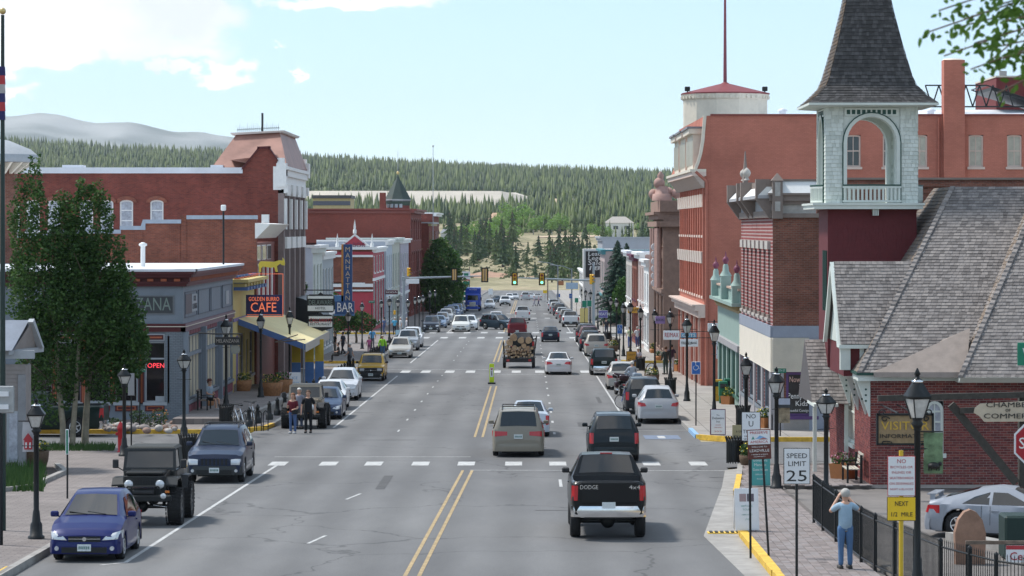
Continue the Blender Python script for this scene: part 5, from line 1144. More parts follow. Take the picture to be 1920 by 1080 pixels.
zt0=zf+.2;ac=(tx0+tx1)/2;aw=.76*1.0;zs=Z_(268,TY);pier=.60
def arch_wall(nm,f,L):
 g=MB();u0,u1=pier-.05,L-pier+.05;m=L/2;r_o=m-pier-.1;n=14;top_=zc
 for k in range(n):
  a0,a1=pi*k/n,pi*(k+1)/n
  for w0,w1,rr2,m_ in((0,-.5,r_o,MINT),):
   x0_,z0_=m+rr2*cos(a0),zs+rr2*sin(a0)*1.05;x1_,z1_=m+rr2*cos(a1),zs+rr2*sin(a1)*1.05
   g.add([f.p(x0_,z0_,-.02),f.p(x1_,z1_,-.02),f.p(x1_,top_,-.02),f.p(x0_,top_,-.02)],[(0,1,2,3)],m_);g.add([f.p(x0_,z0_,-.5),f.p(x1_,z1_,-.5),f.p(x1_,top_,-.5),f.p(x0_,top_,-.5)],[(0,1,2,3)],m_)
   g.add([f.p(x0_,z0_,.0),f.p(x1_,z1_,.0),f.p(x1_,z1_,-.5),f.p(x0_,z0_,-.5)],[(0,1,2,3)],m_)
 for(a,b)in((u0-.1,m-r_o),(m+r_o,u1+.1)):f.box(g,a,b,zt0,top_,-.5,-.02,MINT)
 o=g.build(nm,t)
 g=MB();gg=MB()
 for(gm_,r0_,r1_,w_,mm)in((g,r_o,r_o+.12,.05,MINT),(gg,r_o+.12,r_o+.155,.06,GRNT)):
  pts=[(m-r1_,zt0,m-r0_,zt0)]+[(m-r1_*cos(pi*k/n),zs+r1_*sin(pi*k/n)*1.05,m-r0_*cos(pi*k/n),zs+r0_*sin(pi*k/n)*1.05)for k in range(n+1)]+[(m+r1_,zt0,m+r0_,zt0)]
  for p,q in zip(pts,pts[1:]):gm_.hexa([f.p(p[0],p[1],-.03),f.p(p[2],p[3],-.03),f.p(q[2],q[3],-.03),f.p(q[0],q[1],-.03),f.p(p[0],p[1],w_),f.p(p[2],p[3],w_),f.p(q[2],q[3],w_),f.p(q[0],q[1],w_)],mm)
 g.build('arch_trim',t);gg.build('arch_edge',t)
 g=MB();gg=MB();zz=Z_(210,TY);k0=L/2-.86;f.box(g,k0-.06,L-k0+.06,zz-.13,zz+.13,-.02,.03,MINT);g.build('frieze',t)
 for k in range(10):f.box(gg,k0+.015+k*.172,k0+.13+k*.172,zz-.075,zz+.075,.03,.036,GRNT)
 gg.build('dark_panel',t)
 B_=lambda uu:.06+.36*(1-((uu-m)/(m-pier+.02))**2)*.8
 gr=MB();n2_=12;zr=zt0+.58
 for k in range(n2_):
  ua,ub=u0+(u1-u0)*k/n2_,u0+(u1-u0)*(k+1)/n2_
  for(za_,zb2,ew,mm)in((zr,zr+.05,.05,GRNT),(zr-.07,zr,.035,MINT),(zt0+.03,zt0+.1,.03,MINT)):
   gr.hexa([f.p(ua,za_,B_(ua)-ew),f.p(ub,za_,B_(ub)-ew),f.p(ub,za_,B_(ub)+ew),f.p(ua,za_,B_(ua)+ew),f.p(ua,zb2,B_(ua)-ew),f.p(ub,zb2,B_(ub)-ew),f.p(ub,zb2,B_(ub)+ew),f.p(ua,zb2,B_(ua)+ew)],mm)
 rail=gr.build('balustrade',t)
 for k in range(14):
  uu=u0+(u1-u0)*(k+.5)/14;gb=MB();f.box(gb,uu-.035,uu+.035,zt0+.1,zr-.07,B_(uu)-.03,B_(uu)+.03,MINT);gb.build('baluster',rail)
 return o
faces4=[Fac((tx0,TY),(tx1,TY)),Fac((tx0,TY),(tx0,TY+tw))]
fb=Fac((tx0,TY+tw),(tx1,TY+tw));fb.n=Vector((0,1));fr2=Fac((tx1,TY),(tx1,TY+tw));fr2.n=Vector((1,0));faces4+=[fb,fr2]
for i,f_ in enumerate(faces4):arch_wall('belfry_wall',f_,tw)
for(cx_,cy_)in((tx0+.28,TY+.28),(tx1-.28,TY+.28),(tx0+.28,TY+tw-.28),(tx1-.28,TY+tw-.28)):
 g=MB();g.box((cx_-.27,cy_-.27,zt0),(cx_+.27,cy_+.27,zc),MINT);pr=g.build('pier',t);g=MB();z=zt0;rw=0
 while z<zc-.05:
  for(dx,dy)in((0,-1),(-1,0),(1,0),(0,1)):
   s0=-.305
   while s0<.3:
    w_=random.uniform(.11,.24);a,b=s0+.004,min(.305,s0+w_-.004);pc=lambda q,o_:(cx_+q,cy_+dy*o_)if dy else(cx_+dx*o_,cy_+q)
    if b-a>.02:g.add([(*pc(a,.305),z),(*pc(b,.305),z),(*pc(b,.283),z+.15),(*pc(a,.283),z+.15),(*pc(a,.275),z),(*pc(b,.275),z)],[(0,1,2,3),(4,5,1,0)],random.choice(MSH))
    s0+=w_
  z+=.135
 tag(g.build('mint_shingles',pr),kind='stuff')
ez=Z_(198,TY-.6);ew=0.62
g=MB();g.hexa([(tx0-.1,TY-.1,zc-.02),(tx1+.1,TY-.1,zc-.02),(tx1+.1,TY+tw+.1,zc-.02),(tx0-.1,TY+tw+.1,zc-.02),(tx0-ew,TY-ew,ez+.02),(tx1+ew,TY-ew,ez+.02),(tx1+ew,TY+tw+ew,ez+.02),(tx0-ew,TY+tw+ew,ez+.02)],MINT);g.box((tx0-ew-.02,TY-ew-.02,ez+.02),(tx1+ew+.02,TY+tw+ew+.02,ez+.1),MINT);g.build('eaves',t)
prof=[];cy_=TY+tw/2
for(py,xa)in((190,1741),(176,1727),(160,1719),(140,1711),(110,1703),(80,1695),(50,1688),(20,1681),(0,1677),(-60,1664),(-140,1648),(-190,1637)):
 z=Z_(py,TY);prof.append((max(.08,(xa-1634.)/s56+.0),z))
prof[0]=(tw/2+ew,ez+.1);prof[1]=((tw/2+ew)*.87,ez+.34)
hw_list=prof;cxs=ac;g=MB()
for(a,za),(b,zb2)in zip(prof,prof[1:]):g.hexa([(cxs-a+.03,cy_-a+.03,za),(cxs+a-.03,cy_-a+.03,za),(cxs+a-.03,cy_+a-.03,za),(cxs-a+.03,cy_+a-.03,za),(cxs-b+.03,cy_-b+.03,zb2),(cxs+b-.03,cy_-b+.03,zb2),(cxs+b-.03,cy_+b-.03,zb2),(cxs-b+.03,cy_+b-.03,zb2)],DSHING[2])
SP=g.build('spire',t)
for(a,za),(b,zb2)in zip(prof[:-1],prof[1:]):
 L_=hypot(zb2-za,a-b)
 shingles(SP,(cxs-a,cy_-a,za),(cxs+a,cy_-a,za),(cxs+b,cy_-b,zb2),(cxs-b,cy_-b,zb2),DSHING,.112,.13,seedv=int(za*10));
 shingles(SP,(cxs-a,cy_+a,za),(cxs-a,cy_-a,za),(cxs-b,cy_-b,zb2),(cxs-b,cy_+b,zb2),[plain('warm_lit_shingle',(.15,.10,.06),.9,0,.3,6,.3),DSHING[1]],.112,.13,seedv=int(za*10)+1)  # spire's left face: warm sunlight painted into its shingle colour
rebase(t,(XL,YE,zb))
t=root('corner_shop','two storey brown brick corner shop with cream siding and blue band','building');Y0,Y1,X0=122.5,140.6,10.22
zb=gz(Y0)+.1;fN=Fac((X0,Y0),(34,Y0));fS=Fac((X0,Y0),(X0,Y1));Zq=lambda py:Z_(py,Y0);un=lambda px:fN.Yof(px)[0]
wN=[(un(1474),un(1531),Zq(780),Zq(698))];L=Y1-Y0;wS=[(1.3+i*2.42,2.35+i*2.42,Zq(592),Zq(468))for i in range(7)]+[(.8+i*4.4,4.2+i*4.4,zb+.7,zb+2.6)for i in range(4)]
skinbox(t,fN,(0,23.8),fS,(0,L),zb-.3,Zq(408),wN,wS,BROWN,STRIPE,X0,34,Y0,Y1)
window(fN,t,*wN[0],plain('purple_paint',(.10,.05,.16),.6,0,.05),plain('shop_window_dark',(.03,.035,.035),.08,0,.3,3,spec=.8),w=-.08,fr=.10,mull=(1,0),name='shop_window')
for h in wS[:7]:window(fS,t,*h,TAUPE,WGLASS,w=-.12,fr=.1,mull=(1,1))
for h in wS[7:]:window(fS,t,*h,BLUEG,WGLASS,w=-.08,fr=.12,mull=(2,0),name='shop_window')
g=MB();fN.box(g,0,un(1548),Zq(633),Zq(611),0,.10,BLUEG if False else plain('slate_blue_band',(.27,.30,.36),.6,0,.08,2));fS.box(g,0,L,Zq(633),Zq(611),0,.10,MC['slate_blue_band']);fN.box(g,un(1517),un(1548),zb,Zq(633),0,.08,MC['slate_blue_band']);g.build('sign_band',t)
for i in range(18):
 z=Zq(697)+i*(Zq(633)-Zq(697))/18;h_=(Zq(633)-Zq(697))/18
 for f_,a,b in((fN,-.05,un(1517)),(fS,-.02,L)):
  g=MB();g.hexa([f_.p(a,z,.0),f_.p(b,z,.0),f_.p(b,z,.105),f_.p(a,z,.105),f_.p(a,z+h_,.0),f_.p(b,z+h_,.0),f_.p(b,z+h_,.045),f_.p(a,z+h_,.045)],CREAM);g.build('siding_board',t)
GREY=plain('grey_shop_paint',(.33,.32,.33),.65,0,.1,2);g=MB();fN.box(g,0,un(1474)-.1,zb,Zq(697),0,.05,GREY);fN.box(g,un(1474)-.1,un(1548),zb,Zq(781),0,.06,plain('shop_base',(.30,.28,.26),.8,0,.1,2));fN.box(g,un(1531)+.1,un(1548),Zq(781),Zq(697),0,.05,GREY);fS.box(g,0,L,zb-.3,zb+.7,0,.05,GREY);fS.box(g,0,L,zb+2.6,Zq(697),0,.06,GREY)
for i in range(5):u=i*4.4+.0;fS.box(g,max(0,u),u+.7,zb,Zq(697),0,.09,GREY)
g.build('shopfront',t)
for(s_,sz,px,py,m_)in(('Now Open',.34,1500,712,flat((.62,.40,.33))),('*',.5,1500,728,INKW),('Penny Lane',.34,1500,743,INKW),('Kids',.30,1500,757,INKW),('Beautiful Consignment',.16,1500,770,INKW)):
 text(s_,sz,fN.M(un(px+3),Zq(py),-.05),m_,t,ext=.003,wid={'Now Open':1.0,'Penny Lane':1.15,'Beautiful Consignment':1.15}.get(s_))
for h in wS[:7]:
 g=MB();fS.box(g,h[0]-.2,h[1]+.25,h[3],h[3]+.35,0,.14,plain('pale_stone',(.45,.42,.38),.8,0,.12,4));g.build('lintel',t);g=MB();fS.box(g,h[0]-.15,h[1]+.2,h[2]-.26,h[2]-.14,0,.15,MC['pale_stone']);g.build('window_ledge',t)
g=MB();A_=-.7
fN.box(g,-.1,23.8,Zq(408),Zq(400),-.2,.12,TAUPE);fN.box(g,.4,un(1530),Zq(400),Zq(383),-.1,.04,plain('pale_frieze',(.40,.38,.35),.8,0,.15,6));fN.box(g,-.1,un(1532),Zq(383),Zq(377),-.2,.16,TAUPE);fN.box(g,-.15,un(1532),Zq(377),Zq(366),-.2,.26,TAUPE);fN.box(g,-.2,un(1532),Zq(366),Zq(362),-.2,.36,TAUPE)
u1=un(1532);g.hexa([fN.p(-.2,Zq(362),.34),fN.p(u1,Zq(362),.34),fN.p(u1,Zq(362),-.3),fN.p(-.2,Zq(362),-.3),fN.p(.3,Zq(339),-.05),fN.p(u1,Zq(339),-.05),fN.p(u1,Zq(339),-.3),fN.p(.3,Zq(339),-.3)],plain('snow_white_trim',(.70,.70,.68),.6,0,.05));fN.box(g,.2,u1,Zq(339),Zq(336),-.4,.02,TAUPE);g.build('cornice',t)
for(p0,p1)in((1444,1464),):g=MB();a,b=un(1447),un(1466);fN.box(g,a,b,Zq(410),Zq(339),0,.42,TAUPE);g.hexa([fN.p(a-.05,Zq(339),.45),fN.p(b+.05,Zq(339),.45),fN.p(b+.05,Zq(339),-.05),fN.p(a-.05,Zq(339),-.05),fN.p((a+b)/2-.02,Zq(325),.22),fN.p((a+b)/2+.02,Zq(325),.22),fN.p((a+b)/2+.02,Zq(325),.18),fN.p((a+b)/2-.02,Zq(325),.18)],TAUPE);fN.box(g,a+.1,b-.1,Zq(368),Zq(342),.42,.45,plain('pale_frieze',(.4,.38,.35)));fN.box(g,a+.1,b-.1,Zq(396),Zq(378),.42,.45,MC['pale_frieze']);g.build('corner_pier',t)
g=MB();fS.box(g,0,L,Zq(408),Zq(395),-.2,.15,TAUPE);fS.box(g,0,L,Zq(395),Zq(375),-.2,.05,plain('grey_metal_cornice',(.36,.36,.37),.6,0,.1));fS.box(g,0,L,Zq(372),Zq(366),-.2,.62,plain('grey_metal_cornice',(.3,.3,.3)));g.hexa([fS.p(0,Zq(366),.6),fS.p(L,Zq(366),.6),fS.p(L,Zq(366),-.2),fS.p(0,Zq(366),-.2),fS.p(0,Zq(350),.25),fS.p(L,Zq(350),.25),fS.p(L,Zq(350),-.2),fS.p(0,Zq(350),-.2)],MC['snow_white_trim']);fS.box(g,0,L,Zq(350),Zq(338),-.1,.22,TAUPE);g.build('street_cornice',t)
for u in(0.05,L*.48,L*.62,L-.6):g=MB();g.hexa([fS.p(u,Zq(410),0),fS.p(u+.5,Zq(410),0),fS.p(u+.5,Zq(410),.12),fS.p(u,Zq(410),.12),fS.p(u,Zq(372),0),fS.p(u+.5,Zq(372),0),fS.p(u+.5,Zq(372),.72),fS.p(u,Zq(372),.72)],TAUPE);fS.box(g,u,u+.5,Zq(372),Zq(336),-.1,.7,TAUPE);g.build('cornice_bracket',t)
g=MB();u=L*.53;g.hexa([fS.p(u,Zq(338),.5),fS.p(u+1.1,Zq(338),.5),fS.p(u+1.1,Zq(338),.3),fS.p(u,Zq(338),.3),fS.p(u+.5,Z_(283,132),.42),fS.p(u+.6,Z_(283,132),.42),fS.p(u+.6,Z_(283,132),.38),fS.p(u+.5,Z_(283,132),.38)],TAUPE);g.build('pediment',t)
for du in(-.4,1.4):g=MB();g.lathe(fS.p(u+du,Z_(338,132),.4),[(.14,0),(.08,.08),(.08,.14),(.15,.2),(.19,.32),(.15,.44),(.06,.52),(.02,.56)],plain('pale_stone',(.45,.42,.38)),10);g.build('ball_finial',t)
g=MB();fN.box(g,un(1532),23.8,Zq(408),Zq(337),-.3,.0,BROWN);fN.box(g,un(1532),23.8,Zq(362),Zq(355),0,.06,BROWN);fN.box(g,un(1532),23.8,Zq(350),Zq(343),0,.12,BROWN);fN.box(g,un(1532),23.8,Zq(337),Zq(333),-.4,.1,TAUPE);g.build('parapet',t)
rebase(t,(X0,Y0,zb))
t=root('green_shop','low pale green shop with purple finials between corner shop and red hotel','building');Y0,Y1=140.8,158;zb=gz(Y0)+.1;fS=Fac((X0,Y0),(X0,Y1));fN=Fac((X0,Y0),(22,Y0));L=Y1-Y0;Zg=lambda py:Z_(py,141)
SEA=plain('sea_green_paint',(.27,.37,.33),.6,0,.08,2);SEAD=plain('dark_green_paint',(.06,.15,.11),.5,0,.1,2);zt_=Zg(575)
hs=[(.7+i*3.3,3.3+i*3.3,zb+.5,zb+2.7)for i in range(5)]
skinbox(t,fN,(0,11.8),fS,(0,L),zb-.3,zt_,[],hs,SEA,SEA,X0,22,Y0,Y1)
for h in hs:window(fS,t,*h,SEAD,WGLASS,w=-.15,fr=.16,mull=(2,0),name='shop_window')
g=MB();fS.box(g,-.05,L,zt_,zt_+.16,-.2,.45,SEA);fS.box(g,0,L,zt_-.35,zt_-.2,0,.1,plain('ochre',(.38,.27,.12),.6));fS.box(g,0,L,zb+2.75,zb+3.05,0,.18,GREY);fS.box(g,0,L,zt_+.16,zt_+.75,-.2,.05,SEA);fS.box(g,0,L,zt_+.75,zt_+.85,-.2,.15,flat((.5,.36,.28)));g.build('cornice',t)
for k in range(30):g=MB();fS.box(g,.2+k*.56,.42+k*.56,zt_-.2,zt_,0,.22,MC['ochre']);g.build('dentil',t)
for u,hh in((.6,0),(L*.5,.35),(L-.8,0)):
 g=MB();fS.box(g,u-.35,u+.35,zt_+.1,zt_+1.0+hh,-.1,.4,SEA);q=fS.p(u,zt_+1.0+hh,.15);g.lathe(q,[(.34,0),(.17,.25),(.15,.5),(.1,.6)],SEA,8);pz=g.build('pedestal',t)
 g=MB();g.lathe(q,[(.06,.58),(.12,.66),(.18,.8),(.12,.93),(.04,1.0),(.04,1.1),(.01,1.25)],plain('plum_paint',(.20,.05,.09),.5),10);g.build('finial',pz)
rebase(t,(X0,Y0,zb))
t=root('hotel','large salmon red brick hotel with cream cornices and round corner tower','building');Y0=168.0;X0=10.1;B=(9.88,191);zb=gz(Y0)-.3
fN=Fac((X0,Y0),(52,Y0));fS=Fac((X0,Y0),B);L=fS.L;Zh=lambda py:Z_(py,Y0);un=lambda px:fN.Yof(px)[0];ztop=Zh(217);zcor=Zh(335)
wins=[(un(c)-.42,un(c)+.42,Zh(313),Zh(253))for c in(1600,1669,1725,1830,1902,1970)]
nb=11;sp=L/nb
fl=[(Zh(441),Zh(388),Zh(364)),(Zh(556),Zh(494),Zh(472)),(zb+.9,Zh(596),0)]
wS=[]
for(a,b,c)in fl:wS+=[(i*sp+sp*.2,i*sp+sp*.78,a,b)for i in range(nb)]
mb=MB();wall_with_holes(mb,fN,0,42,zb,zcor,[],0,BPINK);wall_with_holes(mb,fN,.35,42,zcor,ztop,wins,0,BPINK,.25);wall_with_holes(mb,fS,0,L,zb,zcor,wS,0,BPINK,.25)
pts=[(X_(px,Y0),Z_(py,Y0))for px,py in((1299,318),(1304,318),(1309,305),(1314,288),(1318,265),(1320,240),(1322,217))]
V=[(x,Y0,z)for x,z in[(X0+.36,zcor)]+[(X0,zcor),(X0-.05,Zh(328))]+pts+[(X0+.36,ztop)]];mb.add(V,[tuple(range(len(V)))],BPINK)
mb.box((X0+.4,Y0+.4,zb),(51.5,196,ztop-.2),DKPL);mb.add([(52,Y0,zb),(52,197,zb),(52,197,ztop),(52,Y0,ztop)],[(0,1,2,3)],BPINK);mb.build('wall',t)
for h in wins:window(fN,t,*h,PCREAM,WGLASS if h[0]<un(1700)else plain('blind_glass',(.42,.40,.33),.3,0,.15,3),w=-.14,fr=.09,arch=.09,mull=(2,1))
for i,h in enumerate(wS):
 k=i//nb;window(fS,t,*h,PCREAM,WGLASS,w=-.2,fr=.12,mull=(1,1),sill=(k<2),hood=None)
 if k<2:g=MB();c=(h[0]+h[1])/2;hh=fl[k][2];g.hexa([fS.p(h[0]-.22,h[3],0),fS.p(h[1]+.22,h[3],0),fS.p(h[1]+.22,h[3],.16),fS.p(h[0]-.22,h[3],.16),fS.p(c-.25 if k==0 else h[0]-.22,hh,0),fS.p(c+.25 if k==0 else h[1]+.22,hh,0),fS.p(c+.25 if k==0 else h[1]+.22,hh,.2),fS.p(c-.25 if k==0 else h[0]-.22,hh,.2)],plain('pale_lintel',(.55,.48,.42),.7,0,.1,4));g.build('lintel',t)
 if k==2:g=MB();a,b=h[0]-.25,h[0];fS.box(g,a,b,zb,Zh(596),0,.2,PCREAM if i%2 else BPINK);g.build('pilaster',t)
for k in range(nb):
 g=MB();u=k*sp+sp*.02;fS.box(g,u,u+.12,Zh(560),Zh(350),0,.1,BPINK);g.build('pier_strip',t)
def cor(nm,f,u0,u1,steps,mat):g=MB();[f.box(g,u0,u1,a,b,-.1,w_,mat)for a,b,w_ in steps];return g.build(nm,t)
cor('middle_cornice',fS,-.12,L,[(Zh(596),Zh(583),.35),(Zh(583),Zh(574),.55),(Zh(574),Zh(571),.72)],PCREAM)
g=MB();g.hexa([fS.p(-.1,Zh(352),0),fS.p(L+1,Zh(352),0),fS.p(L+1,Zh(352),.1),fS.p(-.1,Zh(352),.1),fS.p(-.1,Zh(330),0),fS.p(L+1,Zh(330),0),fS.p(L+1,Zh(330),.62),fS.p(-.1,Zh(330),.62)],plain('corbel_taupe',(.42,.34,.29),.7,0,.1,3));fS.box(g,-.1,L+1,Zh(330),Zh(322),-.1,.72,PCREAM);fS.box(g,-.1,L+1,Zh(322),Zh(317),-.1,.82,CREAM);g.build('upper_cornice',t)
g=MB();prev=None
for i in range(len(pts)-1):
 (xa,za),(xb,zb_)=pts[i],pts[i+1];g.add([(xa,Y0,za),(xa-.25,192,za),(xb-.25,192,zb_),(xb,Y0,zb_)],[(0,1,2,3)],BPINK)
 g.hexa([(xa-.1,Y0-.05,za),(xa+.08,Y0-.05,za),(xa+.08,Y0+.2,za),(xa-.1,Y0+.2,za),(xb-.1,Y0-.05,zb_),(xb+.08,Y0-.05,zb_),(xb+.08,Y0+.2,zb_),(xb-.1,Y0+.2,zb_)],CREAM)
g.build('mansard',t)
fM=Fac((X0-.45,Y0+.6),(9.5,191))
for(u0,u1)in((.3,6.4),(7.6,13.2),(14.6,19.5)):
 g=MB();z0,z1=Zh(316),Zh(250);q0,q1=fM.p(u0,z0),fM.p(u1,z0);g.box((q0.x-.15,q0.y,z0),(q0.x+1.4,q1.y,z1),CREAM);g.box((q0.x-.4,q0.y-.15,z1),(q0.x+1.4,q1.y+.15,z1+.3),CREAM);g.box((q0.x-.5,q0.y-.2,z1+.3),(q0.x+1.5,q1.y+.2,z1+.42),flat((.2,.2,.22)));b_=g.build('bay',t)
 for i in range(5):uu=u0+.25+i*(u1-u0)/5;g=MB();fM.box(g,uu,uu+(u1-u0)/5-.3,z0+.25,z1-.3,.15,.17,plain('blind_glass',(.4,.4,.33)));g.build('pane',b_)
 g=MB();g.box((q0.x+.35,q0.y-.04,z0+.3),(q0.x+1.1,q0.y,z1-.1),flat((.3,.05,.04)));g.build('side_panel',b_)
g=MB();fS.box(g,.3,L,ztop-.25,ztop+.02,-.5,-.1,CREAM);g.build('mansard_cap',t)
g=MB();fN.box(g,.35,42,ztop,ztop+.1,-.3,.08,plain('parapet_red',(.22,.055,.045),.6));g.build('coping',t)
g=MB();g.box((13.3,Y0+.4,ztop-.3),(51.8,196,ztop-.02),MEMB);g.hexa([(15.3,172,ztop),(51,172,ztop),(51,194,ztop),(15.3,194,ztop),(18.5,178,ztop+.75),(51,178,ztop+.75),(51,190,ztop+.75),(18.5,190,ztop+.75)],MEMB);g.build('roof',t)
cx_,cy2=13.0,193.5;r8=84*193.5/F;g=MB();za,zb_=zcor-6,Z_(178,193.5);g.lathe((cx_,cy2,0),[(r8*.955,za),(r8*.955,zb_-.4),(r8*.985,zb_-.3),(r8*1.0,zb_),(r8*.9,zb_)],CREAM,12,smooth=False);g.build('corner_tower',t)
g=MB();g.lathe((cx_,cy2,0),[(r8*1.01,zb_),(r8*1.01,zb_+.08),(.3,Z_(157,193.5)),(.12,Z_(154,193.5))],plain('dull_red_roof',(.20,.04,.045),.6,0,.1,2),12,smooth=False);g.build('tower_roof',t)
for k in range(48):a=2*pi*(k+.5)/48;g=MB();g.box((-.06,-.05,0),(.06,.05,.18),CREAM);o=g.build('dentil',t,loc=(cx_+r8*.975*cos(a),cy2+r8*.975*sin(a),zb_-.3));o.rotation_euler=(0,0,a+pi/2)
g=MB();g.cyl((cx_,cy2,Z_(157,193.5)),(cx_,cy2,Z_(-30,193.5)),.12,plain('flagpole_red',(.22,.06,.08),.5),.07,8);g.build('flagpole',t)
for x in(cx_-r8*.86,cx_+r8*.86):g=MB();g.rbox((x,cy2-1,zb_+.35),(.35,.3,.3),BLACK,.04);g.cyl((x,cy2-1,zb_),(x,cy2-1,zb_+.3),.04,BLACK);g.build('floodlight',t)
g=MB();g.box((X_(1768,168),167.55,Zh(405)),(X_(1807,168),168.6,Zh(113)),BPINK);g.lathe((X_(1787,168),168.1,Zh(113)),[(.62,0),(.55,.08),(.1,.12)],CREAM,10);g.build('chimney',t)
g=MB();g.cyl((X0+.12,Y0-.08,zb),(X0+.12,Y0-.08,Zh(340)),.09,BPINK);g.cyl((X0+.12,Y0-.08,Zh(340)),(X0-.5,Y0-.08,Zh(322)),.09,BPINK);g.build('drainpipe',t)
for px in(1793,1763):g=MB();x=X_(px,168)-.1;g.cyl((x,Y0-.07,zb),(x,Y0-.07,ztop-.1),.07,BPINK);g.build('drainpipe',t)
for px in(1467,1745):g=MB();x=X_(px,172);g.cyl((x,172,ztop),(x,172,ztop+.45),.2,MEMB);g.lathe((x,172,ztop+.4),[(.3,0),(.3,.08),(.05,.2)],MEMB,10);g.build('roof_vent',t)
rebase(t,(X0,Y0,zb))
t=root('roof_truss','black steel roof frame behind the chimney on the hotel roof','roof frame',(X_(1840,176),176,ztop+.75));
def bars(nm,ps):g=MB();[g.cyl(a,b,.045,BLACK,n=5)for a,b in ps];g.build(nm,t)
X_a,X_b=X_(1735,176)-t.location.x,X_(1850,176)-t.location.x;hT=Z_(160,176)-t.location.z
bars('top_chord',[((X_a,0,hT),(X_b,0,hT)),((X_b,0,hT),(X_b+3.6,0,.2)),((X_b,6,hT),(X_b+3.6,6,.2)),((X_b,0,hT),(X_b,6,hT))]);bars('bottom_chord',[((X_a,0,.1),(X_b+3.6,0,.1))])
n_=14;bars('web',[((X_a+i*(X_b+2-X_a)/n_,0,.1 if i%2 else min(hT,hT)),(X_a+(i+1)*(X_b+2-X_a)/n_,0,(hT if i%2 else .1)))for i in range(n_-1)])
g=MB();g.hexa([(X_b+.3,0,hT-.3),(X_b+3.6,0,.1),(X_b+3.6,6,.1),(X_b+.3,6,hT-.3),(X_b+.3,0,hT-.1),(X_b+3.6,0,.25),(X_b+3.6,6,.25),(X_b+.3,6,hT-.1)],BLACK);g.build('panel',t)
t=root('far_brick_block','dark red brick block rising behind the hotel roof at the far right','building',(X_(1900,215),215,10));g=MB();z=Z_(145,215)-10;g.box((X_(1868,215)-t.location.x,0,-8),(14,10,z),plain('block_red',(.17,.035,.035),.8,0,.1));g.build('wall',t);g=MB();g.box((X_(1868,215)-t.location.x-.05,-.05,z),(14,10,z+.12),CREAM);g.build('coping',t);g=MB();g.box((-.9,.5,z),(-.4,1,z+.5),flat((.3,.3,.3)));g.build('roof_vent',t)
def shop(label,side,Xf,Y0,Y1,pytop,depth,wallm,frontm,trim,nwin=3,floors=1,g1=3.2,cornice=.4,gm=WGLASS,basem=None,name='shop_building',wN=(),cat='building',winw=.5,awn=None,arch=0,hoodm=None,capm=None):
 t=root(name,label,cat);zb=gz(Y0)+.1;zt_=Z_(pytop,Y0);sg=-1 if side=='L' else 1;X1=Xf+sg*depth
 fN=Fac((Xf,Y0),(X1,Y0));fS=Fac((Xf,Y0),(Xf,Y1));fS.n=Vector((-sg,0));L=Y1-Y0;fh=(zt_-zb-g1-.5)/max(1,floors);wS=[];sp=L/nwin
 for k in range(floors):
  a=zb+g1+.35+k*fh;wS+=[(i*sp+sp*(.5-winw/2),i*sp+sp*(.5+winw/2),a+fh*.08,a+fh*.75)for i in range(nwin)]
 sh=[(i*sp+sp*.1,i*sp+sp*.9,zb+.55,zb+g1-.45)for i in range(nwin)]
 wNn=[(fN.Yof(a)[0],fN.Yof(b)[0],Z_(d,Y0),Z_(c,Y0))for a,b,c,d in wN];wNn=[(min(h[0],h[1]),max(h[0],h[1]),h[2],h[3])for h in wNn]
 skinbox(t,fN,(0,depth),fS,(0,L),zb-.4,zt_,wNn,wS+sh,wallm,frontm,Xf,X1,Y0,Y1)
 for h in wS:window(fS,t,*h,trim,gm,w=-.12,fr=.1,mull=(1,1),arch=arch,hood=.15 if hoodm else None,hoodm=hoodm)
 for h in sh:window(fS,t,*h,basem or trim,WGLASS,w=-.15,fr=.12,mull=(2,0),name='shop_window')
 for h in wNn:window(fN,t,*h,trim,gm,w=-.12,fr=.1,arch=arch,mull=(1,1),hood=.15 if hoodm else None,hoodm=hoodm)
 g=MB();fS.box(g,0,L,zt_-.1,zt_+.12,-.2,cornice,capm or trim);fS.box(g,0,L,zt_-.45,zt_-.1,-.1,cornice*.6,trim);fS.box(g,0,L,zb+g1-.3,zb+g1,-.05,.15,trim);g.build('cornice',t)
 g=MB();fN.box(g,-.1,depth,zt_-.05,zt_+.14,-.2,.08,capm or trim);g.build('coping',t)
 if awn:g=MB();g.hexa([fS.p(.4,zb+g1-.9,.05),fS.p(L-.4,zb+g1-.9,.05),fS.p(L-.4,zb+g1-.95,1.3),fS.p(.4,zb+g1-.95,1.3),fS.p(.4,zb+g1-.2,.05),fS.p(L-.4,zb+g1-.2,.05),fS.p(L-.4,zb+g1-.85,1.35),fS.p(.4,zb+g1-.85,1.35)],awn);g.build('awning',t)
 rebase(t,(Xf,Y0,zb));return t,fN,fS
t,fN,fS=shop('tall brownstone commercial block with carved balustrade past the hotel','R',10.0,217,233,400,14,STONE,STONE,STONE,3,2,5.2,.7)
for(nm,a,b,w_)in(('balustrade',Z_(397,217),Z_(376,217),.25),('frieze',Z_(425,217),Z_(415,217),.5)):g=MB();fS.box(g,-.2,16,a,b,-.3,w_,STONE);fN.box(g,-.2,14,a,b,-.3,w_,STONE);o=g.build(nm,t);o.location-=t.location
for i,u in enumerate((.7,2.2,3.7,8,12)):
 g=MB();g.cyl(fS.p(u,Z_(540,217),.3),fS.p(u,Z_(428,217),.3),.22,plain('pink_stone',(.42,.26,.22),.8,0,.15,3),.2,10);o=g.build('column',t);o.location-=t.location
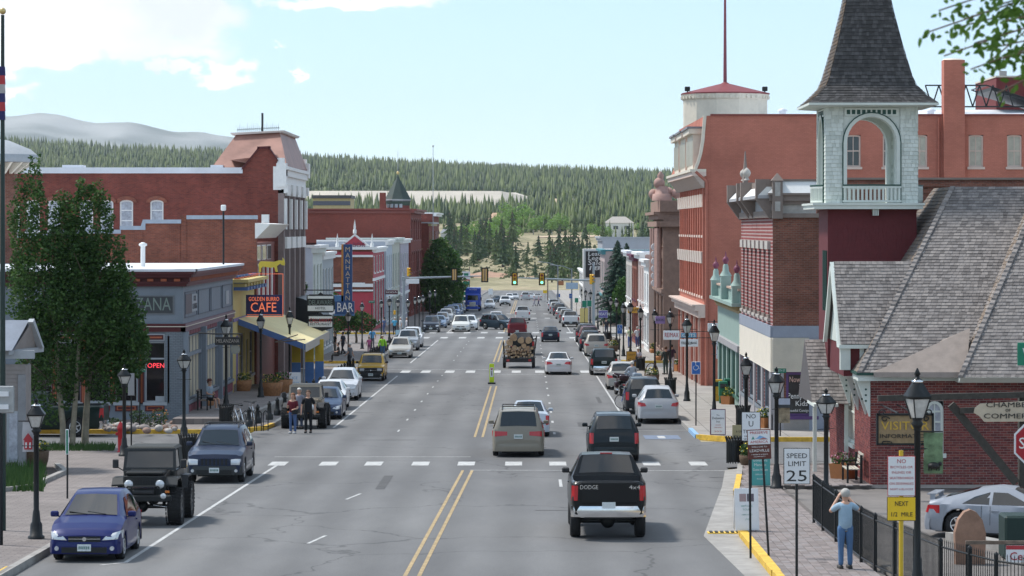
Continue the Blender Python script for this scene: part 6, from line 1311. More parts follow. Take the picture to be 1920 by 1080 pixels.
g=MB();q=fS.p(2.0,Z_(376,217),.0);PK=MC['pink_stone'];g.lathe(q,[(.8,0),(.75,.5),(.55,.55),(.45,1.1)],PK,8);[g.ball((q.x+dx,q.y+dy,q.z+dz),r_,PK,8)for dx,dy,dz,r_ in((-.2,0,1.3,.45),(.5,.3,.6,.42),(1.1,-.2,.55,.42),(-.6,.6,.5,.4))];g.lathe((q.x-.1,q.y,q.z+1.2),[(.3,0),(.22,.5),(.28,.7),(.06,1.0)],PK,8);o=g.build('rooftop_ornament',t);o.location-=t.location
shop('narrow white front shop beside the brownstone block','R',9.6,233.2,243,490,10,PCREAM,WHITE,WHITE,2,1,3.2,.4)
shop('pale pink shop with wavy grey cornice','R',9.6,243.2,256,476,10,flat((.45,.30,.26)),flat((.55,.42,.38)),WHITE,3,1,3.2,.6)
shop('orange brick shop with a maroon trimmed gable','R',9.5,256.2,268,480,10,BRED2,BRED2,flat((.13,.03,.06)),3,1,3.2,.5)
shop('brown brick shop with flat cornice near the second crossing','R',9.5,268.2,284,473,12,brickm('dull_brown_brick',(.26,.17,.13),(.21,.13,.1),(.2,.17,.15)),flat((.5,.46,.42)),WHITE,4,1,3.2,.5,capm=MEMB)
shop('grey metal clad hall beyond the dark spruce','R',10.2,402,430,446,22,plain('zinc_siding',(.40,.42,.46),.5,.1,.1,.3),flat((.4,.42,.45)),flat((.4,.42,.45)),4,1,3.4,.4)
shop('pale pink corner shop with teal cornice','R',8.9,340,362,470,9,flat((.50,.38,.36)),flat((.5,.4,.38)),flat((.08,.25,.28)),3,1,3.4,.5)
shop('low red brick shop beside the yellow signal','R',9.8,440,470,492,12,BRED,BRED,WHITE,4,1,3.4,.5)
shop('small white shop near the far end of the street','R',9.8,500,560,512,14,flat((.5,.5,.48)),flat((.5,.5,.5)),WHITE,6,1,3.2,.4)
t=root('painted_wall_sign','black painted wall sign with white blackletter on a white building','sign',(X_(1111,365),366,0));g=MB();g.box((X_(1094,366)-t.location.x,0,gz(366)),(2.8,6,Z_(467,366)),flat((.62,.61,.58)));g.build('wall',t);g=MB();g.box((X_(1098,366)-t.location.x,-.08,Z_(520,366)),(2.6,-.01,Z_(471,366)),flat((.025,.022,.022)));o=g.build('board',t)
for s_,py,sz in(('Leadville',476,.75),('Legends',484,.75),('Saloon',493,.8),('1879',503,.75)):text(s_,sz,frame((.95,-.1,Z_(py,366)),TOCAM),INKW,o,wid=3.0,ext=.01,shear=.1)
t=root('clothing_shop','single storey blue grey corner shop with dark red cornice','building');Y0,Y1,X0=131.0,153.0,-15.4;zb=gz(Y0)+.12
fN=Fac((X0,Y0),(-36,Y0));fS=Fac((X0,Y0),(X0,Y1));fS.n=Vector((1,0));L=22.;Zm=lambda py:Z_(py,Y0);un=lambda px:fN.Yof(px)[0]
pan=[(272,310),(216,258),(162,206),(108,152),(54,98)]
wN=[tuple(sorted((un(a),un(b))))+(Zm(754),Zm(641))for a,b in pan];nb=3;spn=L/nb
wS=[(.5+i*spn+.3,i*spn+spn-.2,zb+.75,zb+4.1)for i in range(nb)]
skinbox(t,fN,(0,20.6),fS,(0,L),zb-.2,Zm(520),wN,wS,BLUEG,BLUEG,X0,-36,Y0,Y1)
DARKIN=plain('shop_interior_glass',(.015,.012,.014),.06,0,.3,1.5,spec=.8);LTF=flat((.36,.38,.40))
for i,h in enumerate(wN):
 w_=window(fN,t,*h,LTF,DARKIN,w=-.12,fr=.06,mull=(1,0),name='shop_window',sill=True);g=MB();fN.box(g,h[0],h[1],Zm(674),Zm(671),-.1,.0,LTF);g.build('transom',w_)
 g=MB();fN.box(g,h[0]-.26,h[0]-.04,Zm(757),Zm(624),0,.07,DKRED);fN.box(g,h[1]+.04,h[1]+.26,Zm(757),Zm(624),0,.07,DKRED);fN.box(g,h[0]-.19,h[0]-.11,Zm(755),Zm(630),.07,.08,ORNG);fN.box(g,h[1]+.11,h[1]+.19,Zm(755),Zm(630),.07,.08,ORNG);g.build('pilaster_strip',t)
 g=MB();fN.box(g,h[0],h[1],Zm(771),Zm(759),0,.05,DKRED);fN.box(g,h[0]+.08,h[1]-.08,Zm(769),Zm(761),.05,.06,ORNG);fN.box(g,h[0]+.13,h[1]-.13,Zm(767.5),Zm(762.5),.06,.065,DKRED);g.build('kick_panel',t)
 g=MB();fN.box(g,h[0],h[1],Zm(639),Zm(626),0,.05,LTF);fN.box(g,h[0]+.08,h[1]-.08,Zm(637),Zm(628),.05,.06,DKRED);fN.box(g,h[0]+.15,h[1]-.15,Zm(634),Zm(631),.06,.07,ORNG);g.build('transom_panel',t)
g=MB();fN.box(g,0,.82,zb,Zm(622),0,.08,BGREY);g.build('brick_pier',t);g=MB();fS.box(g,0,.5,zb,Zm(622),0,.08,BGREY);g.build('brick_pier',t)
g=MB();fN.box(g,-.1,20.6,Zm(622),Zm(613),-.1,.10,DKRED);fN.box(g,-.1,20.6,Zm(613),Zm(611.6),-.1,.16,CREAM);fN.box(g,-.1,20.6,Zm(611.6),Zm(607),-.1,.13,DKRED);fS.box(g,-.1,L,Zm(622),Zm(613),-.1,.1,plain('plum_band',(.20,.13,.15),.6));fS.box(g,-.1,L,Zm(613),Zm(611.6),-.1,.16,CREAM);fS.box(g,-.1,L,Zm(611.6),Zm(607),-.1,.13,MC['plum_band']);g.build('belt_band',t)
g=MB();PL=plain('plum_cornice',(.15,.055,.06),.6,0,.08)
for(a,b,w_)in((537,532,.16),(532,529,.24),(520,514,.42),(514,509,.55)):fN.box(g,-w_,20.6,Zm(a),Zm(b),-.2,w_,DKRED);fS.box(g,-.05,L,Zm(a),Zm(b),-.2,w_,PL)
fN.box(g,-.3,20.6,Zm(529),Zm(520),-.2,.12,DKRED);fS.box(g,-.05,L,Zm(529),Zm(520),-.2,.12,PL);g.build('cornice',t)
g=MB();fN.box(g,-.6,20.6,Zm(509),Zm(504.5),-.4,.60,MEMB);fS.box(g,-.3,L,Zm(509),Zm(504.5),-.4,.6,MEMB);g.hexa([(X0-.3,Y0+.3,Zm(507)),(-36,Y0+.3,Zm(507)),(-36,Y1-.2,Zm(507)),(X0-.3,Y1-.2,Zm(507)),(X0-.3,Y0+.5,Zm(506)),(-36,Y0+.5,Zm(506)),(-36,Y1-.2,Zm(504)),(X0-.3,Y1-.2,Zm(504))],MEMB);g.build('roof_edge',t)
for px in(258,283,308,333,233,208):g=MB();a=un(px);fN.box(g,a-.13,a+.13,Zm(527.5),Zm(522.5),.12,.26,ORNG);g.build('cornice_block',t)
for i in range(44):g=MB();fS.box(g,.3+i*.49,.5+i*.49,Zm(528),Zm(521),.12,.3,ORNG);g.build('dentil',t)
g=MB();a,b=un(327),un(170);a,b=min(a,b),max(a,b);fN.box(g,a,b,Zm(589),Zm(554),0,.04,flat((.16,.17,.18)));fN.box(g,a+.07,b-.07,Zm(587),Zm(556),.04,.05,flat((.055,.06,.065)));sg_=g.build('sign_panel',t)
text('MELANZANA',.82,fN.M((a+b)/2,Zm(571.5),.056),plain('sage_letter',(.20,.25,.22),.7,0,.1),sg_,wid=b-a-.35,bold=.02)
for i in range(4):
 g=MB();u0=.5+i*5.4;fS.box(g,u0,u0+4.8,Zm(597),Zm(595.5),0,.04,flat((.12,.14,.17)));fS.box(g,u0,u0+4.8,Zm(550),Zm(548.5),0,.04,flat((.12,.14,.17)));fS.box(g,u0,u0+.06,Zm(597),Zm(549),0,.04,flat((.12,.14,.17)));fS.box(g,u0+4.74,u0+4.8,Zm(597),Zm(549),0,.04,flat((.12,.14,.17)));g.build('fascia_panel',t)
g=MB();fS.box(g,.6,3.0,Zm(590),Zm(553),0,.05,flat((.13,.11,.12)));fS.box(g,3.0,5.0,Zm(588),Zm(555),0,.06,LTF);fS.box(g,18.2,19.6,Zm(590),Zm(562),0,.05,LTF);p_=g.build('small_sign',t);text('COOL\nCLOTHING',.36,fS.M(4.0,Zm(571),.065),flat((.1,.1,.11)),p_)
BL=plain('cream_blind',(.46,.41,.30),.55,0,.12,3);PCH=flat((.20,.05,.07))
for i,h in enumerate(wS):
 w_=window(fS,t,*h,BLUEG,BL,w=-.12,fr=.10,mull=(5,0),name='shop_window');g=MB();fS.box(g,h[0]+.05,h[1]-.05,h[3]-1.35,h[3]-1.2,-.1,.03,BLUEG);fS.box(g,h[0]+.05,h[1]-.05,h[3]-.45,h[3]-.4,-.1,.03,BLUEG);g.build('transom',w_)
 for k in range(6):a=h[0]+.1+k*(h[1]-h[0]-.2)/6;g=MB();fS.box(g,a+.05,a+(h[1]-h[0]-.2)/6-.08,h[3]-.36,h[3]-.08,-.08,.0,PCH);fS.box(g,a+.05,a+(h[1]-h[0]-.2)/6-.08,zb+.15,zb+.55,0,.05,PCH);g.build('checker_panel',t)
 g=MB();fS.box(g,i*spn-.05,i*spn+.4,zb,Zm(622),0,.22,BLUEG);g.build('pilaster',t)
text('OPEN',.30,fN.M(un(292),Zm(686),-.09),plain('red_neon',(.9,.06,.08),.5,0,0,emit=.8),t,ext=.01,bold=.01)
g=MB();fN.box(g,un(301),un(284),Zm(748),Zm(702),-.32,-.2,flat((.16,.012,.02)));g.build('red_display',t);g=MB();fN.box(g,un(311),un(291)+.0,Zm(753),Zm(743),-.1,-.08,LTF);g.build('notice',t)
rebase(t,(X0,Y0,zb))
def vent(px,py0,py1,Y,label):x=X_(px,Y);z0,z1=Z_(py1,Y),Z_(py0,Y);g=MB();g.cyl((0,0,0),(0,0,z1-z0),.11,WHITE);g.lathe((0,0,z1-z0-.05),[(.12,0),(.2,.04),(.2,.12),(.05,.2)],WHITE,10);return tag(g.build('vent_pipe',None,loc=(x,Y,z0)),label,'vent pipe')
vent(268,460,506,141,'white vent pipe on the blue grey shop roof')
g=MB();g.cyl((0,0,0),(0,0,3.0),.05,BLACK);g.rbox((0,0,3.05),(.25,.25,.3),WHITE,.04);tag(g.build('roof_mast',None,loc=(X_(419,148),148,Z_(503,148))),'thin black roof mast with a white box on top','mast')
YC=plain('yellow_cafe_paint',(.56,.45,.18),.65,0,.08,2);BLU=plain('cafe_blue',(.07,.13,.30),.55,0,.08);PUR=flat((.22,.17,.33))
t=root('cafe','yellow fronted cafe with stepped blue trim beside the blue grey shop','building');Y0,Y1=153.2,165;zb=gz(Y0)+.3;fN=Fac((X0,Y0),(-25,Y0));fS=Fac((X0,Y0),(X0,Y1));fS.n=Vector((1,0));L=Y1-Y0;Zk=lambda py:Z_(py,Y0)
hs=[(3.2,6.2,zb+.6,zb+3.0),(7.0,8.4,zb+.05,zb+2.6),(9.0,11.4,zb+.6,zb+3.0)]
skinbox(t,fN,(0,9.6),fS,(0,L),zb-.4,Zk(530),[],hs,YC,YC,X0,-25,Y0,Y1)
for h in hs:window(fS,t,*h,flat((.35,.33,.33)),WGLASS,w=-.15,fr=.1,name='shop_window')
for i in range(7):
 g=MB();y0=Y0+.2+i*1.68;
 for k,(m_,d,zz)in enumerate(((BLU,.75,0),(YC,.6,.18),(flat((.38,.42,.46)),.45,.36),(ORNG,.3,.5),(BLU,.2,.6))):g.box((X0,y0+k*.06,Zk(545)+zz),(X0+d,y0+1.0-k*.06,Zk(545)+zz+.17),m_)
 g.build('stepped_bracket',t)
g=MB();fS.box(g,0,L,Zk(530),Zk(524),-.2,.8,YC);fS.box(g,0,L,Zk(604),Zk(598),0,.05,PUR);fS.box(g,1.5,2.3,zb,zb+3,0,.03,PUR);fS.box(g,.2,2.2,zb-.3,zb+.5,0,.04,flat((.17,.15,.14)));g.build('trim',t)
za,zo=Z_(596,157),Z_(643,157);Ya,Yb=155.5,166.0;xo=-11.8;g=MB();AWN=plain('pale_yellow_canvas',(.72,.62,.34),.8,0,.06,2)
g.hexa([(X0+.05,Ya,za-.05),(xo,Ya,zo-.05),(xo,Yb+8,zo-.05),(X0+.05,Yb+8,za-.05),(X0+.05,Ya,za),(xo,Ya,zo),(xo,Yb+8,zo),(X0+.05,Yb+8,za)],AWN);g.build('awning',t)
g=MB();g.hexa([(X0+.05,Ya-.02,za-.33),(xo,Ya-.02,zo-.33),(xo,Ya+.02,zo-.33),(X0+.05,Ya+.02,za-.33),(X0+.05,Ya-.02,za),(xo,Ya-.02,zo),(xo,Ya+.02,zo),(X0+.05,Ya+.02,za)],BLU);g.build('awning_valance',t)
g=MB();g.box((xo-.02,Ya,zo-.42),(xo+.03,Yb+8,zo+.02),flat((.44,.42,.38)));g.build('front_valance',t)
g=MB();g.tube([(xo-.4,Ya-.03,zo+.5),(xo-1.6,Ya-.03,zo+.1),(xo+.0,Ya-.03,zo+.25)],.03,WOOD);g.cyl((xo-.1,Ya,gz(157)+.2),(xo-.1,Ya,zo),.04,BLUEG);g.build('awning_frame',t)
rebase(t,(X0,Y0,zb))
t=root('entry_booth','yellow over blue painted posts at the awning end','booth',(-12.9,164.5,gz(164.5)+.15));
for i,(x,y)in enumerate(((-.1,0),(.6,.6),(1.1,1.4))):
 g=MB();g.box((x-.24,y-.1,0),(x+.24,y+.1,1.45),plain('bright_blue',(.09,.2,.45),.5));g.box((x-.24,y-.1,1.45),(x+.24,y+.1,2.7),plain('mustard',(.55,.38,.03),.5));g.build('post',t)
t=root('stepped_brick_building','two storey orange brick building with stepped blue coping','building');Y0,Y1=165.2,178.2;zb=gz(Y0)+.1;Zb=lambda py:Z_(py,Y0);fN=Fac((X0,Y0),(-40,Y0));fS=Fac((X0,Y0),(X0,Y1));fS.n=Vector((1,0))
steps=[(480,350,411),(350,338,404),(338,268,419),(268,225,431),(225,100,438),(100,-200,446)]
mb=MB()
for a,b,py in steps:mb.box((X_(b,Y0),Y0,zb-.3),(X_(a,Y0)+.02,Y0+.5,Zb(py)),BRED2)
mb.build('wall',t)
for a,b,py in steps:
 if a==350:continue
 g=MB();g.box((X_(b,Y0),Y0-.1,Zb(py)),(X_(a,Y0)+.05,Y0+.6,Zb(py)+.22),plain('blue_coping',(.36,.41,.48),.6,0,.1));g.build('coping',t)
g=MB();g.hexa([(X_(273,Y0),Y0-.13,Zb(431)),(X_(262,Y0),Y0-.1,Zb(431)),(X_(262,Y0),Y0+.5,Zb(431)),(X_(273,Y0),Y0+.5,Zb(431)),(X_(273,Y0),Y0-.1,Zb(412.5)),(X_(268,Y0),Y0-.1,Zb(412.5)),(X_(268,Y0),Y0+.5,Zb(412.5)),(X_(273,Y0),Y0+.5,Zb(412.5))],MC['blue_coping']);g.build('coping_slope',t)
g=MB();g.box((X0-.7,Y0+.5,zb),(X0,Y1,Zb(455)),flat((.2,.07,.055)));g.box((-40,Y0+.5,zb),(X0-.7,Y1,Zb(470)),MEMB)
for i in range(9):y=Y0+.6+i*1.4;g.box((X0,y,Zb(620)),(X0+.1,y+.35,Zb(500)),WHITE if i%2 else flat((.3,.03,.04)))
g.build('front',t);g=MB();g.box((X0+.12,Y0+.6,Zb(500)),(X0+.55,Y0+5.5,Zb(495)),WHITE);g.hexa([(X0+.03,Y0-.05,Zb(447)),(X0+.1,Y0-.05,Zb(447)),(X0+.1,Y1,Zb(447)),(X0+.03,Y1,Zb(447)),(X0+.03,Y0-.05,Zb(418)),(X0+.9,Y0-.05,Zb(420)),(X0+.9,Y1,Zb(420)),(X0+.03,Y1,Zb(418))],WHITE);g.box((X0+.3,Y0+1,Zb(418)),(X0+.7,Y0+1.5,Zb(402)),WHITE);g.build('cornice',t)
for i in range(3):g=MB();y=Y0+1+i*3.4;g.box((X0,y,Zb(488)),(X0+.06,y+2.2,Zb(462)),WGLASS);g.box((X0,y-.1,Zb(489)),(X0+.04,y+2.3,Zb(460)),WHITE);g.build('window',t)
rebase(t,(X0,Y0,zb))
t=root('mansard_hotel','large dark brick corner hotel with white trim and copper mansard roof','building');Y0,Y1,XD=178.4,196.0,-15.2;zb=gz(Y0);Zd=lambda py:Z_(py,Y0);fN=Fac((XD,Y0),(-48,Y0));fS=Fac((XD,Y0),(XD,Y1));fS.n=Vector((1,0));un=lambda px:fN.Yof(px)[0];L=Y1-Y0
wN=[tuple(sorted((un(c-12.5),un(c+12.5))))+(Zd(433),Zd(375))for c in(294,237,200,162,102,62,24,-30)]
wS=[(1.1+i*4.1,3.2+i*4.1,z0,z1)for i in range(4)for(z0,z1)in((Zd(420),Zd(360)),(Zd(520),Zd(460)))]
skinbox(t,fN,(0,33),fS,(0,L),zb,Zd(325),wN,wS,BRED,plain('grey_brown_front',(.16,.12,.115),.8,0,.15,3),XD,-48,Y0,Y1)
for h in wN:window(fN,t,*h,WHITE,CURTAIN,w=-.14,fr=.09,arch=.16,mull=(1,2),hood=.24,hoodm=BRED2)
for h in wS:window(fS,t,*h,WHITE,WGLASS,w=-.1,fr=.2,mull=(1,1));g=MB();fS.box(g,h[0]-.3,h[1]+.3,h[3]-.2,h[3]+.5,0,.5,WHITE);g.build('hood',t)
for i in range(5):g=MB();fS.box(g,i*4.1,i*4.1+.9,zb,Zd(355),0,.35,plain('grey_pilaster',(.24,.19,.18),.7,0,.1));fS.box(g,i*4.1+.1,i*4.1+.8,Zd(430),Zd(372),.35,.5,WHITE);fS.box(g,i*4.1,i*4.1+.9,Zd(362),Zd(345),0,.6,WHITE);g.build('pilaster',t)
g=MB()
for a,b,w_ in((356,344,.2),(344,330,.35),(330,318,.5),(318,312,.62)):fS.box(g,0,L,Zd(a),Zd(b),-.3,w_,WHITE)
fS.box(g,-.12,.9,Zd(350),Zd(306),-.1,.5,WHITE);fS.box(g,-.05,.8,Zd(306),Zd(296),-.05,.35,WHITE);fS.box(g,L-.6,L+.6,Zd(325),Zd(295),-.1,.6,WHITE);fS.box(g,L-.4,L+.4,Zd(295),Zd(286),0,.4,WHITE);g.build('cornice',t)
WC=MEMB;g=MB();x1=X_(455,Y0);g.box((-48,Y0-.08,Zd(325)),(x1,Y0+.9,Zd(314)),WC);g.box((X_(114,Y0),Y0+.5,Zd(314)),(X_(152,Y0),Y0+2,Zd(309)),WC);g.box((X_(393,Y0),Y0+.5,Zd(314)),(X_(416,Y0),Y0+2,Zd(309)),WC);g.build('coping',t)
gp=[(455,326),(455,318),(484,278),(505,277),(520,303),(521,326)];g=MB();v=[(X_(a,Y0),Y0-.003,Zd(b))for a,b in gp];k=len(v);v+=[(x,y+.45,z)for x,y,z in v];g.add(v,[tuple(range(k)),tuple(range(2*k-1,k-1,-1))]+[(i,i+k,(i+1)%k+k,(i+1)%k)for i in range(k)],BRED);g.build('gable_wall',t)
g=MB();v=v[:k];
for p,q in zip(v[1:5],v[2:5]):g.hexa([(p[0]-.05,Y0-.12,p[2]-.03),(q[0]+.05,Y0-.12,q[2]-.03),(q[0]+.05,Y0+.55,q[2]-.03),(p[0]-.05,Y0+.55,p[2]-.03),(p[0]-.05,Y0-.12,p[2]+.1),(q[0]+.05,Y0-.12,q[2]+.1),(q[0]+.05,Y0+.55,q[2]+.1),(p[0]-.05,Y0+.55,p[2]+.1)],DKRED)
g.build('gable_coping',t)
g=MB();z1,z2=Zd(326),Z_(253,187);g.hexa([(-19.6,Y0+.6,z1),(-14.7,Y0+.6,Zd(312)),(-14.7,Y1,Zd(312)),(-19.6,Y1,z1),(-18.1,Y0+3.5,z2-.15),(-15.4,Y0+3.5,z2),(-15.4,Y1-2,z2),(-18.1,Y1-2,z2-.15)],COPPER);g.build('mansard_tower',t)
g=MB();g.hexa([(-18.35,Y0+3.3,z2-.18),(-15.2,Y0+3.3,z2),(-15.2,Y1-1.8,z2),(-18.35,Y1-1.8,z2-.18),(-18.45,Y0+3.2,z2-.04),(-15.1,Y0+3.2,z2+.12),(-15.1,Y1-1.7,z2+.12),(-18.45,Y1-1.7,z2-.04)],WHITE);g.build('mansard_cap',t)
g=MB();g.hexa([(-18.2,Y0+.2,Zd(300)),(-15.4,Y0+.2,Zd(290)),(-14.7,Y0+.6,Zd(312)),(-14.9,Y0+.6,Zd(318)),(-18.2,Y1,Zd(280)),(-15.4,Y1,Zd(275)),(-14.7,Y1,Zd(308)),(-14.9,Y1,Zd(312))],COPPER);g.build('mansard_skirt',t)
for i in range(22):
 g=MB();x=-18.0+i*.12 if i<22 else 0;yy=Y0+3.6;zz=z2+.02+(x+18)*.05;g.cyl((x,yy,zz),(x,yy,zz+random.uniform(.25,.55)),.018,BLACK,.005,4);g.tube([(x-.06,yy,zz+.1),(x,yy,zz+.2),(x+.06,yy,zz+.1)],.014,BLACK,4);g.build('roof_cresting',t)
g=MB();g.cyl((X_(492,187),187,z2),(X_(492,187),187,Z_(212,187)),.07,DKPL);g.build('flue',t)
g=MB();q=10;vs=[]
for i in range(q+1):a=pi/2*i/q;vs+=[(XD+.1+2.3*sin(a)*.9,Y0+10,Zd(620)+2.1*cos(a)-.3),(XD+.1+2.3*sin(a)*.9,Y1-1,Zd(620)+2.1*cos(a)-.3)]
g.add(vs,[(2*i,2*i+1,2*i+3,2*i+2)for i in range(q)],BLACK);g.add([(XD+.1,Y0+10,Zd(620)-.3)]+vs[::2],[(0,i+1,i+2)for i in range(q)],BLACK);g.build('entrance_awning',t)
rebase(t,(XD,Y0,zb))
METAL=plain('white_metal_siding',(.50,.54,.60),.5,.1,.08,1.2)
shop('white metal sided shop at the second crossing','L',-15.7,214,224,463,8,METAL,MINT,MINT,3,1,3.2,.5,wN=((574,562,590,528),),basem=SEA,capm=WHITE)
shop('grey green boarded shop left of the tall blue sign','L',-15.8,224.2,238,476,9,flat((.38,.42,.42)),flat((.36,.40,.42)),WHITE,4,1,3.2,.3)
t,fN,fS=shop('red and white painted corner building with a pointed gable','L',-16.5,312.5,336,466,12,BRED2,plain('raspberry_paint',(.42,.05,.07),.6,0,.08),WHITE,4,1,5.6,.5,wN=((683,490,698,530),(660,490,672,530)),gm=plain('green_blind',(.06,.13,.10),.3))
W3=lambda py:Z_(py,312.5)
def addp(nm,f):g=MB();f(g);o=g.build(nm,t);o.location-=t.location;return o
addp('shopfront',lambda g:[fN.box(g,0,4.5,gz(312)+.1,W3(548),0,.12,MC['raspberry_paint']),fN.box(g,0,12,W3(538),W3(532),0,.3,WHITE),fN.box(g,0,12,W3(546),W3(543),0,.3,WHITE),fN.box(g,0,12,W3(482),W3(478),0,.25,WHITE),fN.box(g,0,12,W3(478),W3(472),0,.1,MC['raspberry_paint']),fN.box(g,-.4,5,W3(468),W3(463),-.2,.5,WHITE)])
def gab(g):
 for(a,m_,w_,s_)in((0,WHITE,.1,1),(0,MC['raspberry_paint'],.16,.72)):v=[fN.p(.3-(.0),W3(462),w_),fN.p(3.6,W3(462),w_),fN.p(1.95,W3(438),w_)];c=sum(v,Vector())/3;v=[c+(q-c)*s_ for q in v];g.add(v+[q+Vector((0,.5,0))for q in v],[(0,1,2),(0,3,4,1),(1,4,5,2),(2,5,3,0)],m_)
addp('gable',gab)
for u in(.1,3.8,1.95):addp('finial',lambda g:g.lathe(fN.p(u,W3(464 if u!=1.95 else 438),.1),[(.2,0),(.2,.4),(.1,.5),(.14,.7),(.01,1.5)],WHITE,8))
text('TABOR',.7,Matrix.Translation(-t.location)@fN.M(1.95,W3(459.5),.22),MC['plum_paint'],t)
shop('pale blue false fronted shop beyond the red and white building','L',-16.3,337,352,452,8,flat((.45,.50,.56)),flat((.45,.5,.56)),WHITE,3,1,3.4,.4)
shop('cream and mint shop with heavy cornice','L',-16.3,352.5,372,448,8,flat((.52,.5,.42)),flat((.5,.5,.42)),MINT,3,1,3.4,.7)
shop('narrow mauve shop before the turreted building','L',-16.2,372.5,398,450,8,flat((.4,.36,.4)),flat((.4,.36,.42)),WHITE,4,1,3.4,.5)
t,fN,fS=shop('long red brick civic building with arched windows and a corner turret','L',-16.0,400,440,393,18,plain('civic_brick_n',(.2,.05,.04),.8)and brickm('civic_brick',(.26,.065,.05),(.2,.05,.04),(.2,.08,.06),.22,.075,.01,var=.15),MC['civic_brick'],flat((.22,.06,.05)),5,2,5.2,.8,wN=[(c-6,437,c+6,456)for c in(575,601,627,654,678,752)],arch=.45,hoodm=flat((.2,.055,.045)))
Zc=lambda py:Z_(py,400);addp('band',lambda g:[fN.box(g,0,18,Zc(400),Zc(396),0,.25,flat((.17,.05,.04))),fN.box(g,0,18,Zc(462),Zc(459),0,.2,flat((.17,.05,.04)))])
tx,ty=X_(746,404),404;addp('turret',lambda g:g.lathe((tx,ty,0),[(1.75,gz(404)),(1.75,Zc(378))],MC['civic_brick'],8,smooth=False));addp('turret_frieze',lambda g:g.lathe((tx,ty,0),[(1.78,Zc(385)),(1.85,Zc(378)),(1.9,Zc(377))],flat((.05,.08,.06)),8,smooth=False));addp('turret_eaves',lambda g:g.lathe((tx,ty,0),[(1.8,Zc(377)),(2.0,Zc(374)),(1.9,Zc(373))],LTF,8,smooth=False))
addp('turret_roof',lambda g:g.lathe((tx,ty,0),[(1.95,Zc(373)),(1.75,Zc(369)),(1.1,Zc(354)),(.55,Zc(341)),(.2,Zc(333)),(.08,Zc(327))],plain('dark_green_slate',(.035,.055,.048),.6,0,.15,1),8,smooth=False));addp('turret_finial',lambda g:(g.ball((tx,ty,Zc(323)),.22,plain('gilt',(.6,.45,.2),.3,.6)),g.cyl((tx,ty,Zc(323)),(tx,ty,Zc(281)),.045,LTF,.02)))
addp('chimney',lambda g:g.box((X_(711,400),401,Zc(396)),(X_(722,400),402.5,Zc(361)),MC['civic_brick']))
for i in range(4):a=pi*1.25+i*.35;addp('turret_window',lambda g:g.lathe((tx+1.8*cos(a),ty+1.8*sin(a),Zc(389)),[(.24,0),(.24,.5)],LTF,8))
shop('red brick block with arched yellow trimmed windows','L',-14.9,441,470,418,10,BRED,MC['civic_brick'],flat((.32,.26,.12)),4,2,4.5,.6,arch=.5,capm=LTF,wN=((792,446,800,466),))
shop('far brick shop with a white raised parapet corner','L',-15.2,471,500,400,14,BRED,BRED,WHITE,5,1,4,.8,capm=WHITE)
t=root('yellow_block','distant cream building with dark roof above the brick civic roof','building',(X_(622,560),560,0));g=MB();w_=35*560/F;z0,z1=gz(560),Z_(366,560);g.box((-w_,0,z0),(w_,12,z1-.6),plain('mustard_stucco',(.46,.38,.20),.8));g.build('wall',t);g=MB();g.box((-w_-.2,-.3,z1-.6),(w_+.2,12,z1),flat((.08,.08,.09)));g.box((-w_,-.1,Z_(385,560)),(w_,0,Z_(377,560)),flat((.10,.11,.14)));g.build('roof',t)
t=root('gabled_house','small house with grey boards and blue grey roof at the far left','building');Yh=98.;xr=X_(58,Yh);zt_=Z_(686,Yh);zb=gz(Yh)+.1;BRD=plain('weathered_board',(.27,.24,.225),.75,0,.1,3)
g=MB();g.box((-26,Yh,zb),(xr-.2,Yh+1.2,zt_),BRD);g.build('wall',t)
for i in range(26):
 z=zb+i*(zt_-zb)/26;g=MB();
 g.hexa([(-20,Yh-.05,z),(xr-.18,Yh-.05,z),(xr-.18,Yh,z),(-20,Yh,z),(-20,Yh-.02,z+.19),(xr-.18,Yh-.02,z+.19),(xr-.18,Yh,z+.19),(-20,Yh,z+.19)],BRD);g.build('board',t)
g=MB();x0,x1=X_(28,Yh),X_(60,Yh);za,zb2=Z_(656,Yh),Z_(602,Yh);xm=X_(46,Yh)
g.hexa([(-26,Yh-.6,za-.0),(x0,Yh-.6,za),(x0,Yh+3,za),(-26,Yh+3,za),(-26,Yh+.9,zb2),(xm,Yh+.9,zb2),(xm,Yh+1.0,zb2),(-26,Yh+1.0,zb2)],plain('slate_blue_roof',(.17,.20,.25),.6,0,.15,2));g.build('roof',t)
g=MB();g.add([(x0,Yh-.3,za),(x1-.1,Yh+1.8,za),(xm+.1,Yh+.6,zb2-.1)],[(0,1,2)],BRD);g.hexa([(x0-.1,Yh-.6,za-.15),(x1+.05,Yh+1.9,za-.15),(x1+.05,Yh+2.1,za-.15),(x0-.1,Yh-.4,za-.15),(x0-.1,Yh-.6,za+.02),(x1+.05,Yh+1.9,za+.02),(x1+.05,Yh+2.1,za+.02),(x0-.1,Yh-.4,za+.02)],LTF)
g.hexa([(x1-.1,Yh+1.6,za),(x1+.1,Yh+1.6,za),(x1+.1,Yh+1.9,za),(x1-.1,Yh+1.9,za),(xm,Yh+.6,zb2-.05),(xm+.18,Yh+.6,zb2-.05),(xm+.18,Yh+.9,zb2+.05),(xm,Yh+.9,zb2+.05)],LTF);g.build('gable_trim',t)
g=MB();g.box((-20,Yh-.25,Z_(672,Yh)),(x1+.1,Yh-.02,Z_(657,Yh)),LTF);g.box((x1-.45,Yh-.12,zb),(x1-.2,Yh-.01,Z_(702,Yh)),plain('grey_trim_post',(.25,.25,.26),.6));g.build('eaves',t)
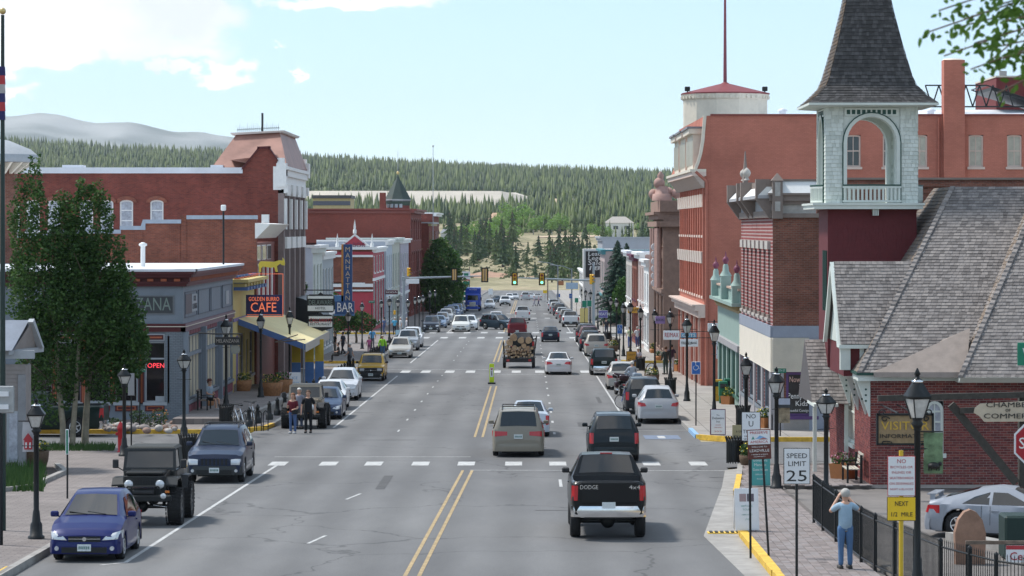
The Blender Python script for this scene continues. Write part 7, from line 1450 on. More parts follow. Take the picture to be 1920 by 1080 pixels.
g=MB();wx0,wx1,wz0,wz1=X_(18,Yh),X_(34,Yh),Z_(862,Yh),Z_(775,Yh);g.box((wx0-.08,Yh-.1,wz0-.08),(wx1+.08,Yh-.05,wz1+.08),LTF);wd_=g.build('window',t);g=MB();g.box((wx0,Yh-.12,wz0),(wx1,Yh-.1,wz1),CURTAIN);g.build('pane',wd_)
rebase(t,(-19,Yh,zb))
t=root('corner_eave','round roofed building corner with bracketed white eaves at the far left edge','building');Ye=150.;g=MB();cx_,cy2=X_(-22,Ye),Ye+1.5
g.lathe((cx_,cy2,0),[(2.25,Z_(303,Ye)),(2.3,Z_(290,Ye)),(2.2,Z_(288,Ye)),(1.9,Z_(279,Ye)),(.8,Z_(262,Ye)),(.1,Z_(258,Ye))],LTF,24);g.build('eaves',t);g=MB();g.lathe((cx_,cy2,0),[(1.2,gz(Ye)),(1.2,Z_(300,Ye))],BROWN,16);g.build('wall',t)
for i in range(20):a=2*pi*i/20;g=MB();g.hexa([(1.2,-.06,Z_(325,Ye)),(1.3,-.06,Z_(325,Ye)),(1.3,.06,Z_(325,Ye)),(1.2,.06,Z_(325,Ye)),(1.2,-.06,Z_(304,Ye)),(2.1,-.06,Z_(304,Ye)),(2.1,.06,Z_(304,Ye)),(1.2,.06,Z_(304,Ye))],CREAM);o=g.build('bracket',t,loc=(cx_,cy2,0));o.rotation_euler=(0,0,a)
rebase(t,(cx_,cy2,gz(Ye)))
sheet('raised_walkway',[(-15.4,127),(-12.9,127),(-12.3,135),(-12.3,164),(-15.4,164)],.40,PAVER,'raised brick walkway in front of the cafe',thick=.4)
mb=MB()
pw=[(-12.9,126.9),(-12.55,131),(-12.25,136),(-12.2,150),(-12.2,164)]
for(x0,y0),(x1,y1)in zip(pw,pw[1:]):mb.hexa([(x0-.1,y0,gz(y0)),(x0+.12,y0,gz(y0)),(x1+.12,y1,gz(y1)),(x1-.1,y1,gz(y1)),(x0-.12,y0,gz(y0)+.43),(x0+.14,y0,gz(y0)+.43),(x1+.14,y1,gz(y1)+.46),(x1-.12,y1,gz(y1)+.46)],CONC)
tag(mb.build('retaining_wall'),'low curved concrete retaining wall below the bollards','wall')
rg=random.Random(12);rocks=[plain('river_rock_%d'%i,c,.85,0,.2,5,.2)for i,c in enumerate([(.34,.31,.29),(.42,.39,.36),(.24,.21,.20),(.30,.20,.16)])]
for i in range(46):
 px=rg.uniform(196,330);py=rg.uniform(795,812)if px>270 else rg.uniform(799,808);p=G(px,py,.15);g=MB();r_=rg.uniform(.08,.2);g.ball((0,0,r_*.4),r_,rocks[i%4],5,(rg.uniform(.8,1.3),1,.8));o=g.build('rock',None,loc=p);o.rotation_euler=(rg.uniform(0,.4),0,rg.uniform(0,3));tag(o,'river rock edging the planting bed by the blue grey shop','rock','rocks edging the planting bed')
def bush(name,label,p,r,n,size,mat,cat='shrub',fl=None,group=None,sc=(1,1,.8)):
 t=root(name,label,cat,p,0,group);rg=random.Random(int(p[0]*100+p[1]));g=MB();leaves(g,(0,0,r*sc[2]*.9),(r*sc[0],r*sc[1],r*sc[2]),n,size,mat,rg,.35);g.build('foliage',t)
 if fl:g=MB();leaves(g,(0,0,r*sc[2]),(r*sc[0]*1.05,r*sc[1]*1.05,r*sc[2]*1.0),n//5,size*.8,fl,rg,.8);g.build('flowers',t)
 g=MB();[g.cyl((0,0,0),(rg.uniform(-.4,.4)*r,rg.uniform(-.4,.4)*r,r),.015,BARK,.008,4)for _ in range(5)];g.build('stem',t);return t
DG=leafm('dark_leaf',(.018,.045,.016),(.05,.095,.03),1.5,.15);LV=leafm('lavender',(.16,.12,.24),(.26,.2,.36),3,.1)
bush('shrub','round green shrub in the bed by the shop corner',G(260,795,.15),.42,420,.10,DG);bush('shrub','purple flowering shrub in the bed by the shop corner',G(282,800,.15),.42,380,.08,DG,fl=LV,sc=(1.3,1,.7));bush('shrub','low grey green shrub at the left of the bed',G(210,800,.15),.35,240,.09,DG,sc=(1.3,1,.6));bush('shrub','tall orange tipped plant behind the rocks',G(300,797,.15),.4,240,.1,DG,fl=leafm('flower_orange',(.6,.2,.05),(.7,.3,.1),5,0),sc=(.9,.8,1.0))
mb=MB()
for _ in range(1600):px=rg.uniform(76,215);p=G(px,rg.uniform(838,848),.1);s_=rg.uniform(.08,.3);mb.add([p+Vector((-.02,0,0)),p+Vector((.02,0,0)),p+Vector((rg.uniform(-.1,.1),rg.uniform(-.1,.1),s_))],[(0,1,2)],LFP)
for _ in range(2600):px=rg.uniform(-40,82);p=G(px,rg.uniform(868,925),.1);s_=rg.uniform(.15,.6);mb.add([p+Vector((-.03,0,0)),p+Vector((.03,0,0)),p+Vector((rg.uniform(-.15,.15),rg.uniform(-.1,.1),s_))],[(0,1,2)],LFP)
tag(mb.build('grass_tufts'),'long green grass in the beds on the left',kind='stuff')
sheet('planting_bed',[(-40,112.5-2),(-15.6,112.5-2),(-15.6,109.2),(-40,109.2)],.16,plain('soil',(.07,.055,.045),.95,0,.3,4,.4),'strip of soil under the street trees');sheet('planting_bed',[(-40,100),(-16.2,100),(-15.5,97),(-15.4,90.5),(-16.4,88.6),(-40,88.6)],.165,MC['soil'],'planting bed in front of the gabled house');kerb([(-40,88.4),(-16.3,88.4),(-15.3,90.4),(-15.3,97),(-16.1,100.2)],CONC,h=.28)
ASP=leafm('dense_aspen_leaf',(.022,.062,.016),(.085,.16,.04),.8,.3);ASPB=plain('aspen_bark',(.26,.23,.17),.8,0,.35,3,.2)
def broad(name,label,loc,trunks,blobs,n,size,mat,bark=ASPB,seed=1,cat='tree',group=None):
 t=root(name,label,cat,loc,0,group);rg=random.Random(seed)
 for(dx,dy,r_,top,lean)in trunks:
  g=MB();pts=[(dx+lean*(q/6)**1.5+rg.uniform(-.03,.03),dy,-.1+top*q/6)for q in range(7)]
  for q in range(6):g.cyl(pts[q],pts[q+1],r_*(1-.75*q/6),bark,r_*(1-.75*(q+1)/6),8,cap=False)
  g.build('trunk',t)
  for q in range(8):
   b=Vector(pts[2+q%4]);b=b.lerp(Vector(pts[3+q%4]),rg.random());a=rg.uniform(0,6.3);e=b+Vector((cos(a)*1.5,sin(a)*1.5,rg.uniform(.6,1.6)));g=MB();g.cyl(b,e,r_*.22,BARK,.01,5);g.build('limb',t)
 g=MB();tot=sum(b[3]*b[4]*b[5]for b in blobs)
 for(x,y,z,a,b,c)in blobs:
  leaves(g,(x,y,z),(a,b,c),int(n*a*b*c/tot),size,mat,rg,.45)
  for k in range(7):
   th=rg.uniform(0,6.3);ph=rg.uniform(-.3,1.4);d=Vector((cos(th)*cos(ph),sin(th)*cos(ph),sin(ph)));q=Vector((x+d.x*a,y+d.y*b,z+d.z*c));leaves(g,q,(a*.28,b*.28,c*.3),int(n*a*b*c/tot/22)+8,size,mat,rg,.2)
 g.build('crown',t);return t
def BL(px0,px1,py0,py1,Y,loc,dy=0):
 return(X_((px0+px1)/2,Y)-loc[0],dy,Z_((py0+py1)/2,Y)-loc[2],(px1-px0)/2*Y/F,(px1-px0)/2*Y/F*.9,(py1-py0)/2*Y/F)
l1=Vector((X_(128,111),111,gz(111)+.1))
broad('aspen_tree','large dark leafy aspen with two pale trunks nearest the gabled house',l1,[(-.2,0,.13,6.2,-.5),(.15,.1,.12,6.5,.5)],[BL(18,100,335,560,111,l1),BL(45,82,295,400,111,l1),BL(20,150,440,640,111,l1,-.3),BL(60,190,520,730,111,l1),BL(45,140,600,800,111,l1,.3),BL(100,160,375,520,111,l1),BL(90,200,440,600,111,l1,.4),BL(20,100,560,740,111,l1,.5),BL(15,70,380,500,111,l1,.5),BL(110,185,540,640,111,l1,-.4),BL(85,165,400,560,111,l1,.2),BL(75,140,370,500,111,l1,.2),BL(10,60,470,640,111,l1,.2)],20000,.13,ASP,seed=2)
l2=Vector((X_(165,112.5),111.6,gz(112)+.1))
broad('aspen_tree','dark leafy aspen with a single leaning pale trunk beside the blue grey shop',l2,[(0,0,.15,6.0,.5)],[BL(120,215,350,520,112,l2),BL(150,240,430,600,112,l2),BL(160,262,520,680,112,l2),BL(170,285,560,720,112,l2,-.2),BL(150,255,610,760,112,l2),BL(120,200,480,700,112,l2,.4),BL(140,178,340,420,112,l2),BL(190,285,600,715,112,l2,.3),BL(205,262,480,600,112,l2,-.3)],18000,.13,ASP,seed=5)
l3=Vector((X_(826,425),425,gz(425)));broad('street_tree','big round dark green street tree before the blue truck',l3,[(0,0,.3,8,0)],[BL(790,862,458,560,425,l3),BL(796,855,452,520,425,l3),BL(795,870,500,600,425,l3),BL(786,845,500,590,425,l3),BL(810,868,520,595,425,l3)],8500,.42,leafm('street_leaf',(.035,.10,.02),(.12,.23,.05),.5,.35),BARK,7)
l4=Vector((X_(668,262),262,gz(262)+.1));broad('street_tree','low leafy tree behind the lamps below the tall blue sign',l4,[(0,0,.12,2.6,0)],[BL(640,662,575,630,262,l4),BL(655,705,585,625,262,l4),BL(650,700,540,600,300,l4)],2400,.26,ASP,BARK,8)
l5=Vector((X_(562,232),206,gz(206)+.1));broad('street_tree','small tree between the curved awning and the green shop',l5,[(0,0,.08,3,0)],[BL(553,575,525,560,206,l5),BL(560,585,560,620,206,l5)],900,.2,ASP,BARK,9)
SPR=leafm('blue_spruce',(.02,.05,.035),(.05,.095,.06),.6,.05)
def spruce(label,px,Y,pyb,pyt,wpx,mat,seed):
 t=root('spruce_tree',label,'tree',(X_(px,Y),Y,gz(Y)+.1));h=Z_(pyt,Y)-gz(Y);r_=wpx/2*Y/F;g=MB();g.cyl((0,0,0),(0,0,h*.95),.16,BARK,.02,8);g.build('trunk',t);rg=random.Random(seed);g=MB();n=270
 for i in range(n):
  q=i/n;z=h*(.06+.93*q);a=i*2.4+rg.uniform(-.3,.3);rr=r_*(1-q)**.8*rg.uniform(.7,1.3)+.1;e=Vector((cos(a)*rr,sin(a)*rr,z-rr*.15));b=Vector((0,0,z+rr*.12));s_=Vector((-sin(a),cos(a),0))
  m_=6
  for k in range(m_):
   u=(k+.4)/m_;p=b.lerp(e,u);wd_=rr*.34*(1-u*.6)+.06
   for sd in(1,-1):
    tip=p+s_*sd*wd_+(e-b)*.16+Vector((0,0,-wd_*.35));g.add([p+Vector((0,0,.03)),p+(e-b)*.15,tip],[(0,1,2)],mat);g.add([p,tip*.6+p*.4+Vector((0,0,-.14)),p+(e-b)*.2+Vector((0,0,-.1))],[(0,1,2)],mat)
  g.add([b.lerp(e,.8)-s_*.12,b.lerp(e,.8)+s_*.12,e+(e-b).normalized()*.15],[(0,1,2)],mat)
 g.build('crown',t)
spruce('tall dark blue green spruce on the right pavement',1158,335,600,450,84,SPR,1);spruce('second spruce leader just right of the tallest one',1175,338,600,455,66,SPR,2)
l6=Vector((X_(1166,322),322,gz(322)+.1));broad('street_tree','bright green tree in front of the dark spruce',l6,[(0,0,.12,3,0)],[BL(1150,1184,524,580,322,l6),BL(1145,1180,540,590,322,l6)],1500,.25,leafm('fresh_leaf',(.04,.10,.02),(.08,.17,.04),1,.3),BARK,11)
t=root('overhanging_tree','blurred leafy branch hanging into the top right corner','tree',(4.9,21,gz(21)));rg=random.Random(21);NL=leafm('near_leaf',(.05,.11,.018),(.10,.20,.035),3,.4);g=MB();g.cyl((0,0,-.2),(-.1,0,9.5),.22,BARK,.08,10);g.build('trunk',t)
gl2=MB();q=0
def W2(px,py,Y):return P(px,py,Y)-t.location
for(px0,py0,px1,py1,n,Yb)in[(2080,-40,1735,62,26,20.4),(2060,20,1770,105,22,20.8),(2050,-60,1760,20,22,20.2),(2060,60,1820,130,20,20.6),(2080,90,1870,175,16,20.3),(2040,-80,1840,-5,18,20.5),(2060,0,1800,50,20,21),(2070,60,1860,90,22,20.6),(2000,10,1850,120,22,20.9),(2060,20,1880,40,22,20.2),(2060,-30,1810,35,24,20.7),(2020,40,1830,80,22,20.1),(2020,-20,1870,10,24,20.4),(2040,80,1880,110,22,20.5),(2040,100,1895,150,14,20.8)]:
 a,b=W2(px0,py0,Yb),W2(px1,py1,Yb);g=MB();g.cyl(Vector((-.05,0,a.z-.6)),a,.03,BARK,.012,5);g.tube([a,a.lerp(b,.5)+Vector((0,0,.03)),b],.006,BARK,5);g.build('branch',t)
 for k in range(int(n*1.9)):
  u=rg.uniform(.15,1.0);p=a.lerp(b,u);an=rg.uniform(0,6.28);s_=rg.uniform(.045,.08);d=Vector((cos(an),rg.uniform(-.5,.5),sin(an)-.9)).normalized();p0=p+d*.03+Vector((rg.uniform(-.05,.05),rg.uniform(-.15,.15),rg.uniform(-.05,.05)));nrm=d.cross(Vector((rg.uniform(-1,1),1,rg.uniform(-1,1)))).normalized();up=d.cross(nrm)
  leaf=[p0,p0+d*s_*.35+nrm*s_*.27+up*.006,p0+d*s_*.7+nrm*s_*.2,p0+d*s_*1.05,p0+d*s_*.7-nrm*s_*.2,p0+d*s_*.35-nrm*s_*.27+up*.006]
  if q<290:m_=MB();m_.add([v_-p0 for v_ in leaf],[(0,1,2,3),(0,3,4,5)],NL);m_.build('leaf',t,loc=p0)
  else:gl2.add(leaf,[(0,1,2,3),(0,3,4,5)],NL)
  q+=1
tag(gl2.build('leaves',t),kind='stuff')
NAVY=(.006,.013,.10);SILV=(.42,.43,.44);WHT=(.66,.67,.68);DBL=(.008,.014,.028);BLK=(.008,.009,.01);GRN=(.006,.017,.014);TANM=(.25,.225,.18)
park(168,1048,1,name='hatchback',label='dark blue hatchback parked nearest at the left kerb',cat='car',style='hatch',col=NAVY,rear_lamps='tall')
jeep('matt black lifted off road car with huge knobbly tyres behind the blue hatchback',(.009,.010,.010),275,984,plain('black_canvas',(.035,.038,.036),.8,0,.1,4),.50,.36,lift=.34,winch=True)
park(407,903,1,name='estate_suv',label='dark blue grey square fronted suv with roof bars by the litter bin',cat='car',style='suv',col=(.02,.03,.06),grille='slots',rack=True,clad=plain('grey_cladding',(.035,.04,.042),.5,.1,.05))
jeep('tan off road car with dark windscreen and wide tyres behind two people',(.30,.25,.19),570,803,plain('olive_canvas',(.06,.06,.055),.8),.46,.34,lift=.18)
L_=[(607,785,'sedan',(.03,.05,.10),'dark blue car half hidden behind the tan off road car'),(616,768,'sedan',WHT,'white car with its round mirror behind the dark blue car'),(640,750,'crossover',(.55,.57,.60),'silver white crossover at the left kerb by the blue posts'),(750,671,'wagon',(.42,.40,.36),'pale silver estate car parked by the man in the bright green jacket'),(764,657,'suv',(.30,.32,.34),'silver suv with a dark roof box behind the pale estate car'),(772,651,'suv',WHT,'white suv tucked behind the silver suv'),(808,623,'suv',(.04,.045,.06),'black suv first in the row past the second crossing'),(823,615,'sedan',(.16,.22,.32),'blue grey saloon behind the black suv'),(829,610,'wagon',(.25,.27,.30),'grey estate in the far left row'),(836,605,'suv',SILV,'silver suv in the far left row'),(841,600,'suv',(.05,.06,.09),'dark suv in the far left row'),(849,597,'pickup',(.14,.2,.33),'blue grey pickup in the far left row'),(856,592,'suv',(.10,.16,.26),'blue suv in the far left row'),(862,587,'wagon',(.06,.07,.09),'dark estate near the blue lorry'),(868,583,'sedan',WHT,'white saloon left of the blue lorry')]
for px,py,st,c,lb in L_:park(px,py,1,name='parked_car',label=lb,cat='car',style=st,col=c,group='cars parked along the left kerb',det=1 if py<640 else 2,rack=(st=='suv' and py>640))
YS=park(696,714,1,name='small_suv',label='yellow two tone suv with black front and roof bars',cat='car',style='boxsuv',col=(.60,.36,.04),bump=DKPL,clad=DKPL,rack=True,sc=.92);YS_=MB();YS_.rbox((0,2.2,.72),(1.62,.14,.34),DKPL,.03);[YS_.rbox((x,2.27,.76),(.3,.04,.16),LENS,.01)for x in(-.58,.58)];YS_.build('front_panel',YS)
park(864,622,1,name='van',label='white van over tan bumper coming up the street',cat='van',style='van',col=(.64,.63,.58));park(880,619,1,name='car',label='white car just right of the white van',cat='car',style='crossover',col=WHT)
park(918,579,1,name='pickup_truck',label='white car with black grille right of the blue lorry',cat='car',style='wagon',col=WHT,det=1);park(947,574,1,name='pickup_truck',label='white pickup with a big black front far down the street',cat='pickup truck',style='pickup',col=WHT,bump=BLACK,det=1);park(931,568,1,name='car',label='small dark blue car in the distance behind the white car',cat='car',style='sedan',col=DBL,det=1)
park(930,612,1,name='car',label='silver suv behind the turning dark suv',cat='car',style='suv',col=SILV)
o=car('turning_suv','dark green suv turning left across the street','car','suv',(.03,.05,.07),0,rz=pi+.75,grille='slots');p=G(935,618);o.location=(p.x,p.y,p.z)
R_=[(1233,793,'crossover',(.42,.43,.45),'silver crossover nearest in the right hand row','side'),(1207,775,'suv',(.014,.018,.022),'dark suv beside the bicycle in the right hand row','tall'),(1166,730,'wagon',(.38,.36,.33),'tan and white car next to the parked motorcycles','side'),(1118,668,'suv',(.45,.42,.37),'pale gold suv in front of the basket planter','side'),(1107,659,'suv',(.012,.02,.03),'black suv behind the pale gold suv','tall'),(1104,648,'suv',(.09,.02,.03),'dark maroon suv in the right hand row','tall'),(1098,642,'suv',(.03,.03,.035),'black suv with roof rack topmost of the near right row','tall'),(1062,606,'suv',(.2,.2,.2),'grey suv just behind the white pickup','tall'),(1054,598,'wagon',(.3,.3,.3),'silver estate in the far right row','side'),(1049,592,'suv',(.05,.05,.06),'dark suv in the far right row','tall'),(1042,588,'suv',SILV,'pale suv in the far right row','tall'),(1039,583,'pickup',(.5,.55,.6),'pale pickup last in the right row','tall')]
for px,py,st,c,lb,rl in R_:park(px,py,0,name='parked_car',label=lb,cat='car',style=st,col=c,group='cars parked along the right kerb',rear_lamps=rl,det=1 if py<640 else 2,rack=(st=='suv' and py>640 and py<660))
park(1070,613,0,name='parked_pickup',label='white pickup truck parked on the right past the crossing',cat='pickup truck',style='pickup',col=WHT,rear_lamps='tall',bump=CHROME if False else DKPL)
park(1132,703,0,name='parked_pickup',label='dark green pickup with a matching canopy over its bed',cat='pickup truck',style='topper',col=GRN,rear_lamps='tall',bump=CHROME)
park(972,854,0,name='minivan',label='beige minivan driving away in the near lane',cat='van',style='van',col=TANM,rear_lamps='wide',rack=True);park(992,817,0,name='car',label='silver saloon just ahead of the beige minivan',cat='car',style='sedan',col=(.45,.5,.56),rear_lamps='tall')
park(1150,864,0,name='estate_suv',label='dark green grey suv with chrome strip just ahead of the black pickup',cat='car',style='suv',col=(.009,.015,.019),rear_lamps='tall',rack=False)
park(1047,702,0,name='saloon_car',label='white saloon with its orange brake lamp lit',cat='car',style='sedan',col=(.64,.65,.66),rear_lamps='wide');park(1032,641,0,name='saloon_car',label='dark blue saloon ahead of the white saloon',cat='car',style='sedan',col=DBL,rear_lamps='tall')
park(985,563,0,name='car',label='silver car with a roof box far away at the end of the street',cat='car',style='suv',col=SILV,det=1)
for i,(px,py,c)in enumerate([(955,563,WHT),(965,562,SILV),(995,562,WHT),(1008,563,(.5,.5,.5))]):park(px,py,1 if i<2 else 0,name='car',label=['white car far off at the top of the oncoming lane','silver car far off beside the white one','white car far off past the walkers','pale car farthest right at the end of the street'][i],cat='car',style='sedan',col=c,det=0)
D=park(1139,1006,0,name='pickup_truck',label='black lifted pickup with chrome bumper nearest the camera',cat='pickup truck',style='pickup',col=BLK,rear_lamps='tall',bump=CHROME,lift=.26,wr=.44,plate=False,rack=False)
b_=MB();b_.rbox((0,-2.83,1.22),(1.42,.03,.52),paint(BLK),.01);tg=b_.build('tailgate',D)
text('DODGE',.15,frame((-.50,-2.85,1.36),TOCAM),CHROME,tg,ext=.006,bold=.02,wid=.46);text('4x4',.15,frame((.66,-2.85,1.36),TOCAM),CHROME,tg,ext=.006,bold=.03,wid=.28)
b_=MB();b_.box((-.17,-2.93,.83),(.17,-2.91,.99),PLATE);b_.build('number_plate',D);b_=MB();b_.box((-.16,-.38,2.04),(.16,-.34,2.09),REDLENS);b_.build('brake_light',D)
b_=MB();b_.cyl((-.7,-1.85,.44),(.7,-1.85,.44),.07,BLACK);b_.ball((0,-1.85,.44),.2,BLACK,8);[b_.box((x-.04,-2.7,.62),(x+.04,0,.72),BLACK)for x in(-.5,.5)];[b_.cyl((x,-1.9,.5),(x*1.1,-2.1,.85),.03,CHROME)for x in(-.45,.45)];b_.build('axle',D)
o=car('pickup_truck','dark green pickup waiting in the left side street behind the trees','pickup truck','pickup',GRN,0,rz=pi/2,rear_lamps='tall',bump=CHROME);p=G(78,818);o.location=(p.x-.2,p.y+.5,p.z)
o=car('coupe','silver coupe with rear wing and chrome wheels in the brick building lot','car','coupe',(.30,.32,.36),0,rz=-pi/2-.32,rim=CHROME,rear_lamps='side');o.location=(12.5,75.6,gz(75.6)+.03)
b_=MB();b_.hexa([(-.62,-2.12,1.05),(.62,-2.12,1.05),(.62,-1.9,1.06),(-.62,-1.9,1.06),(-.62,-2.14,1.075),(.62,-2.14,1.075),(.62,-1.9,1.085),(-.62,-1.9,1.085)],paint((.30,.32,.36)));[b_.box((x-.02,-2.05,.9),(x+.02,-1.92,1.06),paint((.30,.32,.36)))for x in(-.6,.6)];b_.build('rear_wing',o)
p=G(887,583);t=root('lorry','bright blue box lorry coming up the street','lorry',(p.x,p.y,p.z),pi);BLP=paint((.02,.07,.42));g=MB();g.rbox((0,-2.2,2.15),(2.4,6.2,2.9),BLP,.06);g.build('cargo_box',t);g=MB();g.rbox((0,1.9,1.75),(2.1,1.5,1.9),BLP,.12,2);g.build('cab',t);g=MB();g.rbox((0,3.0,1.15),(1.6,1.6,1.1),BLP,.15,2);g.build('bonnet',t)
g=MB();g.hexa([(-.85,2.66,1.75),(.85,2.66,1.75),(.85,2.7,1.75),(-.85,2.7,1.75),(-.8,2.64,2.5),(.8,2.64,2.5),(.8,2.68,2.5),(-.8,2.68,2.5)],CARGLASS);g.build('windshield',t);g=MB();g.box((-.5,3.8,.8),(.5,3.84,1.5),CHROME);g.build('grille',t);g=MB();g.rbox((0,3.7,.55),(2.3,.3,.3),BLP,.04);g.build('bumper',t)
for sd in(1,-1):put_wheel(t,sd*1.0,2.9,.5,.5,.3,ALLOY,sd);put_wheel(t,sd*1.0,-3.0,.5,.5,.5,ALLOY,sd);g=MB();g.box((sd*.68-.14,3.78,.85),(sd*.68+.14,3.83,1.05),LENS);g.build('headlight',t);g=MB();g.box((sd*1.3-.09,2.5,1.7),(sd*1.3+.09,2.6,2.2),DKPL);g.build('mirror',t)
text('MOVERS',.32,frame((0,.95,3.35),(0,1,0)),INKW,t)
T1=park(975,662,0,name='pickup_truck',label='black pickup almost hidden behind the logs it tows',cat='pickup truck',style='pickup',col=(.01,.012,.012),rear_lamps='tall');T1.location=(-.45,T1.location.y,T1.location.z);T1.location.y-=5;park(970,630,0,name='pickup_truck',label='dark red pickup crossing the junction beyond the logs',cat='pickup truck',style='pickup',col=(.14,.012,.02),rear_lamps='tall');park(980,601,0,name='pickup_truck',label='white pickup just beyond the dark red pickup',cat='pickup truck',style='pickup',col=WHT,rear_lamps='tall')
p=G(973,690);t=root('log_trailer','black open trailer with raised side stakes loaded with logs','trailer',(p.x,p.y+.3,p.z),0,rx=-GR);TRP=t;wT=1.05
g=MB();g.box((-wT,-1.2,.55),(wT,3.0,.68),BLACK);g.box((-wT,-1.25,.42),(wT,-1.2,.70),DKPL);g.build('deck',t);g=MB();g.tube([(-.8,3.0,.5),(0,4.6,.5),(.8,3.0,.5)],.06,BLACK);g.build('drawbar',t)
for sd in(1,-1):
 put_wheel(t,sd*1.0,0,.34,.34,.22,DKRIM,sd,5);g=MB();g.box((sd*1.0-.16,-.5,.72),(sd*1.0+.16,.5,.76),DKPL);g.build('mudguard',t)
 for y in(-1.15,0,1.2,2.8):g=MB();g.cyl((sd*1.0,y,.6),(sd*(1.08 if sd<0 else 1.22),y,1.75 if sd<0 else 2.15),.035,BLACK,n=6);g.build('stake',t)
 g=MB();g.box((sd*1.05-.02,-1.2,1.1),(sd*1.05+.02,2.9,1.25),BLACK);g.build('side_rail',t);g=MB();g.box((sd*.75-.1,-1.27,.48),(sd*.75+.1,-1.25,.62),REDLENS);g.build('tail_light',t)
LB=plain('log_bark',(.11,.075,.05),.9,0,.35,8,.4);LC=[plain('log_end_%d'%i,c,.8,0,.25,10)for i,c in enumerate([(.50,.35,.21),(.60,.46,.30),(.40,.27,.16)])]
rg=random.Random(8);placed=[]
big=[(-.35,2.12,.25),(.14,1.92,.22),(.66,1.92,.23),(-.62,1.75,.22),(-.12,1.68,.19),(.34,1.55,.17),(-.3,1.42,.17),(-.85,1.45,.14),(.85,1.5,.18),(.6,1.4,.15)]
cand=big+[(rg.uniform(-.9,.9),rg.uniform(.76,1.45),rg.uniform(.055,.12))for _ in range(900)]
for(x,z,r_)in cand:
 if all(hypot(x-a,z-b)>(r_+c)*.93 for a,b,c in placed)and abs(x)+r_<1.02:placed.append((x,z,r_))
for i,(x,z,r_)in enumerate(placed[:75]):
 L=rg.uniform(.9,1.6)if r_>.12 else rg.uniform(.5,1.3);g=MB();n=12 if r_>.12 else 8;vs=[];ph=rg.uniform(0,6)
 for e in(0,L):vs+=[(r_*(1+.09*sin(3*a+ph))*cos(a),e,r_*(1+.09*sin(3*a+ph))*sin(a))for a in[2*pi*k/n for k in range(n)]]
 g.add(vs,[(k,k+n,(k+1)%n+n,(k+1)%n)for k in range(n)],LB,True);g.add(vs,[tuple(range(n)),tuple(range(2*n-1,n-1,-1))],rg.choice(LC));o=g.build('log',None,loc=(p.x+x,p.y+.3-1.2+rg.uniform(0,.25),p.z+z));o.rotation_euler=(rg.uniform(-.04,.04),0,rg.uniform(-.2,.2)if r_<.12 else rg.uniform(-.05,.05))
 lb={0:'thickest pale cut log on the very top of the trailer load',1:'thick log beside the topmost one on the trailer',2:'thick log at the upper right of the trailer load'}.get(i);tag(o,lb or('medium round log in the upper half of the trailer load' if i<10 else 'thin split log in the lower half of the trailer load'),'log','logs stacked on the trailer' if i<10 else 'thin logs under the thick ones')
for k in range(3):g=MB();y=p.y+.6+k*.9;g.rbox((0,0,0),(1.7,.7,.45),LB,.1);tag(g.build('log_pile',None,loc=(p.x,y+1.2,p.z+.95)),'inner logs hidden behind the cut ends',kind='stuff')
def moto(label,px,py,rz,col):
 p=G(px,py);t=root('motorcycle',label,'motorcycle',p,rz,'touring motorcycles by the kerb');t.rotation_euler=(0,.12,rz)
 for y in(-.75,.8):
  g=MB();g.lathe((0,y,.33),[(.22,-.07),(.31,-.075),(.34,0),(.31,.075),(.22,.07)],RUBBER,18,'x');g.lathe((0,y,.33),[(.2,-.03),(.2,.03)],CHROME,12,'x');g.build('wheel',t)
 g=MB();g.rbox((0,0,.45),(.5,.6,.42),CHROME,.08,2);g.cyl((.2,-.1,.3),(.2,-1.0,.3),.05,CHROME);g.cyl((-.2,-.1,.3),(-.2,-1.0,.3),.05,CHROME);g.build('engine',t);g=MB();g.rbox((0,.2,.8),(.34,.55,.26),paint(col),.1,2);g.build('fuel_tank',t);g=MB();g.rbox((0,-.35,.76),(.38,.7,.16),BLACK,.06,2);g.build('seat',t)
 for sd in(1,-1):g=MB();g.rbox((sd*.32,-.72,.58),(.2,.55,.34),paint(col),.06,2);g.build('pannier',t);g=MB();g.tube([(sd*.09,.8,.33),(sd*.1,.5,1.0),(sd*.38,.35,1.1)],.025,CHROME);g.build('fork',t)
 g=MB();g.rbox((0,-.95,.98),(.5,.42,.32),paint(col),.08,2);g.build('top_box',t);g=MB();g.rbox((0,.62,1.02),(.7,.25,.3),paint(col),.1,2);g.build('fairing',t);g=MB();g.rbox((0,-1.18,.62),(.14,.04,.08),REDLENS,.01);g.build('tail_light',t);g=MB();g.box((-.12,-1.19,.42),(.12,-1.17,.54),PLATE);g.build('number_plate',t);return t
moto('dark touring motorcycle with top box nearest the silver crossover',1160,741,.15,(.03,.01,.015));moto('silver blue touring motorcycle with its rider',1183,736,.2,(.25,.3,.36))
LMP=[(68,1010,4.95),(233,855,4.7),(345,820,4.5),(424,770,4.4),(489,745,4.4),(543,728,4.4),(598,700,4.2),(653,690,4),(679,654,4),(715,642,4.0),(730,642,4.2),(746,638,4),(765,640,4),(778,630,4),(786,626,4),(793,622,4),(806,612,4.2),(816,608,4.2),(1720,1100,4.9),(1549,950,4.6),(1456,916,4.6),(1399,860,4.55),(1339,790,4.5),(1288,752,4.4),(1257,717,4.4),(1228,702,4.3),(1201,690,4.3),(1182,668,4.3),(1169,668,4.2),(1156,646,4.2),(1145,640,4.2),(1121,618,4.2),(1107,612,4.2),(1098,605,4.2),(1091,600,4.2)]
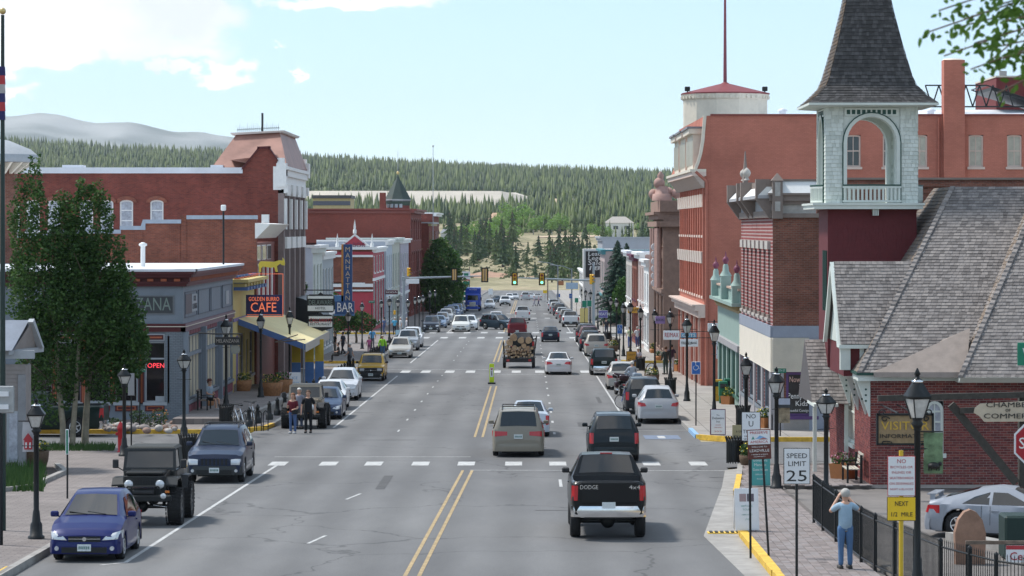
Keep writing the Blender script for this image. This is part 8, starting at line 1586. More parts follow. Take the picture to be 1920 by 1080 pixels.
LNM={0:'nearest black lantern lamp on the left plaza',1:'lantern lamp beside the red hydrant',2:'lantern lamp in front of the litter bin at the side street corner',3:'lantern lamp in front of the hanging shop sign',4:'lantern lamp left of the yellow awning',5:'lantern lamp in front of the yellow awning',18:'nearest lantern lamp by the iron fence and the yellow post',19:'lantern lamp right of the speed limit sign',20:'lantern lamp between the teal board and the speed limit sign',21:'lantern lamp above the no turns sign',22:'lantern lamp in front of the salmon wall',23:'lantern lamp left of the blue disabled parking sign',24:'lantern lamp by the purple shop sign',25:'lantern lamp beside the basket planter',6:'lantern lamp beyond the yellow and blue posts',7:'lantern lamp below the tall blue bar sign',8:'lantern lamp by the small leafy tree left of the red shopfront',9:'lantern lamp in front of the red shopfront pillar',10:'lantern lamp just right of the red shopfront pillar',11:'lantern lamp left of the left signal pole',12:'lantern lamp right of the left signal pole',13:'nearest lamp of the cluster before the big street tree',14:'second lamp of the cluster before the big street tree',15:'third lamp of the cluster before the big street tree',16:'lamp at the trunk of the big street tree',17:'lamp at the far end of the cluster by the big street tree',26:'lantern lamp above the seated man in the white cap',27:'lantern lamp right of the small disabled sign',28:'lantern lamp left of the orange hanging sign',29:'lantern lamp beside the far basket planter',30:'lantern lamp before the bright green tree',31:'lantern lamp right of the right signal pole',32:'lantern lamp left of the right signal pole',33:'second lamp left of the right signal pole',34:'farthest lantern lamp on the right pavement'}
lp=lamp((0,0,0));first=True
ground_up=lambda px:.15
for i,(px,py,h)in enumerate(LMP):
 q=G(px,py,.15 if not(424<=px<=545)else .4)
 if i==18:q=Vector((7.95,F*7.95/(1720-CX),0));q.z=gz(q.y)+.1
 o=lp if first else dup(lp);first=False;o.location=q;o.rotation_euler=(0,0,i*.37);o['label']=LNM.get(i,'black lantern lamp in the far left row' if px<900 else 'black lantern lamp in the far right row')
 top={0:745,1:683,2:655,18:690,19:728,20:688,21:660}.get(i)
 if top:o.scale=(1,1,((499+0)*0+(H0-(top-CY)*q.y/F)-q.z)/4.9 if True else 1)
 else:o.scale=(h/4.9,)*3
BOL=[(505,787),(520,779),(534,768),(549,760),(562,752),(575,745),(588,740),(600,735),(467,800),(483,794)]
b0=bollard((0,0,0))
for i,(px,py)in enumerate(BOL):o=b0 if i==0 else dup(b0);o.location=G(px,py,.42)
for i in range(22):o=dup(b0,group='black bollards in the far left row',label='black bollard at the far left kerb');Y=175+i*3.0 if i<7 else 214+(i-7)*3.2;o.location=(-11.5,Y,gz(Y)+.15)
for px,py,lb in((352,862,'flared black litter bin by the blue grey suv'),(424,798,'black litter bin at the foot of the lamp by the bicycles'),(1378,868,'black litter bin behind the no turns sign'),(1393,800,'black litter bin behind the inn board'),(1257,740,'black litter bin by the blue sign'),(1201,695,'black litter bin beside the seated man'),(1156,656,'black litter bin beside the far basket planter'),(1138,640,'farthest litter bin on the right')):trash(G(px,py,.15),label=lb)
q=G(226,850,.1);t=root('hydrant','tall bright red hydrant post','hydrant',q);HR=plain('hydrant_red',(.45,.02,.025),.4,0,.08);g=MB();g.lathe((0,0,0),[(.16,0),(.13,.06),(.10,.1),(.10,.85),(.13,.88),(.13,.95),(.11,1.0),(.06,1.12),(.03,1.16)],HR,14);g.build('barrel',t)
for sd in(1,-1):g=MB();g.cyl((sd*.1,0,.72),(sd*.18,0,.72),.055,HR);g.build('nozzle',t)
for px,py,r_,k,f_,lb,kw in((383,770,.5,'wood',0,'wooden barrel planter beside the seated man',{}),(455,733,.5,'wood',0,'barrel planter with yellow flowers by the cafe',{}),(508,742,.6,'wood',0,'large barrel planter behind the bollards',{}),(528,736,.6,'wood',1,'second large barrel planter behind the bollards',{}),(1222,719,.45,'basket',0,'brown basket planter with tall handle',dict(handle=True)),(1150,659,.42,'basket',0,'far basket planter by the litter bin',dict(handle=True)),(1273,696,.38,'terracotta',2,'orange square tub by the two standing people',dict(square=True)),(1366,758,.36,'terracotta',0,'orange square tub by the green news box',dict(square=True)),(1433,802,.38,'terracotta',0,'square orange tub under the art board',dict(square=True)),(1581,897,.42,'terracotta',1,'square tub of flowers beside the brick wall bench',dict(square=True)),(1236,676,.3,'terracotta',2,'small round tub on the right pavement',{}),(1225,662,.3,'terracotta',0,'smallest tub on the right pavement',{}),(62,880,.55,'basket',0,'dark planter beside the gabled house',{}),(1402,872,.3,'basket',0,'small dark planter behind the teal board',{})):barrel(G(px,py,.15 if not 400<px<600 else .4),r_,r_*1.15,k,f_,lb,None,.45,**kw)
def bench(label,loc,rz,mat=WOOD,w_=1.4):
 t=root('bench',label,'bench',loc,rz)
 for i in range(4):g=MB();g.box((-w_/2,-.2+i*.11,.43),(w_/2,-.12+i*.11,.46),mat);g.build('seat_slat',t)
 for i in range(4):g=MB();g.box((-w_/2,.26+i*.02,.52+i*.11),(w_/2,.285+i*.02,.60+i*.11),mat);g.build('back_slat',t)
 for sd in(1,-1):g=MB();g.box((sd*w_/2-.03,-.2,0),(sd*w_/2+.03,-.14,.62),BLACK);g.box((sd*w_/2-.03,.22,0),(sd*w_/2+.03,.3,.9),BLACK);g.box((sd*w_/2-.03,-.2,.6),(sd*w_/2+.03,.25,.64),BLACK);g.build('side_frame',t)
pb=G(398,768,.4);pb.x=-14.85;bench('dark slatted bench against the blue grey shop front',pb,pi/2);bench('pale slatted bench against the brick wall',Vector((10.25,93.2,gz(93.2)+.15)),-pi/2,plain('pale_bench_wood',(.45,.42,.36),.8,0,.1))
def bike(label,loc,rz,col=CHROME,group=None):
 t=root('bicycle',label,'bicycle',loc,rz,group)
 for y in(-.52,.52):
  g=MB();n=20;[g.cyl((0,y+.33*cos(2*pi*i/n),.34+.33*sin(2*pi*i/n)),(0,y+.33*cos(2*pi*(i+1)/n),.34+.33*sin(2*pi*(i+1)/n)),.018,RUBBER,n=5,cap=False)for i in range(n)];[g.cyl((0,y,.34),(0,y+.32*cos(a),.34+.32*sin(a)),.004,CHROME,n=3)for a in[i*.63 for i in range(10)]];g.build('wheel',t)
 g=MB();g.tube([(0,-.52,.34),(0,-.05,.32),(0,.38,.78),(0,-.18,.82),(0,-.52,.34)],.018,col);g.tube([(0,-.05,.32),(0,-.2,.95)],.018,col);g.tube([(0,.52,.34),(0,.36,.92)],.018,col);g.build('frame',t);g=MB();g.tube([(-.28,.30,1.0),(0,.36,.96),(.28,.30,1.0)],.014,BLACK);g.build('handlebar',t);g=MB();g.rbox((0,-.22,.97),(.14,.26,.06),BLACK,.02);g.build('saddle',t)
bike('silver bicycle in the rack nearer the litter bin',G(447,803,.3),.5);bike('silver bicycle at the right of the rack',G(472,798,.35),.3);bike('bicycle fixed behind the dark suv',G(1188,776,0)+Vector((-1.0+.95,0,.25)),1.4,flat((.1,.15,.4)))
t=root('bicycle_rack','black tubular bicycle rack by the raised walkway','bicycle rack',G(462,808,.15));
for i in range(6):g=MB();x=-.7+i*.28;g.tube([(x,0,0),(x,0,.75),(x+.1,0,.85),(x+.2,0,.75),(x+.2,0,0)],.022,BLACK);g.build('hoop',t)
g=MB();g.tube([(-.8,0,.2),(.95,0,.2)],.02,BLACK);g.build('rail',t)
FP=[(7.62,78.2),(7.63,77.0),(7.70,68),(8.0,64),(8.4,59.7),(9.07,56.8),(9.9,55.5),(12.4,54.2)]
t=root('iron_fence','black iron picket fence between pavement and lot','fence',(7.62,78.2,gz(78)+.15));t0=t.location
posts=[(7.62,78.2),(7.62,75.8),(7.64,72.8),(7.67,70.2),(7.70,67.8),(7.8,65.9),(8.0,64),(8.18,62),(8.4,59.7),(8.75,58.1),(9.07,56.8),(9.5,56),(10.2,55.3),(11.3,54.7),(12.4,54.2)]
for(x,y)in posts:z=gz(y)+.13-t0.z;g=MB();g.box((x-t0.x-.035,y-t0.y-.035,z-.1),(x-t0.x+.035,y-t0.y+.035,z+1.27),BLACK);g.lathe((x-t0.x,y-t0.y,z+1.27),[(.05,0),(.05,.03),(.01,.07)],BLACK,6);g.build('post',t)
np_=0;st=MB()
for(a,b)in zip(posts,posts[1:]):
 d=Vector((b[0]-a[0],b[1]-a[1]));L=d.length
 for zz in(.14,1.16):g=MB();g.cyl((a[0]-t0.x,a[1]-t0.y,gz(a[1])+.13-t0.z+zz),(b[0]-t0.x,b[1]-t0.y,gz(b[1])+.13-t0.z+zz),.022,BLACK,n=6);g.build('rail',t)
 n=int(L/.105)
 for i in range(1,n):x,y=a[0]+d.x*i/n-t0.x,a[1]+d.y*i/n-t0.y;z=gz(y+t0.y)+.13-t0.z;g=MB();g.cyl((0,0,.12),(0,0,1.27),.010,BLACK,n=4,smooth=False);g.cyl((0,0,1.27),(0,0,1.33),.014,BLACK,.002,4);g.build('picket',t,loc=(x,y,z));np_+=1
mb=MB();[mb.rbox((x+.22,y,gz(y)+.16),(.34,1.0,.22),plain('stone_kerb',(.27,.24,.21),.9,0,.25,3,.3),.04)for(x,y)in[(7.68,77-i*1.05)for i in range(9)]+[(7.78+i*.1,67.3-i*1.0)for i in range(6)]];tag(mb.build('stone_edging',None),'rough stone edging under the iron fence',kind='stuff')
g=MB();x0,y0,x1,y1=10.6,74.5,12.8,68;g.hexa([(x0,y0,-.95),(x0+.35,y0+.1,-.95),(x1+.35,y1+.1,-.85),(x1,y1,-.85),(x0,y0,-.72),(x0+.35,y0+.1,-.72),(x1+.35,y1+.1,-.6),(x1,y1,-.6)],CONC);tag(g.build('low_wall'),'low stone wall with a sloping end in the lot','wall')
g=MB();v=[(-.34,-.7),(.34,-.7),(.36,.2),(.28,.5),(.14,.68),(0,.74),(-.14,.68),(-.28,.5),(-.36,.2)];n=9;g.add([(x,0,z)for x,z in v]+[(x,.3,z)for x,z in v],[tuple(range(n)),tuple(range(2*n-1,n-1,-1))]+[(i,n+i,n+(i+1)%n,(i+1)%n)for i in range(n)],plain('sandstone',(.27,.16,.11),.85,0,.2,4,.2));tag(g.build('stone_marker',None,loc=(10.35,68.6,Z_(1015,68.6))),'round topped brown stone marker in front of the silver coupe','stone marker')
t=root('trailer_gate','low fence panel with a white red lettered board at the right edge','sign',P(1890,1050,66)+Vector((0,0,-.6)));g=MB();g.box((-.95,0,.95),(1.2,.06,1.03),WOOD);g.cyl((-.9,.05,-.3),(-.9,.05,1.0),.05,BLACK);g.build('rail',t);g=MB();g.box((-.05,-.04,.55),(1.1,-.01,.93),SIGNW);b_=g.build('board',t);text('Center',.26,frame((.4,-.05,.68),TOCAM),INKR,b_);g=MB();g.box((-.05,-.045,.84),(1.1,-.04,.93),INKR);g.build('band',b_)
g=MB();g.rbox((0,0,0),(1.5,1.0,1.05),flat((.01,.03,.025)),.05);tag(g.build('utility_box',None,loc=P(1937,1005,70)),'dark green cabinet in front of the coupe bonnet','cabinet')
def sgn(px,pyb,pyt,pyb2,w_px,*a,up=.15,**k):
 q=G(px,pyb,up);s_=F/q.y;return(q.x,q.y,q.z,Z_(pyt,q.y),w_px/s_,(pyb2-pyt)/s_)
x,y,zb,zt_,w_,h=sgn(1494,1095,840,908,50);signpost('speed_sign','white speed limit 25 sign on a black post','sign',x,y,zb,zt_,w_,h,SIGNW,INK,[('SPEED',.15,0,.22,INK,.02,.44),('LIMIT',.15,0,.05,INK,.02,.38),('25',.34,0,-.22,INK,.03,.44)],inset=.015)
x,y,zb,zt_,w_,h=sgn(1690,1115,855,930,52);x,y=7.35,57.8;s_=F/y;x=X_(1690,y);zb=gz(y)+.1;YP=plain('yellow_post',(.6,.4,.03),.5,0,.1)
t=signpost('rules_sign','white red lettered no bicycles sign over a yellow half mile plate on a yellow post','sign',x,y,zb,Z_(855,y),52/s_,75/s_,SIGNW,INKR,[('NO',.115,0,.29,INKR,.02),('BICYCLES OR',.068,0,.175,INKR,.01,.44),('INLINES OR',.068,0,.07,INKR,.01,.38),('SKATEBOARDS',.068,0,-.04,INKR,.01,.47),('ON SIDEWALKS',.068,0,-.15,INKR,.01,.47),('NEXT 6 BLOCKS',.055,0,-.26,INKR,.01,.45)],pole=YP,poletop=Z_(845,y),polew=.045,inset=.012)
g=MB();q=frame((0,0,0),TOCAM);zc=Z_(954,y)-zb;g.rbox((0,-.01,zc),(54/s_,.02,45/s_),INK,.005);bb=g.build('board',t);g=MB();g.rbox((0,-.022,zc),(52/s_,.006,43/s_),plain('sign_yellow',(.80,.52,.02),.4,0,.03),.003);g.build('face',bb);text('NEXT',.13,frame((0,-.027,zc+.1),TOCAM),INK,bb,wid=.26,bold=.02);text('1/2  MILE',.12,frame((0,-.027,zc-.11),TOCAM),INK,bb,wid=.42,bold=.02)
x,y,zb,zt_,w_,h=sgn(1408,925,772,827,36);signpost('no_turns_sign','white no u turns sign behind the brown preserve board','sign',x,y,zb,zt_,w_,h,SIGNW,INK,[('NO',.19,0,.3,INK,.01),('U',.24,0,.07,INK,.02),('TURNS',.16,0,-.16,INK,.01,.5),('OR PARKING',.07,0,-.3,INK),('NEXT 6 BLOCKS',.06,0,-.38,INK)])
t=root('welcome_sign','brown and white preserve america board leaning on two black posts','sign',G(1437,1043,.15));q=t.location;s_=F/q.y;z1,z0=Z_(806,q.y)-q.z,Z_(860,q.y)-q.z;xc=-12/s_
for xa,xb in((-.37,-.40),(.06,-.12)):g=MB();g.cyl((xa if xa<0 else xa,0.03,-.05),(xb-.0,.03,z1-.02),.028,BLACK,n=6);g.build('post',t)
g=MB();g.M=Matrix.Translation((xc-.02,0,(z0+z1)/2))@Matrix.Rotation(-.04,4,'Y');M_=g.M;g.rbox((0,0,0),(44/s_,.03,56/s_),plain('sign_brown',(.11,.03,.022),.5,0,.06),.01);b_=g.build('board',t)
g=MB();g.M=M_;g.box((-.26,-.021,.0),(.26,-.016,.33),SIGNW);g.add([(-.18,-.023,.12),(-.1,-.023,.12),(-.14,-.023,.2)],[(0,1,2)],INKG);g.add([(-.1,-.023,.13),(.2,-.023,.13),(.12,-.023,.17),(.02,-.023,.21),(-.04,-.023,.16)],[(0,1,2,3,4)],flat((.2,.4,.65)));g.add([(-.02,-.024,.11),(.22,-.024,.11),(.1,-.024,.16)],[(0,1,2)],flat((.4,.16,.14)));g.build('panel',b_)
for s_t,sz,zc,m_,wd in(('PRESERVE',.085,.275,INKR,.42),('AMERICA',.085,.055,INKR,.42),('WELCOME TO',.045,-.06,INKW,.36),('LEADVILLE',.09,-.15,INKW,.46),('A PRESERVE AMERICA',.032,-.24,INKW,.4),('COMMUNITY',.032,-.29,INKW,.28)):text(s_t,sz,M_@frame((0,-.024,zc),TOCAM),m_,b_,wid=wd,ext=.002)
sandwich('white sandwich board with two portraits at the near kerb',G(1399,996,.15),.62,1.08,SIGNW,SIGNW,[('HISTORIC',.07,0,.62,INKG),('TOURS',.07,0,.53,INKG),('OPEN DAILY',.05,0,.4,INKG),('(719)',.05,0,.28,INKG)],.12)
for i,sx in enumerate((-.1,.1)):o=[o_ for o_ in COL.objects if o_.name.startswith('sandwich_board')][-1];g=MB();g.M=Matrix.Translation((0,-1.08*sin(.16),.04))@Matrix.Rotation(-.16,4,'X');g.box((sx-.09,-.024,.74),(sx+.09,-.021,.94),flat((.12,.1,.12)if i else(.35,.25,.25)));g.build('portrait',o)
sandwich('teal sandwich board with a guest house notice',G(1425,912,.15),.62,.95,plain('teal_board',(.08,.34,.32),.5,0,.05),plain('teal_board',(.08,.34,.32)),[('Governors',.12,0,.78,INKW,.44),('Mansion',.12,0,.64,INKW,.36),('Guest House',.11,0,.49,INKW,.46),('OPEN DAILY',.06,0,.34,INKW),('ROOMS',.06,0,.2,INKW)])
sandwich('white inn sandwich board in a plum frame beside a bin',G(1346,817,.15),.62,1.05,SIGNW,flat((.12,.05,.09)),[('The',.08,0,.8,INK),('Delaware',.14,0,.68,INK,.46),('Inn',.12,0,.54,INK),('ROOMS',.06,0,.4,INKR),('OPEN DAILY',.06,0,.3,INKR),('>>>',.12,0,.14,INKR,.3)])
sandwich('tan sandwich board for an art gallery behind the bin',G(1388,838,.15),.6,.8,flat((.42,.36,.2)),flat((.42,.36,.2)),[('& GIFTS',.1,0,.55,INK),('ART GALLERY',.1,0,.38,INK,.5)])
sandwich('orange sandwich board with a black arrow pointing left',G(1184,690,.15),.7,1.1,plain('orange_board',(.55,.28,.03),.5,0,.05),BLACK,[('CRAFT',.16,0,.85,INK,.5),('<=',.4,0,.5,INK,.5)]);sandwich('yellow sandwich board by the signal pole',G(1095,611,.15),.9,2.0,plain('pale_yellow_board',(.7,.55,.2),.5,0,.05),YEL,[])
sandwich('white sandwich board with blue print at the cafe',G(553,735,.4),.6,1.0,SIGNW,SIGNW,[('ICE',.2,0,.7,flat((.1,.3,.5))),('CREAM',.14,0,.45,flat((.1,.3,.5)))]);sandwich('pale blue sandwich board by the far left crossing',G(751,640,.15),.9,1.0,flat((.4,.6,.68)),flat((.4,.6,.68)),[])
x,y,zb,zt_,w_,h=sgn(1305,798,678,702,17);DB=plain('disabled_blue',(.03,.13,.42),.4,0,.03)
t=signpost('parking_sign','blue disabled parking sign on a tall black post','sign',x,y,zb,zt_,w_,h,DB,SIGNW,[])
def wheelchair(t,zz,k):
 g=MB();y_=-.03;a=[(-.02,.16),(0,.05),(.08,.05),(.13,-.08)]
 for p_,q_ in zip(a,a[1:]):g.cyl((p_[0]*k,y_,zz+p_[1]*k),(q_[0]*k,y_,zz+q_[1]*k),.016*k,SIGNW,n=5)
 for i in range(12):b,c=pi*.7+i*.33,pi*.7+(i+1)*.33;g.cyl((k*.1*cos(b)-.01,y_,zz+k*(-.03+.1*sin(b))),(k*.1*cos(c)-.01,y_,zz+k*(-.03+.1*sin(c))),.013*k,SIGNW,n=5)
 g.ball((-.02*k,y_,zz+.2*k),.03*k,SIGNW,6);g.build('symbol',t)
wheelchair(t,zt_-zb-h*.42,1.0);x,y,zb,zt_,w_,h=sgn(1162,675,609,626,10);t=signpost('parking_sign','smaller blue disabled parking sign farther down','sign',x,y,zb,zt_,w_,h,DB,SIGNW,[]);wheelchair(t,zt_-zb-h*.42,.9)
x,y,zb,zt_,w_,h=sgn(126,935,805,852,6);signpost('parking_sign','thin post with an edge on green and white sign on the left plaza','sign',x,y,zb,zt_,w_,h,SIGNG,SIGNW,[],polew=.03)
x,y,zb,zt_,w_,h=sgn(246,843,700,742,12);signpost('road_sign','grey back of a stop sign beside the hydrant','sign',x,y,zb,zt_,w_,h,flat((.35,.35,.36),.4,.5),flat((.35,.35,.36),.4,.5),[],poletop=Z_(700,y))
g=MB();o_=[o for o in COL.objects if o.name.startswith('speed_sign')][0]
q=G(922,720);t=root('crossing_sign','fluorescent yellow green pedestrian sign standing in the road','sign',q);FL=plain('fluorescent_green',(.55,.72,.02),.5,0,.03);g=MB();g.rbox((0,0,.05),(.46,.4,.1),BLACK,.02);g.build('base',t);g=MB();g.rbox((0,0,.65),(.28,.04,1.1),FL,.01);g.build('panel',t);g=MB();g.box((-.10,-.026,.42),(.10,-.021,.98),SIGNW);g.add([(-.08,-.03,.93),(.08,-.03,.93),(0,-.03,.8)],[(0,2,1)],INKR);g.box((-.025,-.03,.5),(.025,-.028,.7),INK);g.ball((0,-.03,.74),.03,INK,6);g.build('face',t)
def nameplate(label,px,Y,py,txt,wpx,pole=True,two=True):
 x=X_(px,Y);z=Z_(py,Y);zb=gz(Y)+.15;t=root('street_name_sign',label,'sign',(x,Y,zb));g=MB();g.cyl((0,.02,0),(0,.02,z-zb),.03,BLACK if pole else LTF,n=6);g.build('post',t);w_=wpx*Y/F;g=MB();g.box((-w_*.5,-.02,z-zb-.09),(w_*.5,.0,z-zb+.09),SIGNG);b=g.build('plate',t);text(txt,.13,frame((0,-.025,z-zb),TOCAM),INKW,b,wid=w_*.85,ext=.002)
nameplate('green street name plate on the left side street corner',262,123.5,693,'E 8TH',22);nameplate('green street name plate in front of the cream siding',1463,118.3,695,'W 8TH ST',22);nameplate('green street name plate at the second left corner',697,213,566,'7TH',12)
t=root('stop_sign','red stop sign cut by the right edge','sign',(X_(1945,70),70,gz(70)));z=Z_(832,70)-gz(70);g=MB();g.cyl((0,.03,0),(0,.03,z+1.9),.035,LTF,n=6);g.build('post',t)
for r_,y_,m_ in((.60,0,SIGNW),(.55,-.012,plain('stop_red',(.35,.01,.02),.4,0,.02))):g=MB();n=8;vs=[(r_*cos(2*pi*(i+.5)/n),y_,z+r_*sin(2*pi*(i+.5)/n))for i in range(n)];g.add(vs+[(a,b+.01,c)for a,b,c in vs],[tuple(range(n)),tuple(range(2*n-1,n-1,-1))]+[(i,n+i,n+(i+1)%n,(i+1)%n)for i in range(n)],m_);g.build('plate' if y_==0 else 'face',t)
text('STOP',.38,frame((0,-.02,z),TOCAM),INKW,t,bold=.02)
g=MB();v=[(-.45+.0,.2),(-.5,.3),(-.5,-.02),(-.45,-.2),(-.3,-.4),(.4,-.4),(.4,.35),(-.45,.35)];z2=Z_(664,70)-gz(70);g.rbox((.05,0,z2),(1.05,.03,.55),SIGNG,.012);b_=g.build('name_plate',t);text('W 9TH',.38,frame((.08,-.02,z2),TOCAM),INKW,b_,wid=.85)
WD=plain('dark_timber',(.055,.05,.042),.85,0,.3,8,.3);Yt=84.0;t=root('timber_sign_frame','dark timber frame carrying a cream arrow shaped board at the right','sign',(X_(1925,Yt),Yt,gz(Yt)));o=t.location;W_=lambda px,py,dy=0:P(px,py,Yt+dy)-o
def beam(a,b,r_,nm):g=MB();a=Vector(a);b=Vector(b);d=(b-a).normalized();u=Vector((0,1,0));v=d.cross(u);g.hexa([a-u*r_-v*r_,a+u*r_-v*r_,a+u*r_+v*r_,a-u*r_+v*r_,b-u*r_-v*r_,b+u*r_-v*r_,b+u*r_+v*r_,b-u*r_+v*r_],WD);g.build(nm,t)
beam(W_(1646,747),W_(1960,739),.085,'top_beam');beam(W_(1783,758,.2),W_(1905,905,.2),.11,'brace');beam(W_(1800,770,.05),W_(1960,762,.05),.08,'second_beam');beam((-.05,.3,0),(-.05,.3,W_(1925,745).z),.13,'post')
g=MB();v=[(1828,765),(1838,757),(1960,750),(1960,790),(1846,791),(1836,780),(1826,774)];vs=[W_(a,b,-.16)for a,b in v];n=len(vs);g.add(vs+[q+Vector((0,.06,0))for q in vs],[tuple(range(n-1,-1,-1)),tuple(range(n,2*n))]+[(i,(i+1)%n,n+(i+1)%n,n+i)for i in range(n)],plain('cream_board',(.50,.42,.31),.7,0,.1,3));b_=g.build('arrow_board',t)
text('CHAMBER',.20,frame(W_(1892,759.5,-.175),TOCAM),INK,b_,wid=1.32,ext=.004,bold=.01);text('OF',.12,frame(W_(1890,769.5,-.175),TOCAM),INK,b_);text('COMMERCE',.20,frame(W_(1897,780.5,-.175),TOCAM),INK,b_,wid=1.6,ext=.004,bold=.01)
t=root('visitor_sign','carved wooden visitor information sign in black scrolled ironwork','sign',P(1697,835,87.5));o=t.location;k=87.5/F;g=MB();g.box((-50*k,0,2*k),(50*k,.06,58*k),plain('honey_wood',(.30,.21,.11),.6,0,.25,6));b_=g.build('board',t);g=MB()
for a,b in(((-52,0),(52,4)),((-52,56),(52,60)),((-54,0),(-50,60)),((50,0),(54,60))):g.box((a[0]*k,-.05,a[1]*k),(b[0]*k,.1,b[1]*k),BLACK)
for sx in(-1,1):
 for i in range(9):a=i*.7;g.cyl(((sx*(44-7*cos(a)*(1-i/14)))*k,-.06,(62+5*sin(a))*k),((sx*(44-7*cos(a+.7)*(1-i/14)))*k,-.06,(62+5*sin(a+.7))*k),.02,BLACK,n=5);g.cyl(((sx*(38-9*cos(a)*(1-i/12)))*k,-.06,(50+4*sin(a))*k),((sx*(38-9*cos(a+.7)*(1-i/12)))*k,-.06,(50+4*sin(a+.7))*k),.018,BLACK,n=5);g.cyl(((sx*(36-11*cos(a)*(1-i/12)))*k,-.06,(5+3*sin(a))*k),((sx*(36-11*cos(a+.7)*(1-i/12)))*k,-.06,(5+3*sin(a+.7))*k),.018,BLACK,n=5)
g.build('ironwork',t);text('VISITOR',.36,frame((0,-.01,36*k),TOCAM),plain('gold_letter',(.62,.40,.06),.4,.1,0),b_,wid=90*k,bold=.02,ext=.012);text('INFORMATION',.17,frame((0,-.01,17*k),TOCAM),INK,b_,wid=94*k,bold=.02,ext=.01);g=MB();g.cyl((-.2,.1,60*k),(-.2,4.3,60*k),.03,BLACK);g.cyl((.3,.1,60*k),(.3,4.3,60*k),.03,BLACK);g.build('bracket',t)
def banner(label,px0,py0,px1,py1,Y,m_,art):t=root('banner',label,'banner',P((px0+px1)/2,py1,Y));w_,h=(px1-px0)*Y/F,(py1-py0)*Y/F;g=MB();g.add([(-w_/2,.05*sin(i),h*i/8)for i in range(9)]+[(w_/2,-.03*sin(i),h*i/8)for i in range(9)],[(i,i+9,i+10,i+1)for i in range(8)],m_,True);b=g.build('cloth',t);art(b,w_,h);g=MB();g.cyl((-w_/2-.1,0,h+.02),(w_/2,0,h+.02),.015,BLACK,n=5);g.build('rod',t)
banner('green banner with a bear on the nearest right lamp',1732,811,1768,888,60,plain('banner_green',(.16,.24,.13),.8,0,.45,7),lambda b,w_,h:(lambda g:(g.ball((0,-.05,h*.2),.09,INK,6,(1.4,1,.8)),[g.cyl((x,-.05,h*.08),(x,-.05,h*.18),.018,INK,n=4)for x in(-.1,-.05,.06,.11)],g.ball((.13,-.05,h*.24),.045,INK,6),g.build('bear',b)))(MB()))
banner('landscape banner on the lamp before the dark shop window',1458,747,1481,793,100,plain('banner_land',(.30,.25,.17),.8,0,.5,5),lambda b,w_,h:(lambda g:(g.box((-w_/2,-.06,h*.75),(w_/2,-.05,h),flat((.45,.5,.6))),g.box((-w_/2,-.06,h*.62),(w_/2,-.05,h*.75),flat((.05,.06,.07))),g.build('print',b)))(MB()))
banner('white banner with a red house on the left lamp',42,791,65,847,74,plain('banner_white',(.5,.5,.52),.8,0,.05),lambda b,w_,h:(lambda g:(g.box((-.1,-.06,.06),(.1,-.045,.3),INKR),g.add([(-.13,-.065,.3),(.13,-.065,.3),(0,-.065,.48)],[(0,1,2)],INKR),[g.box((x-.02,-.07,.1),(x+.02,-.062,.24),SIGNW)for x in(-.05,.05)],g.build('print',b)))(MB()))
NV=plain('navy_sign',(.022,.025,.10),.4,0,.05);OR=plain('orange_neon',(.85,.2,.10),.5,0,0,emit=.35);Y=157.5;k=Y/F
t=root('cafe_sign','navy neon cafe sign in an orange frame over the pavement','sign',P(496,592,Y));g=MB();g.box((-35*k,0,0),(33*k,.25,39*k),NV);b_=g.build('board',t);g=MB();[g.box((a*k,-.02,b*k),(c*k,.02,d*k),OR)for a,b,c,d in((-35,-2,34,-1),(34,-2,35,78),(-30,78,35,79),(-33,1.5,32,2.2))];g.build('frame',t)
text('GOLDEN BURRO',.32,frame((-1*k,-.03,31*k),TOCAM),OR,b_,wid=57*k,ext=.02,bold=.01);text('CAFE',.72,frame((-2*k,-.03,15*k),TOCAM),OR,b_,wid=48*k,ext=.02)
g=MB();v=[(-30,0),(-27,1),(-27,8),(-24,11),(-12,9),(-7,10),(-5,1),(-2,1),(-3,12),(2,17),(4,14),(8,13),(9,16),(8,24),(5,28),(6,22),(0,23),(-8,20),(-20,21),(-28,21),(-31,15),(-30,8)];n=len(v);vs=[(a*k*1.25,0,b*k)for a,b in v];g.add(vs+[(a,.15,c)for a,b,c in vs],[tuple(range(n)),tuple(range(2*n-1,n-1,-1))]+[(i,n+i,n+(i+1)%n,(i+1)%n)for i in range(n)],plain('donkey_yellow',(.65,.5,.06),.5,0,.1));o=g.build('donkey_figure',None,loc=P(523,511,Y));tag(o,'flat yellow donkey figure standing on top of the cafe sign frame','figure')
Y=210.;k=Y/F;t=root('bar_sign','tall blue vertical sign above a bar board with orange edge','sign',P(652,590,Y));BS=plain('bar_blue',(.03,.08,.20),.45,0,.06);g=MB();g.box((-8*k,0,24*k),(8*k,.5,132*k),BS);b_=g.build('tall_board',t);g=MB();g.box((-12*k,0,24*k),(-8.2*k,.5,132*k),plain('bar_orange',(.5,.22,.05),.5));g.build('edge',t);g=MB();g.box((-24*k,-.05,1*k),(12*k,.5,25*k),BS);g.box((-26*k,.0,-2*k),(12*k,.5,1*k),plain('bar_blue2',(.08,.2,.38),.5));g.box((-26*k,.0,25*k),(-8*k,.5,36*k),MC['bar_blue2']);c_=g.build('bar_board',t);TW=plain('tan_letter',(.55,.45,.32),.5,0,0)
for i,ch in enumerate('MANHATTAN'):text(ch,.50,frame((0,-.02,(122-i*11.4)*k),TOCAM),TW,b_,bold=.02)
text('BAR',.95,frame((-5*k,-.07,13*k),TOCAM),INKW,c_,wid=30*k,bold=.02)
Y=172.;k=Y/F;t=root('hotel_sign','black and white shaped hotel sign hanging from a beam','sign',P(601,620,Y));g=MB();g.box((-32*k,0,75*k),(27*k,.1,77*k),BLACK);g.build('beam',t);
